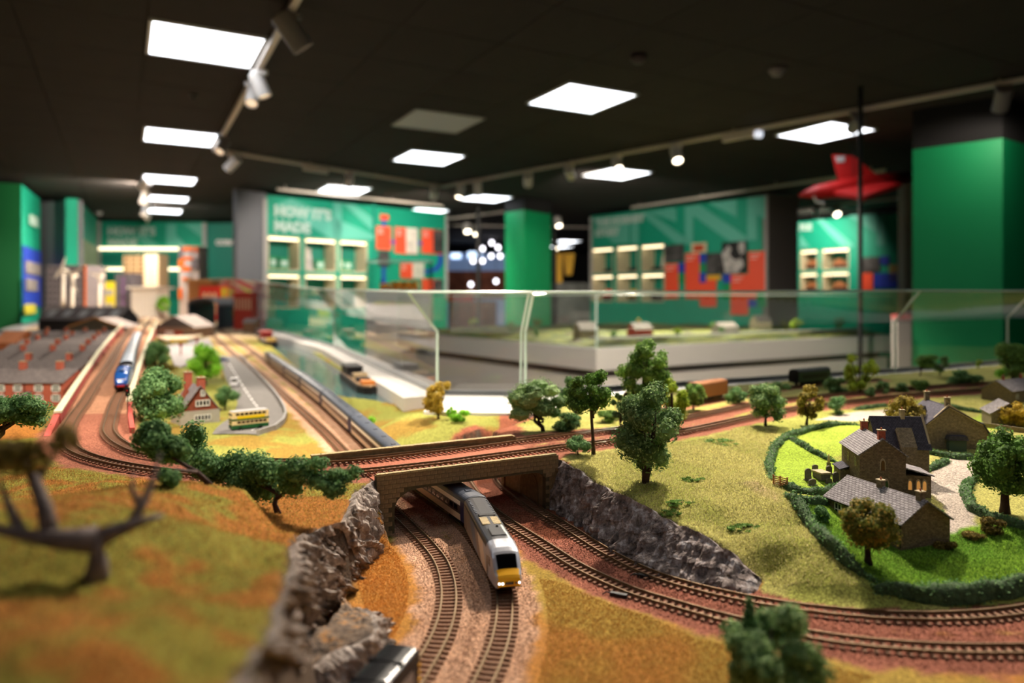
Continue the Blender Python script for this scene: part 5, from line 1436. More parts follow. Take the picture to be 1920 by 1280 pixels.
for sy in (-1, 1): MB().lathe([(0.0018, 0), (0.0018, 0.006), (0.0036, 0.0062), (0.0036, 0.0075)], (0.002, sy * 0.0115, 0.0128), 12, (1, 0, 0)).build('buffer', m_a4d, t)
MB().prism([(-0.006, y, z) for y, z in [(-.010, .0275), (.010, .0275), (.0085, .0295), (-.0085, .0295)]], (0.003, 0, 0)).build('nameplate', mat('plate_white', (225, 225, 230), 0.4), t)
MB().lathe([(0.0040, 0), (0.0050, 0.0030), (0.0042, 0.0034)], (-0.040, 0, 0.0440), 14).build('chimney', m_a4d, t)
for i in range(3):
    for sy in (-1, 1): MB().lathe([(0.002, -.0012), (0.0125, -.0012), (0.0125, .0012), (0.002, .0012)], (-0.072 - i * 0.0265, sy * 0.0095, 0.0125), 20, (0, 1, 0)).build('driving_wheel', m_a4, t)
tb = loft(dense([(.182, .0172, .0110, .0360, .0400), (.296, .0172, .0110, .0360, .0400)], .02), lambda x, y, z, k: 'tender_side' if z < .036 else 'tender_top', ('tender_front', 'tender_rear'))
for k, b in tb.items(): b.build(base(k), {'tender_side': m_a4}.get(base(k), m_a4d), t)
bogie(t, -0.025, 0.024, 0.006); bogie(t, -0.24, 0.05, 0.0065)
m_grl = mat('coach_grey_blue', (134, 152, 176), 0.35); m_grl2 = mat('coach_steel_roof', (148, 158, 172), 0.35)
LIV_B = dict(roof=m_grl2, vestibule=m_a4, lower_panel=m_a4, window_band=m_grl, cantrail_stripe=m_grl)
s_ = sb - LA - 0.008
for i, lb in enumerate(['grey-blue coach right behind the blue steam engine', 'second grey-blue coach of the steam train', 'third grey-blue coach of the steam train', 'fourth grey-blue coach of the steam train', 'last grey-blue coach of the steam train, near the station']):
    coach(lb, U2, s_, 0.36, LIV_B, 'coaches of the blue steam train', windows=False); s_ -= 0.368

# ---- shunting engine at the bottom edge of the frame
ss_ = T1.near(P(733, 1344, L0)); LS = 0.118
t = on_track('shunting_locomotive', 'black and grey shunting engine with striped end cut by the bottom edge', 'locomotive', T1, ss_ - 0.0, LS, fwd=-1)
secs = dense([(0, .0160, .0100, .0385, .0440), (.0015, .0168, .0095, .0395, .0455), (LS - .0015, .0168, .0095, .0395, .0455), (LS, .0160, .0100, .0385, .0440)], .006)
def cls(x, y, z, k):
    if z > 0.0370: return 'roof'
    if x < 0.004: return 'end_panel'
    if 0.014 < x < 0.062 and 0.016 < z < 0.033: return 'side_panel'
    return 'body_side'
m_shg = mat('shunter_grey', (150, 142, 138), 0.3, 0.3); m_shk = mat('shunter_black', (34, 34, 36), 0.22, 0.2)
for k, b in loft(secs, cls, ('end_panel', 'end_rear')).items(): b.build(base(k), {'roof': m_shk, 'side_panel': m_shg, 'end_panel': m_yel}.get(base(k), m_shk), t, smooth=k == 'roof')
for i in range(5): MB().prism([(0.0006, -0.016 + i * 0.0075, 0.011), (0.0006, -0.0125 + i * 0.0075, 0.011), (0.0006, -0.0085 + i * 0.0075, 0.036), (0.0006, -0.012 + i * 0.0075, 0.036)], (0.0005, 0, 0)).build('warning_stripe', m_shk, t)
for sy in (-1, 1):
    for i in range(4): MB().bb(-0.0038, -0.0004, sy * 0.0168 - 0.0004, sy * 0.0168 + 0.0004, 0.012 + i * 0.006, 0.0148 + i * 0.006).build('warning_stripe', m_yel, t)
for x in (-0.03, -0.06, -0.09): MB().bb(x - 0.0005, x + 0.0005, -0.0150, 0.0150, 0.0430, 0.0462).build('roof_seam', m_shk, t)
for sy in (-1, 1): MB().bb(-LS + 0.01, -0.004, sy * 0.0150 - 0.0006, sy * 0.0150 + 0.0006, 0.0408, 0.0420).build('gutter', m_lgrey, t)
bogie(t, -0.03, 0.03, 0.007); bogie(t, -0.085, 0.03, 0.007)

# ---- green train on the far right line
LIV_G = dict(roof=mat('coach_green_roof', (76, 84, 78), 0.5), vestibule=mat('coach_green', (58, 86, 56), 0.4), lower_panel=MATS['coach_green'], window_band=mat('coach_dark_green', (30, 46, 34), 0.4), cantrail_stripe=MATS['coach_green'])

coach('dark green coach half hidden behind bushes on the back track', U3, U3.near(P(1549, 719, -.264)), .17, LIV_G, 'train on the back track', windows=False)
LIV_W = dict(roof=mat('wagon_brown', (150, 96, 56), .7), vestibule=MATS['wagon_brown'], lower_panel=MATS['wagon_brown'], window_band=MATS['wagon_brown'], cantrail_stripe=MATS['wagon_brown'])
coach('brown wagon behind the pale green tree on the back track', U3, U3.near(P(1352, 747, -.262)), .14, LIV_W, 'train on the back track', windows=False, name='railway_wagon')
coach('brown wagon behind the trees right of the bridge', U3, U3.near(P(1240, 769, -.262)), .12, LIV_W, 'train on the back track', windows=False, name='railway_wagon')

# ---- double-deck bus
bp_ = G(432, 808)
t = thing('double_deck_bus', 'cream, yellow and green double-deck bus on the road bend', 'bus', bp_ + eZ * 0.0008, 0, scale=bp_.y / 2.05)
def px_dir(a, b):
    d = G(*b) - G(*a); return math.atan2(d.y, d.x)
t.rotation_euler = (0, 0, math.radians(38)); TM[t.name] = t.matrix_world.copy()
m_bcream = mat('bus_cream', (238, 214, 160), 0.4); m_bgreen = mat('bus_green', (34, 92, 48), 0.4); m_bgr = mat('bus_roof_grey', (176, 174, 172), 0.5); m_byel = mat('bus_yellow', (238, 206, 20), 0.4)
BLn, BWd = 0.104, 0.034
MB().bb(0, BLn, -BWd / 2, BWd / 2, 0.005, 0.016).build('lower_skirt', m_bgreen, t, bevel=0.001)
MB().bb(0, BLn, -BWd / 2, BWd / 2, 0.016, 0.029).build('lower_deck', m_bcream, t, bevel=0.001)
MB().bb(-.0003, BLn + .0003, -BWd / 2 - .0003, BWd / 2 + .0003, 0.029, 0.0335).build('waist_band', m_bgreen, t)
MB().bb(0, BLn, -BWd / 2, BWd / 2, 0.0335, 0.052).build('upper_deck', m_bcream, t, bevel=0.001)
MB().bb(0.001, BLn - 0.001, -BWd / 2 + .001, BWd / 2 - .001, 0.052, 0.0555).build('roof', m_bgr, t, bevel=0.0018)
for sy in (-1, 1):
    MB().bb(0.014, BLn - 0.012, sy * BWd / 2 - 0.0005, sy * BWd / 2 + 0.0005, 0.0335, 0.0415).build('advert_panel', m_byel, t)
    for i in range(7):
        MB().bb(0.010 + i * 0.0125, 0.020 + i * 0.0125, sy * BWd / 2 - 0.0005, sy * BWd / 2 + 0.0005, 0.0435, 0.0500).build('window', m_glassk, t)
        MB().bb(0.014 + i * 0.0122, 0.024 + i * 0.0122, sy * BWd / 2 - 0.0005, sy * BWd / 2 + 0.0005, 0.0205, 0.0270).build('window', m_glassk, t)
    for x in (0.022, 0.080): MB().lathe([(0.001, -.002), (0.0062, -.002), (0.0062, .002), (0.001, .002)], (x, sy * (BWd / 2 - 0.002), 0.0062), 14, (0, 1, 0)).build('wheel', m_under, t)
for y0, y1 in ((-0.014, -0.0015), (0.0015, 0.014)): MB().bb(-0.0006, 0.0004, y0, y1, 0.0430, 0.0495).build('windscreen', m_glassk, t)
MB().bb(-0.0006, 0.0004, -0.014, 0.014, 0.0205, 0.0270).build('windscreen', m_glassk, t)
MB().bb(-0.0007, 0.0003, -0.008, 0.008, 0.0298, 0.0328).build('destination_blind', m_under, t)
MB().bb(-0.0007, 0.0004, -0.005, 0.005, 0.008, 0.018).build('radiator_grille', m_under, t)
# ---- van and car
def road_vehicle(name, label, cat, px, py, rz, L, W, H, m, cabin):
    p = G(px, py); t = thing(name, label, cat, p + eZ * 0.001, rz)
    MB().bb(-L / 2, L / 2, -W / 2, W / 2, 0.004, H * cabin).build('body', m, t, bevel=0.001)
    MB().prism([Vector((x, -W / 2 + .001, z)) for x, z in ((-L * .46, H * cabin), (L * .22, H * cabin), (L * .12, H), (-L * .44, H))], (0, W - .002, 0)).build('cabin', m, t)
    MB().bb(-L * .35, L * .1, -W / 2 + .0005, W / 2 - .0005, H * cabin + .001, H - .002).build('side_window', m_glassk, t)
    MB().bb(-L * .465, -L * .455, -W / 2 + .003, W / 2 - .003, H * cabin + .001, H - .0025).build('rear_window', m_glassk, t)
    for x in (-L * .3, L * .3):
        for sy in (-1, 1): MB().lathe([(0.001, -.0015), (0.0045, -.0015), (0.0045, .0015), (0.001, .0015)], (x, sy * (W / 2 - .001), 0.0045), 12, (0, 1, 0)).build('wheel', m_under, t)
road_vehicle('panel_van', 'small white van driving along the grey road', 'van', 440, 724, math.radians(106), 0.058, 0.026, 0.030, mat('van_white', (232, 232, 236), 0.3), 0.55)
road_vehicle('motor_car', 'tiny blue car parked at the far end of the road', 'car', 419, 678, math.radians(20), 0.055, 0.023, 0.020, mat('car_blue', (60, 90, 140), 0.3), 0.55)
# ---- narrowboats
def narrowboat(label, px, py, rz, L, cols, crates):
    p = P(px, py, WATER); t = thing('narrowboat', label, 'boat', p, rz)
    W = L * 0.13
    hull = [(-L / 2, -W / 2), (L * .36, -W / 2), (L * .46, -W * .3), (L / 2, 0), (L * .46, W * .3), (L * .36, W / 2), (-L / 2, W / 2)]
    MB().prism([Vector((x, y, -.004)) for x, y in hull], (0, 0, L * .045)).build('hull', mat('hull_black', (26, 22, 22), 0.5), t)
    MB().prism([Vector((x * .97, y * .9, L * .042)) for x, y in hull], (0, 0, L * .006)).build('deck', mat('deck_tan', (150, 118, 84), 0.7), t)
    MB().bb(-L * .48, -L * .18, -W * .4, W * .4, L * .045, L * .10).build('cabin', cols[0], t, bevel=0.001)
    MB().bb(-L * .49, -L * .17, -W * .45, W * .45, L * .10, L * .107).build('cabin_roof', cols[1], t)
    for i in range(crates): MB().bb(-L * .12 + i * L * .13, -L * .03 + i * L * .13, -W * .33, W * .33, L * .047, L * (.07 + .015 * (i % 2))).build('cargo_heap', mat('cargo_%d' % (i % 2), (196, 170, 130) if i % 2 else (48, 40, 38), 0.8), t, bevel=0.001)
    MB().bb(L * .30, L * .40, -W * .3, W * .3, L * .047, L * .07).build('bow_locker', cols[2], t, bevel=0.001)
def boat_dir(a, b):
    d = P(b[0], b[1], WATER) - P(a[0], a[1], WATER); return math.atan2(d.y, d.x), d.length
rz_, ln_ = boat_dir((652, 706), (694, 738))
narrowboat('black narrowboat carrying cargo on the near bend of the river', 673, 722, rz_, ln_, (mat('boat_black', (30, 28, 30), .5), mat('boat_roof', (44, 40, 42), .5), mat('boat_orange', (212, 130, 60), .5)), 3)
rz_, ln_ = boat_dir((494, 637), (512, 651))
narrowboat('small red boat on the far reach of the river', 503, 644, rz_, ln_ * .8, (mat('boat_red', (176, 44, 40), .5), mat('boat_redroof', (196, 60, 50), .5), mat('boat_yellow', (226, 190, 60), .5)), 0)
# ================================================================== trees, bushes, hedges
FOL = {
    'grey': foliage_mat('foliage_greygreen', (112, 146, 88), .34, (170, 196, 132)),
    'green': foliage_mat('foliage_green', (106, 146, 66), .34, (160, 194, 104)),
    'dark': foliage_mat('foliage_dark', (96, 138, 82), .34, (148, 186, 122)),
    'lime': foliage_mat('foliage_lime', (153, 178, 53), .34, (214, 231, 97)),
    'olive': foliage_mat('foliage_olive', (146, 131, 56), .34, (200, 180, 87)),
    'yellow': foliage_mat('foliage_yellow', (183, 156, 56), .34, (239, 209, 90)),
    'pine': foliage_mat('foliage_pine', (92, 128, 56), .34, (136, 183, 85)),
    'autumn': foliage_mat('foliage_autumn', (120, 128, 52), .34, (196, 160, 74)),
    'bright': foliage_mat('foliage_bright', (136, 204, 53), .45, (195, 251, 97)),
    'brown': foliage_mat('foliage_brown', (119, 102, 48), .34, (165, 146, 75)),
}
m_bark = mat('bark_brown', (66, 48, 40), 0.9, nscale=150, namt=0.3, bscale=300, bstr=0.6)
m_bark2 = mat('bark_grey', (110, 98, 94), 0.9, nscale=120, namt=0.35, bscale=300, bstr=0.6)
_b = bmesh.new(); bmesh.ops.create_icosphere(_b, subdivisions=2, radius=1.0)
ICO_V = np.array([tuple(v.co) for v in _b.verts]); ICO_F = np.array([[v.index for v in f.verts] for f in _b.faces]); _b.free()
def leafcloud(clumps, n, size, rng, up=0.25, core=0.72):
    """flecks of foam on lumpy clumps; clumps = (centre, (rx, ry, rz))"""
    C = np.array([c for c, r in clumps]); R = np.array([r for c, r in clumps])
    w = (R.mean(1)) ** 2; w /= w.sum(); k = rng.choice(len(C), n, p=w)
    d = rng.normal(size=(n, 3)); d[:, 2] += up; d /= np.linalg.norm(d, axis=1)[:, None]
    rad = 1 + 0.16 * np.sin(d[:, 0] * 5 + k * 1.7) * np.sin(d[:, 1] * 6 + k) + rng.normal(0, .07, n)
    p = C[k] + d * R[k] * rad[:, None]
    a = np.cross(d, rng.normal(size=(n, 3))); a /= np.linalg.norm(a, axis=1)[:, None] + 1e-9
    nn = d + rng.normal(0, .55, (n, 3)); b = np.cross(nn, a); b /= np.linalg.norm(b, axis=1)[:, None] + 1e-9
    s = size * rng.uniform(.55, 1.25, n)[:, None]
    A = p - a * s; B = p + b * s * .8; Cc = p + a * s; D = p - b * s * .8 
    Vq = np.stack([A, B, Cc, D], 1).reshape(-1, 3); Fq = np.arange(n * 4).reshape(n, 4)
    vs = [Vq]; ft = []; o = n * 4
    for c, r in zip(C, R):
        j = 1 + 0.22 * np.sin(ICO_V[:, 0] * 7 + c[0] * 300) * np.sin(ICO_V[:, 1] * 6 + c[1] * 300) + rng.normal(0, .06, len(ICO_V))
        vs.append(c + ICO_V * r * core * j[:, None]); ft.append(ICO_F + o); o += len(ICO_V)
    return np.concatenate(vs), [Fq, np.concatenate(ft)]
def tree(label, base, box, kind, seed=0, style='round', nc=16, n=2600, size=None, bark=None, name='model_tree', stems=1, cat='tree', lean=0.0, depth=None, trunk_r=None, rcs=None):
    """base pixel (ground contact), crown box in pixels (x0, y0, x1, y1)"""
    g = base if isinstance(base, Vector) else G(*base)
    bpx = CX + g.x / g.y * F; bpy = CY - (g.z - CZ) / g.y * F
    rng = np.random.default_rng(seed + 100); k = g.y / F
    x0, y0, x1, y1 = box
    cx = ((x0 + x1) / 2 - bpx) * k; rx = (x1 - x0) / 2 * k; zc = (bpy - (y0 + y1) / 2) * k; rz = (y1 - y0) / 2 * k
    ry = depth or min(rx, max(rz * 1.1, rx * .7))
    t = thing(name, label, cat, g, 0)
    clumps = []
    rc = 0.36 if style == 'round' else 0.28 if style == 'open' else 0.42
    rc = rcs or rc
    for i in range(nc):
        if style in ('round', 'bush', 'open'):
            d = rng.normal(size=3); d /= np.linalg.norm(d); rr = rng.uniform(.35, 1) ** .5
            p = d * rr * (1 - rc * .6)
        elif style == 'cone':
            tt = (i + .5) / nc; an = rng.uniform(0, 2 * PI); w = (1 - tt) * .8 + .06
            p = np.array([math.cos(an) * w * .6, math.sin(an) * w * .6, -0.9 + 1.75 * tt])
        elif style == 'flat':
            an = rng.uniform(0, 2 * PI); rr = rng.uniform(.1, 1) ** .5
            p = np.array([math.cos(an) * rr * .8, math.sin(an) * rr * .7, rng.uniform(-.5, .6) + .25 * (1 - rr)])
        r = rc * rng.uniform(.75, 1.2) * (1 - .5 * max(0, p[2]) if style == 'cone' else 1)
        clumps.append((np.array([cx + p[0] * rx, p[1] * ry, zc + p[2] * rz]), np.array([r * rx, r * ry, r * rz * .9 if rz < rx * 1.3 else r * rx])))
    size = size or max(0.0014, min(0.0028, rx * 0.06))
    Vf, Ff = leafcloud(clumps, n, size, rng)
    np_obj('foliage', Vf, Ff, FOL[kind], t)
    bark = bark or m_bark
    tr = trunk_r or max(0.0012, min(0.0045, (zc + rz) * 0.030))
    zt = max(zc - rz * .75, 0.003)
    for s_ in range(stems):
        off = (s_ - (stems - 1) / 2) * tr * 2.4
        q = [Vector((0, 0, -.003)), Vector((off * .5 + cx * .15, 0, zt * .4)), Vector((off + cx * .45 + lean * rx, 0, zt * .85)), Vector((off * 2 + cx * .8, 0, zc)), Vector((cx + off * 2, 0, zc + rz * .55))]
        MB().tube(q, [tr * 1.5, tr * 1.05, tr * .9, tr * .6, tr * .2], 8).build('trunk', bark, t, smooth=True)
    if style != 'bush':
        for i, (c, r) in enumerate(clumps[:10]):
            a = Vector((cx * .5 * (i % 2), 0, min(zc, zt * (.8 + .04 * i)))); e = Vector(c)
            MB().tube([a, a.lerp(e, .5) + Vector((0, 0, -.06 * rz)), e], [tr * .55, tr * .38, tr * .12], 6).build('branch', bark, t, smooth=True)
    return t
def bush(label, base, box, kind, seed=0, n=900, nc=8, **k):
    return tree(label, base, box, kind, seed, 'bush', nc, n, name='bush', cat='bush', **k)

# --- right-hand hill
tree('tall two-stemmed grey-green tree standing alone above the right rock face', (1210, 905), (1150, 718, 1286, 890), 'grey', 1, 'open', 34, 9000, .0021, stems=2, trunk_r=.0036)
tree('bare-trunked dark pine beside the tracks right of the bridge', (1113, 852), (1056, 688, 1152, 778), 'pine', 2, 'open', 20, 5200, .0019, trunk_r=.0026)
tree('tallest tree behind the tracks, in front of the grey plinth', (1206, 800), (1158, 624, 1256, 775), 'green', 3, 'open', 30, 6000, .0024)
tree('lime-green tree half hidden behind the two-stemmed tree', (1262, 802), (1226, 704, 1292, 800), 'lime', 4, 'open', 18, 3600, .0022)
tree('spreading grey-green tree with dark twisting branches at the bridge end', (1019, 808), (946, 716, 1062, 798), 'grey', 5, 'flat', 22, 4200, .0017, stems=2, lean=-.1)
tree('dark green pine leaning behind the bare-trunked pine', (1085, 800), (1048, 702, 1096, 780), 'dark', 6, 'open', 12, 2200, .002)
tree('small dark tree squeezed between the pine and the two-stemmed tree', (1165, 803), (1142, 728, 1176, 796), 'dark', 7, 'open', 12, 2000, .002)
bush('blue-green bush under the spreading tree beside the track', (1065, 810), (1032, 770, 1096, 812), 'dark', 8, 2200, 12)
bush('small dark bush at the end of the bridge parapet', (1084, 852), (1059, 811, 1106, 856), 'dark', 9, 1800, 10)
bush('low green scrub behind the track under the tall trees', (1138, 790), (1112, 768, 1172, 794), 'green', 10, 1200)
tree('pale green tree right of the lime tree, by the white ledge', (1300, 768), (1276, 712, 1326, 766), 'green', 11, 'round', 12, 2000, .0022)
bush('dark bush on the ledge side of the track, right of the pale green tree', (1376, 755), (1350, 724, 1402, 758), 'dark', 12, 1400)
tree('rounded grey-green tree at the edge of the meadow', (1435, 798), (1396, 716, 1476, 792), 'grey', 13, 'round', 20, 3600, .0021)
bush('dark scrub behind the rounded tree', (1462, 745), (1440, 712, 1488, 745), 'dark', 14, 1200)
tree('olive-brown tree by the lane bend', (1512, 796), (1490, 718, 1547, 785), 'olive', 15, 'open', 16, 2600, .0021)
tree('lime-green tree in front of the far table plinth', (1613, 738), (1580, 660, 1642, 736), 'lime', 16, 'open', 16, 2800, .0023)
bush('dark bush left of the lime tree beyond the track', (1572, 738), (1548, 702, 1598, 742), 'dark', 17, 1600, 10)
bush('dark round bush on the near side of the track', (1577, 776), (1553, 742, 1596, 778), 'dark', 18, 1500, 10)
bush('small bush right of the lime tree trunk', (1632, 742), (1620, 722, 1645, 744), 'dark', 19, 700)
bush('round dark bush beyond the track, first of three', (1656, 738), (1642, 713, 1670, 740), 'dark', 20, 900)
bush('round dark bush beyond the track, second of three', (1694, 735), (1674, 711, 1708, 737), 'dark', 21, 900)
bush('round dark bush beyond the track, third of three', (1728, 733), (1708, 708, 1747, 734), 'green', 22, 1100)
tree('airy green tree in front of the right green column', (1725, 704), (1706, 664, 1752, 698), 'green', 23, 'flat', 12, 1500, .0026)
tree('pale airy tree right of its twin before the green column', (1762, 703), (1744, 660, 1782, 700), 'grey', 24, 'open', 10, 1200, .0026)
bush('wide low bush below the green column', (1798, 722), (1766, 694, 1836, 724), 'dark', 25, 1800, 12)
tree('tiny lime sapling by the white ledge near the green column', (1834, 692), (1825, 673, 1843, 690), 'lime', 26, 'round', 6, 500, .0026)
tree('large green tree cut by the right edge of the frame', (1898, 725), (1868, 638, 1935, 716), 'green', 27, 'round', 20, 3600, .0026)
bush('bright green bush at the foot of the right edge tree', (1893, 722), (1872, 684, 1924, 722), 'bright', 28, 1500)
tree('olive tree behind the gabled stone houses', (1700, 826), (1664, 738, 1732, 815), 'olive', 29, 'round', 18, 3400, .0020)
tree('big dark green tree with thick trunk at the right edge', (1884, 962), (1829, 806, 1940, 930), 'pine', 30, 'round', 34, 8000, .0019, trunk_r=.0050)
tree('orange-tinged round tree in front of the slate-roofed cottage', (1628, 1054), (1572, 934, 1676, 1034), 'autumn', 31, 'round', 30, 7600, .0016, trunk_r=.0034)
bush('dark bush at the left end of the slate-roofed cottage', (1552, 978), (1526, 946, 1560, 982), 'dark', 32, 1400)
bush('golden bush beside the right-hand farm cottage', (1895, 800), (1874, 750, 1930, 800), 'yellow', 33, 1800, 10)
bush('brown shrub on the lawn beside the lane', (1862, 998), (1838, 966, 1884, 1008), 'brown', 34, 1500)
bush('brown shrub at the right corner of the slate-roofed cottage', (1772, 1025), (1748, 1008, 1798, 1034), 'brown', 35, 1300)
bush('low straggling brown plant on the lawn edge', (1815, 1005), (1786, 996, 1846, 1010), 'brown', 36, 900)
for k, (px, py, w, lb) in enumerate([(1278, 945, 30, 'ground-hugging ivy patch just below the two-stemmed tree'), (1256, 962, 26, 'ivy patch on the meadow above the middle of the rock face'), (1355, 830, 40, 'sparse weed patch at the top of the meadow'), (1395, 990, 34, 'weed patch in the middle of the meadow'), (1300, 900, 24, 'weed patch right of the two-stemmed tree'), (1640, 842, 22, 'small weed clump beside the gabled house')]):
    bush(lb, (px, py), (px - w, py - 7, px + w, py + 5), 'green', 40 + k, 900, 30, size=.0012, rcs=.17)
tree('blurred dark-green tree with a spire, cut by the bottom edge', P(1440, 1345, -.331), (1345, 1130, 1548, 1335), 'grey', 50, 'open', 30, 7000, .0022)
tree('narrow spire of conifer rising from the bottom-edge tree', P(1400, 1330, -.331), (1384, 1112, 1424, 1220), 'dark', 51, 'cone', 12, 1600, .0018)
# --- field beyond the bridge
tree('small yellow tree by the white ledge corner', (822, 785), (790, 707, 852, 782), 'yellow', 52, 'open', 20, 3200, .0022)
bush('green bush right of the yellow tree', (862, 790), (842, 764, 882, 792), 'bright', 53, 1200)
bush('small pointed bush beside the yellow tree', (846, 786), (836, 760, 852, 786), 'bright', 54, 700)
bush('dark bush at the water edge left of the yellow tree', (806, 772), (797, 758, 818, 774), 'olive', 55, 600)
bush('little bright bush behind the third silver coach', (695, 805), (686, 780, 708, 806), 'bright', 56, 700)
# --- left
tree('largest dark tree beside the red wing wall', (298, 812), (250, 686, 343, 800), 'dark', 57, 'round', 30, 5200, .0028)
tree('green tree right of the raised line, behind the largest one', (292, 712), (264, 630, 320, 690), 'dark', 58, 'round', 18, 3000, .003)
bush('yellowish bush between the two trees beside the raised line', (288, 708), (266, 674, 330, 708), 'olive', 59, 1400)
tree('bright green tree behind the tile-hung house', (385, 722), (352, 641, 417, 716), 'bright', 60, 'round', 20, 3400, .003)
bush('round dark bush beside the road, right of the tile-hung house', (422, 768), (399, 724, 446, 766), 'dark', 61, 1800, 12)
tree('small bright green tree by the station shed', (302, 600), (286, 552, 320, 592), 'bright', 62, 'round', 12, 1600, .004)
tree('narrow dark green tree right of the station canopy', (446, 616), (431, 566, 463, 612), 'dark', 63, 'round', 14, 1800, .004)
tree('dark tree at the left edge reaching over the terrace gardens', G(-30, 868), (-40, 738, 84, 812), 'dark', 64, 'flat', 18, 3800, .0022, lean=.2)
# leaning trees on the rocky plateau
def wild_tree(label, base, limbs, kind, seed, r0=0.0042, n=5200, size=.002, bark=None, name='model_tree', core=.72):
    """limbs: list of pixel polylines with depth offsets ending in foliage clumps"""
    g = base if isinstance(base, Vector) else G(*base); rng = np.random.default_rng(seed)
    t = thing(name, label, 'tree', g, 0); clumps = []
    for li, (path, rad, cl) in enumerate(limbs):
        q = [PD(x, y, g.y + dz) - g for x, y, dz in path]
        MB().tube(q, [rad * (1 - .75 * i / (len(q) - 1)) for i in range(len(q))], 8).build('branch' if li else 'trunk', bark or m_bark, t, smooth=True)
        for (x, y, dz, rw, rh) in cl:
            c = PD(x, y, g.y + dz) - g; k = (g.y + dz) / F
            for _ in range(6): clumps.append((np.array(c) + rng.normal(0, .5, 3) * np.array([rw * k, rw * k * .7, rh * k]), np.array([rw * k * .68, rw * k * .6, rh * k * .72])))
    if clumps:
        Vf, Ff = leafcloud(clumps, n, size, rng, core=core); np_obj('foliage', Vf, Ff, FOL[kind], t)
    return t
wild_tree('wind-swept dark tree leaning on the edge of the left rock face', (522, 962), [
    ([(522, 964, 0), (515, 945, 0), (520, 925, .0), (500, 905, .02)], .0042, [(500, 898, .02, 40, 34), (445, 893, .04, 42, 36)]),
    ([(518, 935, 0), (545, 915, -.01), (570, 895, -.02), (610, 890, -.02), (640, 888, -.02)], .0026, [(552, 895, -.01, 38, 28), (606, 893, -.02, 32, 20), (645, 893, -.02, 22, 16), (620, 920, -.03, 22, 15)]),
    ([(522, 925, 0), (480, 905, .03), (420, 885, .05), (370, 850, .07)], .0026, [(410, 885, .05, 40, 34), (370, 850, .07, 34, 34)])], 'dark', 70, n=15000, size=.0019)
wild_tree('blurred pine branch tree standing left of the wind-swept tree', (395, 908), [
    ([(395, 910, 0), (370, 885, 0), (330, 862, .01), (300, 840, .02)], .0034, [(290, 818, .02, 36, 30), (316, 846, .02, 30, 22)]),
    ([(370, 885, 0), (330, 880, -.03), (318, 900, -.05)], .002, [(318, 895, -.05, 18, 16)])], 'dark', 71, n=6000, size=.0021)
# bare grey dead tree, very near the lens
gd = G(178, 1085)
wild_tree('bare grey dead tree close to the lens at the left edge', gd, [
    ([(178, 1092, 0), (184, 1050, 0), (178, 1005, -.005)], .0085, []),
    ([(180, 1012, 0), (120, 1012, -.005), (60, 1006, -.01), (-40, 985, -.015)], .0085, []),
    ([(95, 1008, -.005), (84, 950, 0), (62, 895, .01), (40, 850, .015), (15, 825, .02)], .0056, []),
    ([(182, 1010, 0), (225, 992, .01), (262, 978, .01), (305, 966, .02)], .0062, []),
    ([(245, 984, .01), (270, 940, .02), (288, 895, .03), (300, 850, .03)], .0034, []),
    ([(264, 950, .02), (246, 915, .03), (252, 880, .03)], .0024, []),
    ([(66, 905, .01), (96, 862, .02), (110, 820, .02)], .0026, [(60, 850, .0, 34, 26), (120, 824, .02, 26, 20), (10, 850, .0, 40, 34)]),
    ([(40, 1000, -.01), (15, 945, 0), (-5, 890, 0)], .0036, [])], 'brown', 72, n=700, size=.0024, bark=m_bark2, name='dead_tree', core=.02)
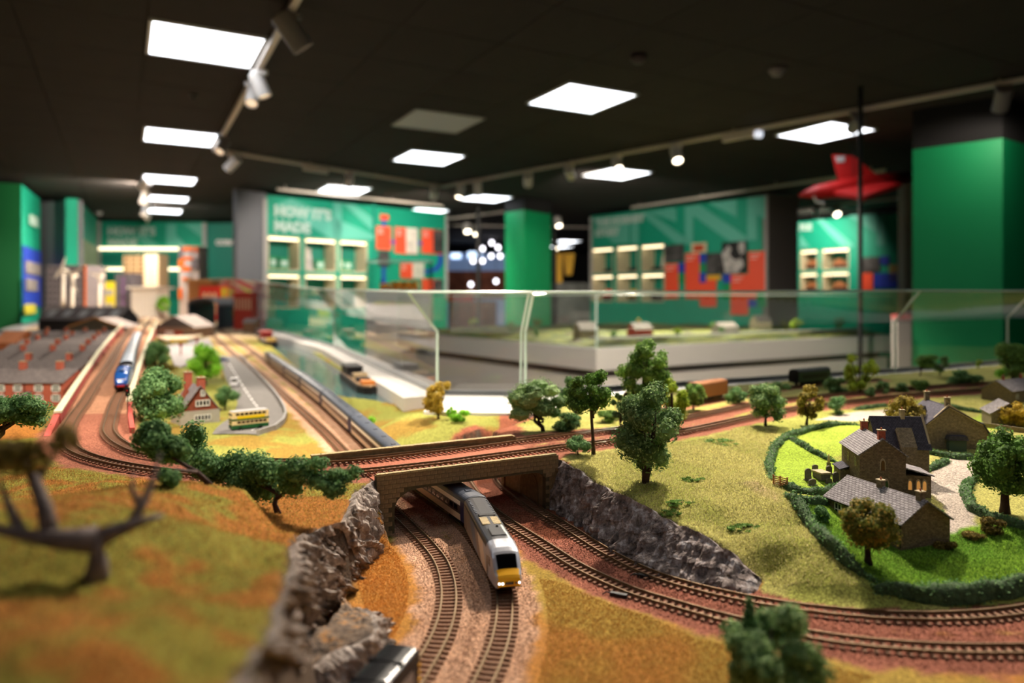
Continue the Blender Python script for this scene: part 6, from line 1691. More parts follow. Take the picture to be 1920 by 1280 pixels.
# --- hedges
def hedge(label, l, w, h, kind='dark', seed=0, n=None):
    q = [G(*a) for a in l]; rng = np.random.default_rng(seed + 500)
    pth = Path(q, .006); nU = max(6, int(pth.L / .006)); nV = 9
    rows = []
    for i in range(nU + 1):
        s = pth.L * i / nU; p = pth.at(s); tn = pth.tan(s); r = Vector((tn.y, -tn.x, 0)).normalized()
        zb = TZ(p.x, p.y); e = min(1, 3.2 * min(i, nU - i) / max(4, nU) + .45)
        rows.append([(p + r * (w * e * math.cos(PI * k / (nV - 1)) * .5), zb - .003 + (h * e) * max(0, math.sin(PI * k / (nV - 1))) ** .55) for k in range(nV)])
    A = np.array([[(v.x, v.y, z) for v, z in r] for r in rows])
    jx = fbm(A[..., 0] * 110, A[..., 1] * 110 + A[..., 2] * 140, seed, 3) - .5; jz = fbm(A[..., 0] * 70 + 5, A[..., 1] * 70, seed + 4, 3) - .5
    A[..., 0] += jx * w * .5; A[..., 1] += jz * w * .5; A[..., 2] += jz * h * .55 * (A[..., 2] > A[..., 2].min(1, keepdims=True) + h * .3)
    t = thing('hedge', label, 'hedge', q[len(q) // 2], 0); A = A - np.array(q[len(q) // 2])
    idx = np.arange((nU + 1) * nV).reshape(nU + 1, nV); Fq = np.stack([idx[:-1, :-1], idx[1:, :-1], idx[1:, 1:], idx[:-1, 1:]], -1).reshape(-1, 4)
    Vt_ = A.reshape(-1, 3)
    np_obj('hedge_body', Vt_, [Fq], MATS.get('hedge_moss') or mat('hedge_moss', (70, 92, 58), 0.95, nscale=140, namt=0.5, bscale=500, bstr=1.0, bdist=.002), t, smooth=True)
    n = n or int(pth.L * 5200)
    i = rng.integers(0, len(Vt_), n); c = Vt_[i] + rng.normal(0, w * .10, (n, 3)); nn = rng.normal(size=(n, 3)); nn[:, 2] += .8
    a = np.cross(nn, rng.normal(size=(n, 3))); a /= np.linalg.norm(a, axis=1)[:, None] + 1e-9; b = np.cross(nn, a); b /= np.linalg.norm(b, axis=1)[:, None] + 1e-9
    s = rng.uniform(.0008, .0018, n)[:, None]
    np_obj('leaves', np.stack([c - a * s, c + b * s, c + a * s, c - b * s], 1).reshape(-1, 3), [np.arange(n * 4).reshape(n, 4)], FOL[kind], t, kind='stuff')
for k, (lb, l, w, h) in enumerate([
    ('hedge curving round the top of the churchyard', [(1447, 900), (1443, 872), (1455, 838), (1478, 820), (1515, 808), (1550, 800), (1592, 796), (1618, 798)], .014, .012),
    ('hedge dividing the churchyard from the upper paddock', [(1480, 822), (1515, 842), (1542, 856), (1572, 868)], .011, .010),
    ('hedge along the near side of the gravestones', [(1458, 906), (1490, 922), (1530, 926), (1568, 916), (1590, 908)], .013, .012),
    ('long hedge running from the wooden gate down the meadow edge', [(1474, 928), (1515, 976), (1552, 1020), (1590, 1054), (1622, 1082), (1642, 1092)], .015, .014),
    ('thick dark hedge along the front of the lawn', [(1638, 1106), (1690, 1112), (1752, 1122), (1802, 1122), (1865, 1112), (1915, 1104), (1975, 1092)], .019, .018),
    ('short hedge left of the slate-roofed cottage', [(1487, 936), (1520, 942), (1550, 944)], .013, .012),
    ('hedge behind the slate-roofed cottage beside the lane', [(1690, 952), (1728, 958), (1768, 966)], .014, .012),
    ('hedge bounding the right side of the lane', [(1834, 896), (1811, 914), (1815, 940), (1831, 962), (1866, 976), (1918, 992), (1960, 1000)], .014, .014),
    ('short hedge on the left side of the lane', [(1778, 864), (1760, 874), (1740, 884)], .013, .011),
    ('hedge in front of the porch cottage', [(1712, 846), (1752, 852), (1790, 860), (1842, 862)], .013, .012),
    ('far hedge along the lane behind the olive tree', [(1600, 768), (1640, 764), (1668, 760)], .012, .010),
    ('far hedge behind the porch cottage', [(1730, 758), (1790, 766), (1840, 774), (1874, 778)], .013, .011),
    ('hedge below the lane at the far right, under the stone wall', [(1832, 815), (1860, 820), (1880, 826)], .013, .012)]):
    hedge(lb, l, w, h, 'dark', k)
# ================================================================== village buildings on the right
m_st1 = brick_mat('brick_stone_tan', (140, 120, 92), (114, 98, 76), (88, 76, 60), .0042, .0021)
m_st2 = brick_mat('brick_stone_grey', (146, 130, 104), (124, 110, 88), (100, 90, 72), .0040, .0020)
m_slate = brick_mat('brick_slate_light', (164, 158, 158), (142, 136, 138), (92, 86, 88), .0062, .0036, .16)
m_slated = brick_mat('brick_slate_dark', (86, 82, 92), (72, 70, 80), (52, 50, 58), .0040, .0026, .12)
m_redb = brick_mat('brick_red', (196, 96, 74), (176, 82, 64), (150, 120, 100), .0036, .0013)
m_tilehung = brick_mat('brick_tile_hung', (158, 84, 62), (140, 72, 54), (96, 52, 42), .0050, .0026)
m_dress = mat('dressed_stone', (176, 158, 126), 0.85, nscale=200, namt=0.15)
m_pot = mat('chimney_pot', (170, 96, 62), 0.8)
m_wood = mat('fence_wood', (176, 120, 72), 0.8, nscale=200, namt=0.2)
m_winw = mat('window_white', (236, 234, 228), 0.5)
m_warm = mat('window_warm', (150, 110, 60), 0.3, emit=(255, 176, 90), estr=0.35)
m_grst = mat('gravestone_grey', (118, 108, 98), 0.9, nscale=260, namt=0.25)
def chimney(t, x, y, z0, z1, m, w=.0055, d=.0042, pots=2):
    c = MB(); c.bb(x - w / 2, x + w / 2, y - d / 2, y + d / 2, z0, z1); o = c.build('chimney', m, t)
    MB().bb(x - w * .6, x + w * .6, y - d * .62, y + d * .62, z1, z1 + .0014).build('chimney_cap', m_dress, o)
    for i in range(pots):
        px = x + (i - (pots - 1) / 2) * w * .5
        MB().lathe([(.0011, z1 + .0014), (.0010, z1 + .0042), (.0012, z1 + .0046)], (px, y, 0), 8).build('chimney_pot', m_pot, o)
def sash(t, p, u, n, w, h, m=None, bars=(2, 2), pane=None, b=.0006):
    """window on a wall: p lower-left corner, u along wall, n outward"""
    p = Vector(p); u = Vector(u).normalized(); n = Vector(n).normalized()
    f = MB()
    f.obox(p, u * w, n * .0008, eZ * b); f.obox(p + eZ * (h - b), u * w, n * .0008, eZ * b)
    f.obox(p, u * b, n * .0008, eZ * h); f.obox(p + u * (w - b), u * b, n * .0008, eZ * h)
    for i in range(1, bars[0]): f.obox(p + u * (w * i / bars[0] - b / 2), u * b, n * .0007, eZ * h)
    for i in range(1, bars[1]): f.obox(p + eZ * (h * i / bars[1] - b / 2), u * w, n * .0007, eZ * b)
    o = f.build('window', m or m_winw, t)
    MB().obox(p + n * .0001, u * w, n * .0003, eZ * h).build('pane', pane or m_glassk, o)
    return o
def lancet(t, p, u, n, w, h, pane=None):
    p = Vector(p); u = Vector(u).normalized(); n = Vector(n).normalized()
    def arch(k, dz=0): 
        q = [(-w / 2 * k, 0), (w / 2 * k, 0)]
        for i in range(7):
            a = i / 6; q.append((w / 2 * k * math.cos(a * PI / 2), h * .62 + (h * .38 * (k if k > 1 else 1)) * math.sin(a * PI / 2)))
        for i in range(1, 7):
            a = 1 - i / 6; q.append((-w / 2 * k * math.cos(a * PI / 2), h * .62 + (h * .38 * (k if k > 1 else 1)) * math.sin(a * PI / 2)))
        return [p + u * x + eZ * z for x, z in q]
    o = MB().prism(arch(1.55), n * .0008).build('window', m_dress, t)
    MB().prism([v + n * .0008 for v in arch(1.0)], n * .0003).build('pane', pane or m_glassk, o)
def house(name, label, base, rz, L, W, eave, ridge, mw, mr, over=.003, asym=0.0, cat='house', eave2=None):
    """gables at local x = 0 and x = L; y from -W/2 to W/2; ridge offset asym"""
    t = thing(name, label, cat, base, rz)
    e2 = eave if eave2 is None else eave2
    gable = [(-W / 2, -.004), (W / 2, -.004), (W / 2, e2), (asym, ridge), (-W / 2, eave)]
    MB().prism([Vector((0, y, z)) for y, z in gable], (L, 0, 0)).build('walls', mw, t)
    th = .0016
    for sg, ee in ((-1, eave), (1, e2)):
        d = Vector((0, sg * W / 2 - asym, ee - ridge)); ln = d.length; d.normalize(); nrm = Vector((0, -d.z * 1, d.y)) if sg > 0 else Vector((0, d.z, -d.y))
        if nrm.z < 0: nrm = -nrm
        a = Vector((-over, asym, ridge)) + nrm * .0003; MB().obox(a, (L + 2 * over, 0, 0), d * (ln + over), nrm * th).build('roof_slope', mr, t)
    MB().tube([(-over, asym, ridge + th), (L + over, asym, ridge + th)], .0010, 6).build('ridge', mr, t)
    return t
# slate-roofed cottage in front
c0 = P(1690, 1032, -.300); dl = Vector((-.0365, .122, 0)).normalized(); rzl = math.atan2(dl.y, dl.x)
dg_ = Vector((dl.y, -dl.x, 0))                                      # along the gable, to the right
L1_, W1_ = .127, .074
b0 = c0 + dg_ * (W1_ / 2); b0.z = TZ(*(c0 + dl * .05 + dg_ * .03)[:2]) - .001
t = house('stone_cottage', 'long slate-roofed stone cottage nearest the front of the lawn', b0, rzl, L1_, W1_, .0285, .0520, m_st1, m_slate)
# local +y is left of dl -> towards the viewer's left wall
for x in (.018, .055, .098): sash(t, (x, W1_ / 2, .009), (1, 0, 0), (0, 1, 0), .0125, .0165, None, (2, 2), None, .0011)
MB().bb(.076, .084, W1_ / 2, W1_ / 2 + .0006, 0, .019).build('door', mat('door_green', (60, 80, 66), .5), t)
MB().tube([(.0005, W1_ / 2 + .001, 0), (.0005, W1_ / 2 + .001, .028)], .0007, 6).build('downpipe', m_black, t)
MB().tube([(-.002, W1_ / 2 + .003, .027), (L1_ + .002, W1_ / 2 + .003, .027)], .0008, 6).build('gutter', m_black, t)
chimney(t, .008, 0, .046, .062, m_st2, .007, .008, 1); chimney(t, .070, 0, .046, .061, m_st2, .008, .007, 1)
# tall stone house with pointed windows
c0 = P(1612, 926, -.277); dl = Vector((.16, .987, 0)).normalized(); dg_ = Vector((dl.y, -dl.x, 0)); W2_, L2_ = .061, .088
b0 = c0 + dg_ * (W2_ / 2); b0.z = TZ(b0.x, b0.y + .02) - .001
t = house('stone_house', 'tall dark stone house with pointed gable windows beside the churchyard', b0, math.atan2(dl.y, dl.x), L2_, W2_, .0570, .0790, m_st1, MATS['brick_slate_light'])
lancet(t, (0, 0, .036), (0, -1, 0), (-1, 0, 0), .005, .014); lancet(t, (0, .0045, .008), (0, -1, 0), (-1, 0, 0), .005, .014); lancet(t, (0, -.0045, .008), (0, -1, 0), (-1, 0, 0), .005, .014)
for x in (.015, .05):
    for z in (.010, .037): sash(t, (x, W2_ / 2, z), (1, 0, 0), (0, 1, 0), .008, .013, m_dress)
MB().bb(.030, .038, W2_ / 2, W2_ / 2 + .0007, 0, .018).build('door', m_dress, t)
chimney(t, .006, 0, .074, .091, m_redb, .007, .009, 1); chimney(t, L2_ - .006, 0, .074, .091, m_redb, .007, .009, 1)
ext = MB().bb(.008, .052, -W2_ / 2 - .036, -W2_ / 2, -.004, .028).build('side_wing', m_st1, t)
MB().obox((.005, -W2_ / 2 - .039, .028), (.050, 0, 0), (0, .039, .010), (0, -.0004, .0016)).build('wing_roof', m_slate, ext)
for y in (-W2_ / 2 - .008, -W2_ / 2 - .019, -W2_ / 2 - .027): lancet(t, (.008, y, .008), (0, -1, 0), (-1, 0, 0), .0045, .013, m_warm)
MB().bb(.050, .085, W2_ / 2, W2_ / 2 + .012, -.004, .024).build('porch_wing', m_st2, t)
MB().obox((.048, W2_ / 2, .028), (.039, 0, 0), (0, .014, -.005), (0, 0, .0015)).build('porch_roof', m_slated, t)
# dark-roofed building behind
b0 = G(1668, 872); t = house('stone_hall', 'stone building with a steep dark slate roof behind the tall house', Vector((P(1630, 870, -.262).x, 1.135, b0.z)), math.radians(-6), .074, .058, .046, .088, m_st2, m_slated)
chimney(t, .046, 0, .082, .100, m_dress, .006, .007, 1)
MB().prism([Vector((.074, y, z)) for y, z in ((-.031, .046), (.031, .046), (0, .094))], (.003, 0, 0)).build('gable_coping', m_dress, t)
MB().prism([Vector((.030, y, z)) for y, z in ((-.040, -.004), (.0, -.004), (.0, .060), (-.020, .076), (-.040, .050))], (.022, 0, 0)).build('cross_wing', m_st2, t)
# porch cottage with long catslide roof
a = G(1742, 838); b_ = G(1840, 846); t = house('gabled_cottage', 'stone cottage with a big gable, lopsided roof and green porch', Vector(((a.x + b_.x) / 2, (a.y + b_.y) / 2, a.z - .001)), math.radians(82), .095, .092, .044, .074, m_st2, m_slated, asym=.010, eave2=.044, over=.003)
MB().prism([Vector((0.0, y, z)) for y, z in ((-.046, -.004), (-.046, .044), (-.062, .018), (-.062, -.004))], (.095, 0, 0)).build('lean_to', m_st2, t)
MB().obox((-.003, -.044, .047), (.101, 0, 0), (0, -.022, -.033), (0, -.0008, .0015)).build('lean_to_roof', m_slated, t)
MB().bb(-.012, 0, -.014, .014, -.003, .018).build('porch', mat('porch_green', (74, 92, 76), .6), t)
MB().prism([Vector((-.014, y, z)) for y, z in ((-.017, .018), (.017, .018), (.014, .026), (-.014, .026))], (.014, 0, 0)).build('porch_roof', m_slated, t)
MB().prism([Vector((-.0015, y, z)) for y, z in ((-.047, .044), (-.043, .044), (.010, .0735), (.043, .044), (.047, .044), (.010, .080))], (.0025, 0, 0)).build('gable_coping', m_dress, t)
MB().prism([Vector((x, .030, z)) for x, z in ((.03, .046), (.06, .046), (.045, .070))], (0, .022, 0)).build('dormer', m_slated, t)
chimney(t, .006, .010, .068, .090, m_st2, .006, .008, 1); chimney(t, .090, .010, .068, .090, m_st2, .006, .008, 1)
# long low cottage at the right edge
b0 = G(1868, 752); t = house('long_cottage', 'long low stone cottage with pale roof at the far right', b0, math.radians(28), .15, .070, .028, .050, m_st2, m_slate)
chimney(t, .03, 0, .045, .060, m_redb); chimney(t, .11, 0, .045, .060, m_redb)
for x in (.02, .06, .1): sash(t, (x, -.035, .008), (1, 0, 0), (0, -1, 0), .010, .012)
b0 = G(1893, 806); t = house('farm_cottage', 'small stone cottage half hidden behind the golden bush', b0 + Vector((.02, .03, 0)), math.radians(70), .07, .06, .025, .045, m_st2, m_slate)
# dry stone walls
def stone_wall(label, l, h=.009, w=.004):
    q = [G(*a) for a in l]; t = thing('stone_wall', label, 'wall', q[len(q) // 2], 0)
    for a, b_ in zip(q[:-1], q[1:]):
        d = b_ - a; s = Vector((-d.y, d.x, 0)).normalized() * w / 2; n = max(1, int(d.length / .02))
        for i in range(n):
            p = a.lerp(b_, i / n); e = a.lerp(b_, (i + 1) / n)
            MB().add([p - s - eZ * .003, e - s - eZ * .003, e + s - eZ * .003, p + s - eZ * .003, p - s + eZ * h, e - s + eZ * h, e + s + eZ * h, p + s + eZ * h], [(0, 3, 2, 1), (4, 5, 6, 7), (0, 1, 5, 4), (1, 2, 6, 5), (2, 3, 7, 6), (3, 0, 4, 7)]).build('wall_section', m_st2, t, world=True)
stone_wall('grey field wall behind the porch cottage at right', [(1840, 800), (1880, 806), (1925, 812), (1960, 816)])
stone_wall('grey field wall left of the porch cottage', [(1722, 766), (1745, 772)])
# gate
g = G(1463, 912); t = thing('field_gate', 'small tan wooden gate in the hedge at the meadow edge', 'gate', g, math.radians(-52))
for i in range(5): MB().bb(-.011, .011, -.0005, .0005, .002 + i * .0026, .0034 + i * .0026).build('rail', m_wood, t)
for x in (-.011, 0, .011): MB().bb(x - .0008, x + .0008, -.0008, .0008, -.002, .0155).build('post', m_wood, t)
# gravestones
def headstone(label, px, py, w, h, top=True, table=False):
    g = G(px, py); k = g.y / F; w *= k; h *= k; t = thing('gravestone', label, 'gravestone', g, math.radians(12 + px % 7), group='gravestones in the churchyard')
    if table:
        MB().bb(-w / 2, w / 2, -w * .7, w * .7, 0, h * .8).build('chest', m_grst, t); MB().bb(-w * .56, w * .56, -w * .78, w * .78, h * .8, h).build('slab', m_dress, t)
    else:
        q = [(-w / 2, -.002), (w / 2, -.002), (w / 2, h * .72)] + [(w / 2 * math.cos(a * PI / 8), h * .72 + h * .28 * math.sin(a * PI / 8)) for a in range(1, 8)] + [(-w / 2, h * .72)]
        MB().prism([Vector((x, 0, z)) for x, z in q], (0, .0022, 0)).build('stone', m_grst, t)
        MB().bb(-w * .6, w * .6, -.0012, .0034, -.001, .0014).build('plinth', m_grst, t)
for a in [('tall gravestone at the left of the group', 1516, 900, 13, 22), ('rounded gravestone behind the tall one', 1529, 884, 12, 13), ('gravestone in front of the statue', 1555, 889, 12, 16), ('rounded gravestone at the right of the group', 1568, 904, 12, 19), ('low broad gravestone nearest the front hedge', 1524, 910, 16, 12), ('small leaning stone right of the chest tomb', 1555, 906, 12, 9)]:
    headstone(*a)
headstone('pale chest tomb in the middle of the gravestones', 1540, 897, 19, 14, table=True)
g = G(1554, 874); t = thing('stone_statue', 'pale stone figure on a pedestal among the graves', 'statue', g, 0)
MB().bb(-.0026, .0026, -.0026, .0026, -.002, .006).build('pedestal', m_grst, t); MB().lathe([(.0022, .006), (.0016, .010), (.0019, .014), (.0008, .0165), (.0013, .018), (.0004, .020)], (0, 0, 0), 10).build('figure', m_dress, t, smooth=True)

# ================================================================== left: houses, road, river
# road
road_l = [(412, 668), (416, 690), (424, 712), (436, 735), (446, 755), (440, 775), (424, 790), (404, 806), (398, 815)]
road_r = [(446, 668), (468, 692), (490, 715), (508, 735), (521, 752), (530, 768), (533, 780), (528, 793), (512, 806), (480, 816)]
m_road = mat('road_tarmac', (120, 116, 112), 0.9, nscale=60, namt=0.1)
def ribbon(name, la, lb, n, dz, m):
    A, _ = resample([G(*a) for a in la], n); B, _ = resample([G(*a) for a in lb], n); k = 7
    v = np.linspace(0, 1, k)[None, :, None]; pos = A[:, None] * (1 - v) + B[:, None] * v
    pos[..., 2] = CZ + TI(pos[..., 0], pos[..., 1]) + dz
    idx = np.arange(n * k).reshape(n, k); q = np.stack([idx[:-1, :-1], idx[:-1, 1:], idx[1:, 1:], idx[1:, :-1]], -1).reshape(-1, 4)
    return np_obj(name, pos.reshape(-1, 3), [q[:, ::-1]], m, None, smooth=True)
rd = ribbon('road', road_l, road_r, 90, .0022, m_road); rd['kind'] = 'structure'
cl = [(430, 684), (438, 697), (448, 713), (457, 728), (466, 742), (475, 755), (484, 766), (491, 776), (495, 786), (492, 796), (482, 804), (470, 810)]
inv = TM[rd.name].inverted()
for a, b_ in zip(cl[:-1], cl[1:]):
    p = G(*a); q = G(*b_); d = q - p
    for f0 in (0.0, 0.5):
        s0 = p + d * f0; s1 = p + d * (f0 + .3); s = Vector((-d.y, d.x, 0)).normalized() * .0022
        vs = [inv @ Vector((v.x, v.y, TZ(v.x, v.y) + .0032)) for v in (s0 - s, s1 - s, s1 + s, s0 + s)]
        MB().add(vs, [(0, 1, 2, 3)]).build('lane_marking', m_white, rd)
wall_run('road_wall', 'low grey wall round the outside of the road bend', [G(448 + 2, 668)] + [G(x + 3, y) for x, y in road_r[1:]], .006, CZ - .32, .013, mat('road_wall_grey', (150, 148, 146), .8, nscale=60, namt=.1), None, 'wall')
# kerbside fence by the van
g = G(418, 710); t = thing('garden_fence', 'short tan fence beside the road near the van', 'fence', g, math.radians(115))
for i in range(6): MB().bb(-.03 + i * .011, -.021 + i * .011, -.001, .001, 0, .014).build('paling', m_wood, t)
# river
A, _ = resample([P(x, y, WATER) for x, y in river_l], 80); B, _ = resample([P(x, y, WATER) for x, y in reversed(river_r)], 80)
v = np.linspace(-.04, 1.04, 9)[None, :, None]; pos = A[:, None] * (1 - v) + B[:, None] * v
idx = np.arange(80 * 9).reshape(80, 9); q = np.stack([idx[:-1, :-1], idx[:-1, 1:], idx[1:, 1:], idx[1:, :-1]], -1).reshape(-1, 4)
m_water, nt, b = _new('water_resin')
b.inputs['Base Color'].default_value = S((74, 102, 104)); b.inputs['Roughness'].default_value = .06; b.inputs['Specular IOR Level'].default_value = .8; b.inputs['IOR'].default_value = 1.5
tc = nt.nodes.new('ShaderNodeTexCoord'); n_ = nt.nodes.new('ShaderNodeTexNoise'); n_.inputs['Scale'].default_value = 26; nt.links.new(tc.outputs['Object'], n_.inputs['Vector'])
bp = nt.nodes.new('ShaderNodeBump'); bp.inputs['Strength'].default_value = .25; bp.inputs['Distance'].default_value = .004; nt.links.new(n_.outputs['Fac'], bp.inputs['Height']); nt.links.new(bp.outputs['Normal'], b.inputs['Normal'])
wo = np_obj('river_water', pos.reshape(-1, 3), [q], m_water, None, smooth=True); wo['kind'] = 'structure'

# tile-hung house
a = G(336, 797); b_ = G(414, 792)
dg_ = (b_ - a); dg_.z = 0; Wd = dg_.length; dg_.normalize()
back = Vector((-dg_.y, dg_.x, 0))
b0 = (a + b_) / 2; b0.z = min(a.z, b_.z)
sc = Wd
t = house('tile_hung_house', 'red tile-hung house with white windows facing the bus', b0, math.atan2(back.y, back.x) + .22, sc * 1.0, sc * .96, sc * .34, sc * .98, m_tilehung, m_slate, over=.004)
MB().bb(-.001, sc * 1.0 + .001, -sc * .48 - .001, sc * .48 + .001, -.004, sc * .36).build('lower_storey', mat('render_grey', (176, 170, 158), .8, nscale=40, namt=.1), t)
for z, w, n in ((.08, .42, 5), (.46, .36, 4), (.72, .12, 2)): sash(t, (-.0012, -sc * (w / 2) - sc * .06, sc * z), (0, 1, 0), (-1, 0, 0), sc * w, sc * .17, None, (n, 1), None, .0022)
chimney(t, .012, -sc * .05, sc * .85, sc * 1.2, m_redb, .018, .016, 2); chimney(t, sc * .8, sc * .1, sc * .85, sc * 1.3, m_redb, .016, .016, 2)
MB().prism([Vector((sc * .45, y, z)) for y, z in ((sc * .02, sc * .55), (sc * .36, sc * .55), (sc * .19, sc * .88))], (sc * .3, 0, 0)).build('dormer', m_tilehung, t)
# terraces
rows = [(722, 765, -60, 147, 692), (0, 0, -60, 168, 675), (0, 0, -40, 183, 657), (0, 0, 22, 194, 645), (0, 0, 44, 203, 636), (0, 0, 62, 209, 628), (0, 0, 70, 214, 621)]
ordn = ['front', 'second', 'third', 'fourth', 'fifth', 'sixth', 'rearmost']
m_roofg = brick_mat('brick_terrace_slate', (124, 114, 110), (108, 100, 98), (86, 80, 80), .008, .0045, .12)
for i, (ye, yb, x0, x1, yr) in enumerate(rows):
    hr = -.31 + .098
    Z = -hr * F / (yr - CY)
    xa = (x0 - CX) / F * Z; xb = (x1 - CX) / F * Z
    t = thing('terraced_houses', '%s row of red brick terraced houses with grey slate roofs' % ordn[i], 'terraced houses', (xa, Z, CZ - .3105), 0, group='rows of terraced houses')
    Lr = xb - xa; W = .15
    g_ = [(-W / 2, -.003), (W / 2, -.003), (W / 2, .066), (0, .098), (-W / 2, .066)]
    MB().prism([Vector((0, y, z)) for y, z in g_], (Lr, 0, 0)).build('walls', m_redb, t)
    for sg in (-1, 1):
        d = Vector((0, sg * W / 2, -.032)); nr = Vector((0, sg * .032, W / 2)).normalized()
        MB().obox((-.003, 0, .0985), (Lr + .006, 0, 0), d * 1.06, nr * .002).build('roof_slope', m_roofg, t)
    nh = max(3, int(Lr / .115))
    for k in range(nh):
        x = Lr * (k + .5) / nh
        chimney(t, x, 0.0, .088, .122, m_redb, .018, .013, 2)
        if i == 0:
            for xo in (-.028, .022):
                for z in (.012, .040): sash(t, (x + xo, -W / 2 - .0002, z), (1, 0, 0), (0, -1, 0), .026, .021, None, (1, 2), None, .0034)
            MB().bb(x - .052, x - .036, -W / 2 - .03, -W / 2, -.003, .030).build('outhouse', m_redb, t)
            MB().obox((x - .054, -W / 2 - .032, .030), (.02, 0, 0), (0, .034, .010), (0, 0, .002)).build('outhouse_roof', m_roofg, t)
            MB().tube([(x - .056, -W / 2 - .001, 0), (x - .056, -W / 2 - .001, .064)], .0012, 5).build('downpipe', m_black, t)
# ================================================================== the far town
def XZ(px, Z): return (px - CX) / F * Z
def ZT_(py, Z): return CZ - (py - CY) / F * Z
def tower(name, label, px0, px1, py0, Z, depth, m, cat='building'):
    x0, x1 = XZ(px0, Z), XZ(px1, Z); zb = TZ((x0 + x1) / 2, Z + depth / 2) - .004
    t = thing(name, label, cat, ((x0 + x1) / 2, Z + depth / 2, zb), 0)
    MB().bb(x0, x1, Z, Z + depth, zb, ZT_(py0, Z)).build('shell', m, t, world=True)
    return t, x0, x1, zb, ZT_(py0, Z)
def facade(t, x0, x1, z0, z1, Z, nx, nz, mw, mx=.7, mz=.6, name='window', d=.004):
    w = (x1 - x0) / nx; h = (z1 - z0) / nz
    inv = TM[t.name].inverted()
    me = shared_box(name + '_%s_%d' % (t.name, nx), (w * mx, d, h * mz), mw)
    for i in range(nx):
        for k in range(nz):
            o = bpy.data.objects.new(name, me); COL.objects.link(o); o.parent = t
            o.location = inv @ Vector((x0 + w * (i + (1 - mx) / 2), Z - d * .8, z0 + h * (k + (1 - mz) / 2)))
m_con = mat('tower_grey', (156, 146, 148), 0.8, nscale=12, namt=.1); m_cond = mat('tower_dark', (104, 98, 104), 0.8); m_beige = mat('tower_beige', (202, 176, 136), 0.8); m_cr = mat('tower_cream', (232, 212, 176), .8)
m_wbrown = mat('tower_window_brown', (136, 104, 74), .4); m_wcream = mat('tower_window_cream', (246, 232, 206), .4); m_or = mat('tower_orange', (240, 112, 30), .6); m_wpale = mat('tower_window_pale', (190, 184, 188), .4)
t, x0, x1, zb, zt = tower('office_tower', 'wide grey office tower behind the wind turbines', 86, 162, 497, 8.6, .4, m_con); facade(t, x0, x1, zb + .1, zt, 8.6, 9, 8, m_cond)
MB().bb(x1 - .02, x1, 8.585, 8.6, zb, zt).build('corner_strip', m_or, t, world=True)
t, x0, x1, zb, zt = tower('dark_tower', 'narrow dark grey tower block right of the turbines', 216, 246, 512, 9.4, .3, m_cond); facade(t, x0 + .08, x0 + .13, zb + .1, zt - .05, 9.4, 1, 6, mat('window_violet', (138, 90, 150), .4))
t, x0, x1, zb, zt = tower('yellow_warehouse', 'yellow and cream building behind the third turbine', 167, 217, 528, 9.9, .3, mat('warehouse_yellow', (250, 226, 50), .6)); facade(t, x0, x1, zb + .08, zt - .05, 9.9, 1, 2, mat('band_grey', (190, 182, 170), .6), .8, .4, 'band')
t, x0, x1, zb, zt = tower('apartment_tower', 'tall beige apartment tower with rows of brown windows', 231, 270, 478, 10.4, .3, m_beige); facade(t, x0, x1, zb + .3, zt, 10.4, 3, 9, m_wbrown, .8, .7)
t, x0, x1, zb, zt = tower('apartment_tower', 'cream apartment tower beside the beige one', 270.5, 297, 476, 10.3, .3, m_beige); facade(t, x0, x1, zb + .3, zt, 10.3, 2, 9, m_wcream, .85, .7)
t, x0, x1, zb, zt = tower('white_block', 'low white block with small windows in front of the towers', 246, 292, 541, 9.2, .35, mat('block_white', (236, 228, 216), .7)); facade(t, x0, x1, zb + .06, zt - .02, 9.2, 7, 5, mat('window_slot', (190, 180, 170), .5), .7, .25)
MB().bb(x0 - .03, x1 + .06, 9.15, 9.58, zt, zt + .03).build('roof_slab', mat('block_white', (0, 0, 0)), t, world=True)
t, x0, x1, zb, zt = tower('orange_tower', 'slim grey tower block with orange panels', 336, 373, 461, 10.2, .3, mat('tower_pale', (188, 178, 174), .7))
for k, (a, b_, c, d, m) in enumerate([(344, 363, 463, 470, m_or), (366, 372, 463, 472, m_or), (336, 346, 487, 500, m_or), (342, 362, 482, 487, m_or), (342, 358, 500, 508, m_or), (336, 342, 540, 560, m_or), (344, 353, 520, 526, m_or), (361, 373, 485, 505, m_cond), (361, 373, 525, 560, m_cond), (336, 344, 462, 485, m_cond), (347, 360, 472, 481, m_wpale), (347, 360, 489, 499, m_wpale), (342, 358, 510, 519, m_wpale), (364, 370, 474, 484, m_wpale)]):
    MB().bb(XZ(a, 10.2), XZ(b_, 10.2), 10.18, 10.2, ZT_(d, 10.2), ZT_(c, 10.2)).build('panel', m, t, world=True)
t, x0, x1, zb, zt = tower('red_shop', 'bright red shopfront with cream windows near the station', 374, 412, 536, 9.0, .3, mat('shop_red', (216, 52, 40), .6)); facade(t, x0 + .03, x1 - .03, zb + .05, zt - .05, 9.0, 3, 1, m_cr, .5, .8)
t, x0, x1, zb, zt = tower('brown_shop', 'tan-roofed building left of the red shopfront', 352, 398, 527, 9.92, .22, mat('shop_tan', (168, 112, 62), .7))
MB().bb(x0 - .02, x1 + .02, 9.9, 10.16, zt, zt + .03).build('roof', mat('shop_tan_roof', (190, 146, 92), .7), t, world=True)
t, x0, x1, zb, zt = tower('red_terrace', 'red brick shop row at the right end of the town', 438, 472, 548, 6.9, .15, mat('brick_plain_red', (186, 62, 46), .7)); facade(t, x0, x1, zb + .16, zt - .02, 6.9, 6, 1, m_cr, .35, .6)
t, x0, x1, zb, zt = tower('garden_wall', 'yellow-green hoarding beside the red shopfront', 414, 419, 540, 9.05, .05, mat('hoarding_lime', (196, 196, 50), .6), 'hoarding')
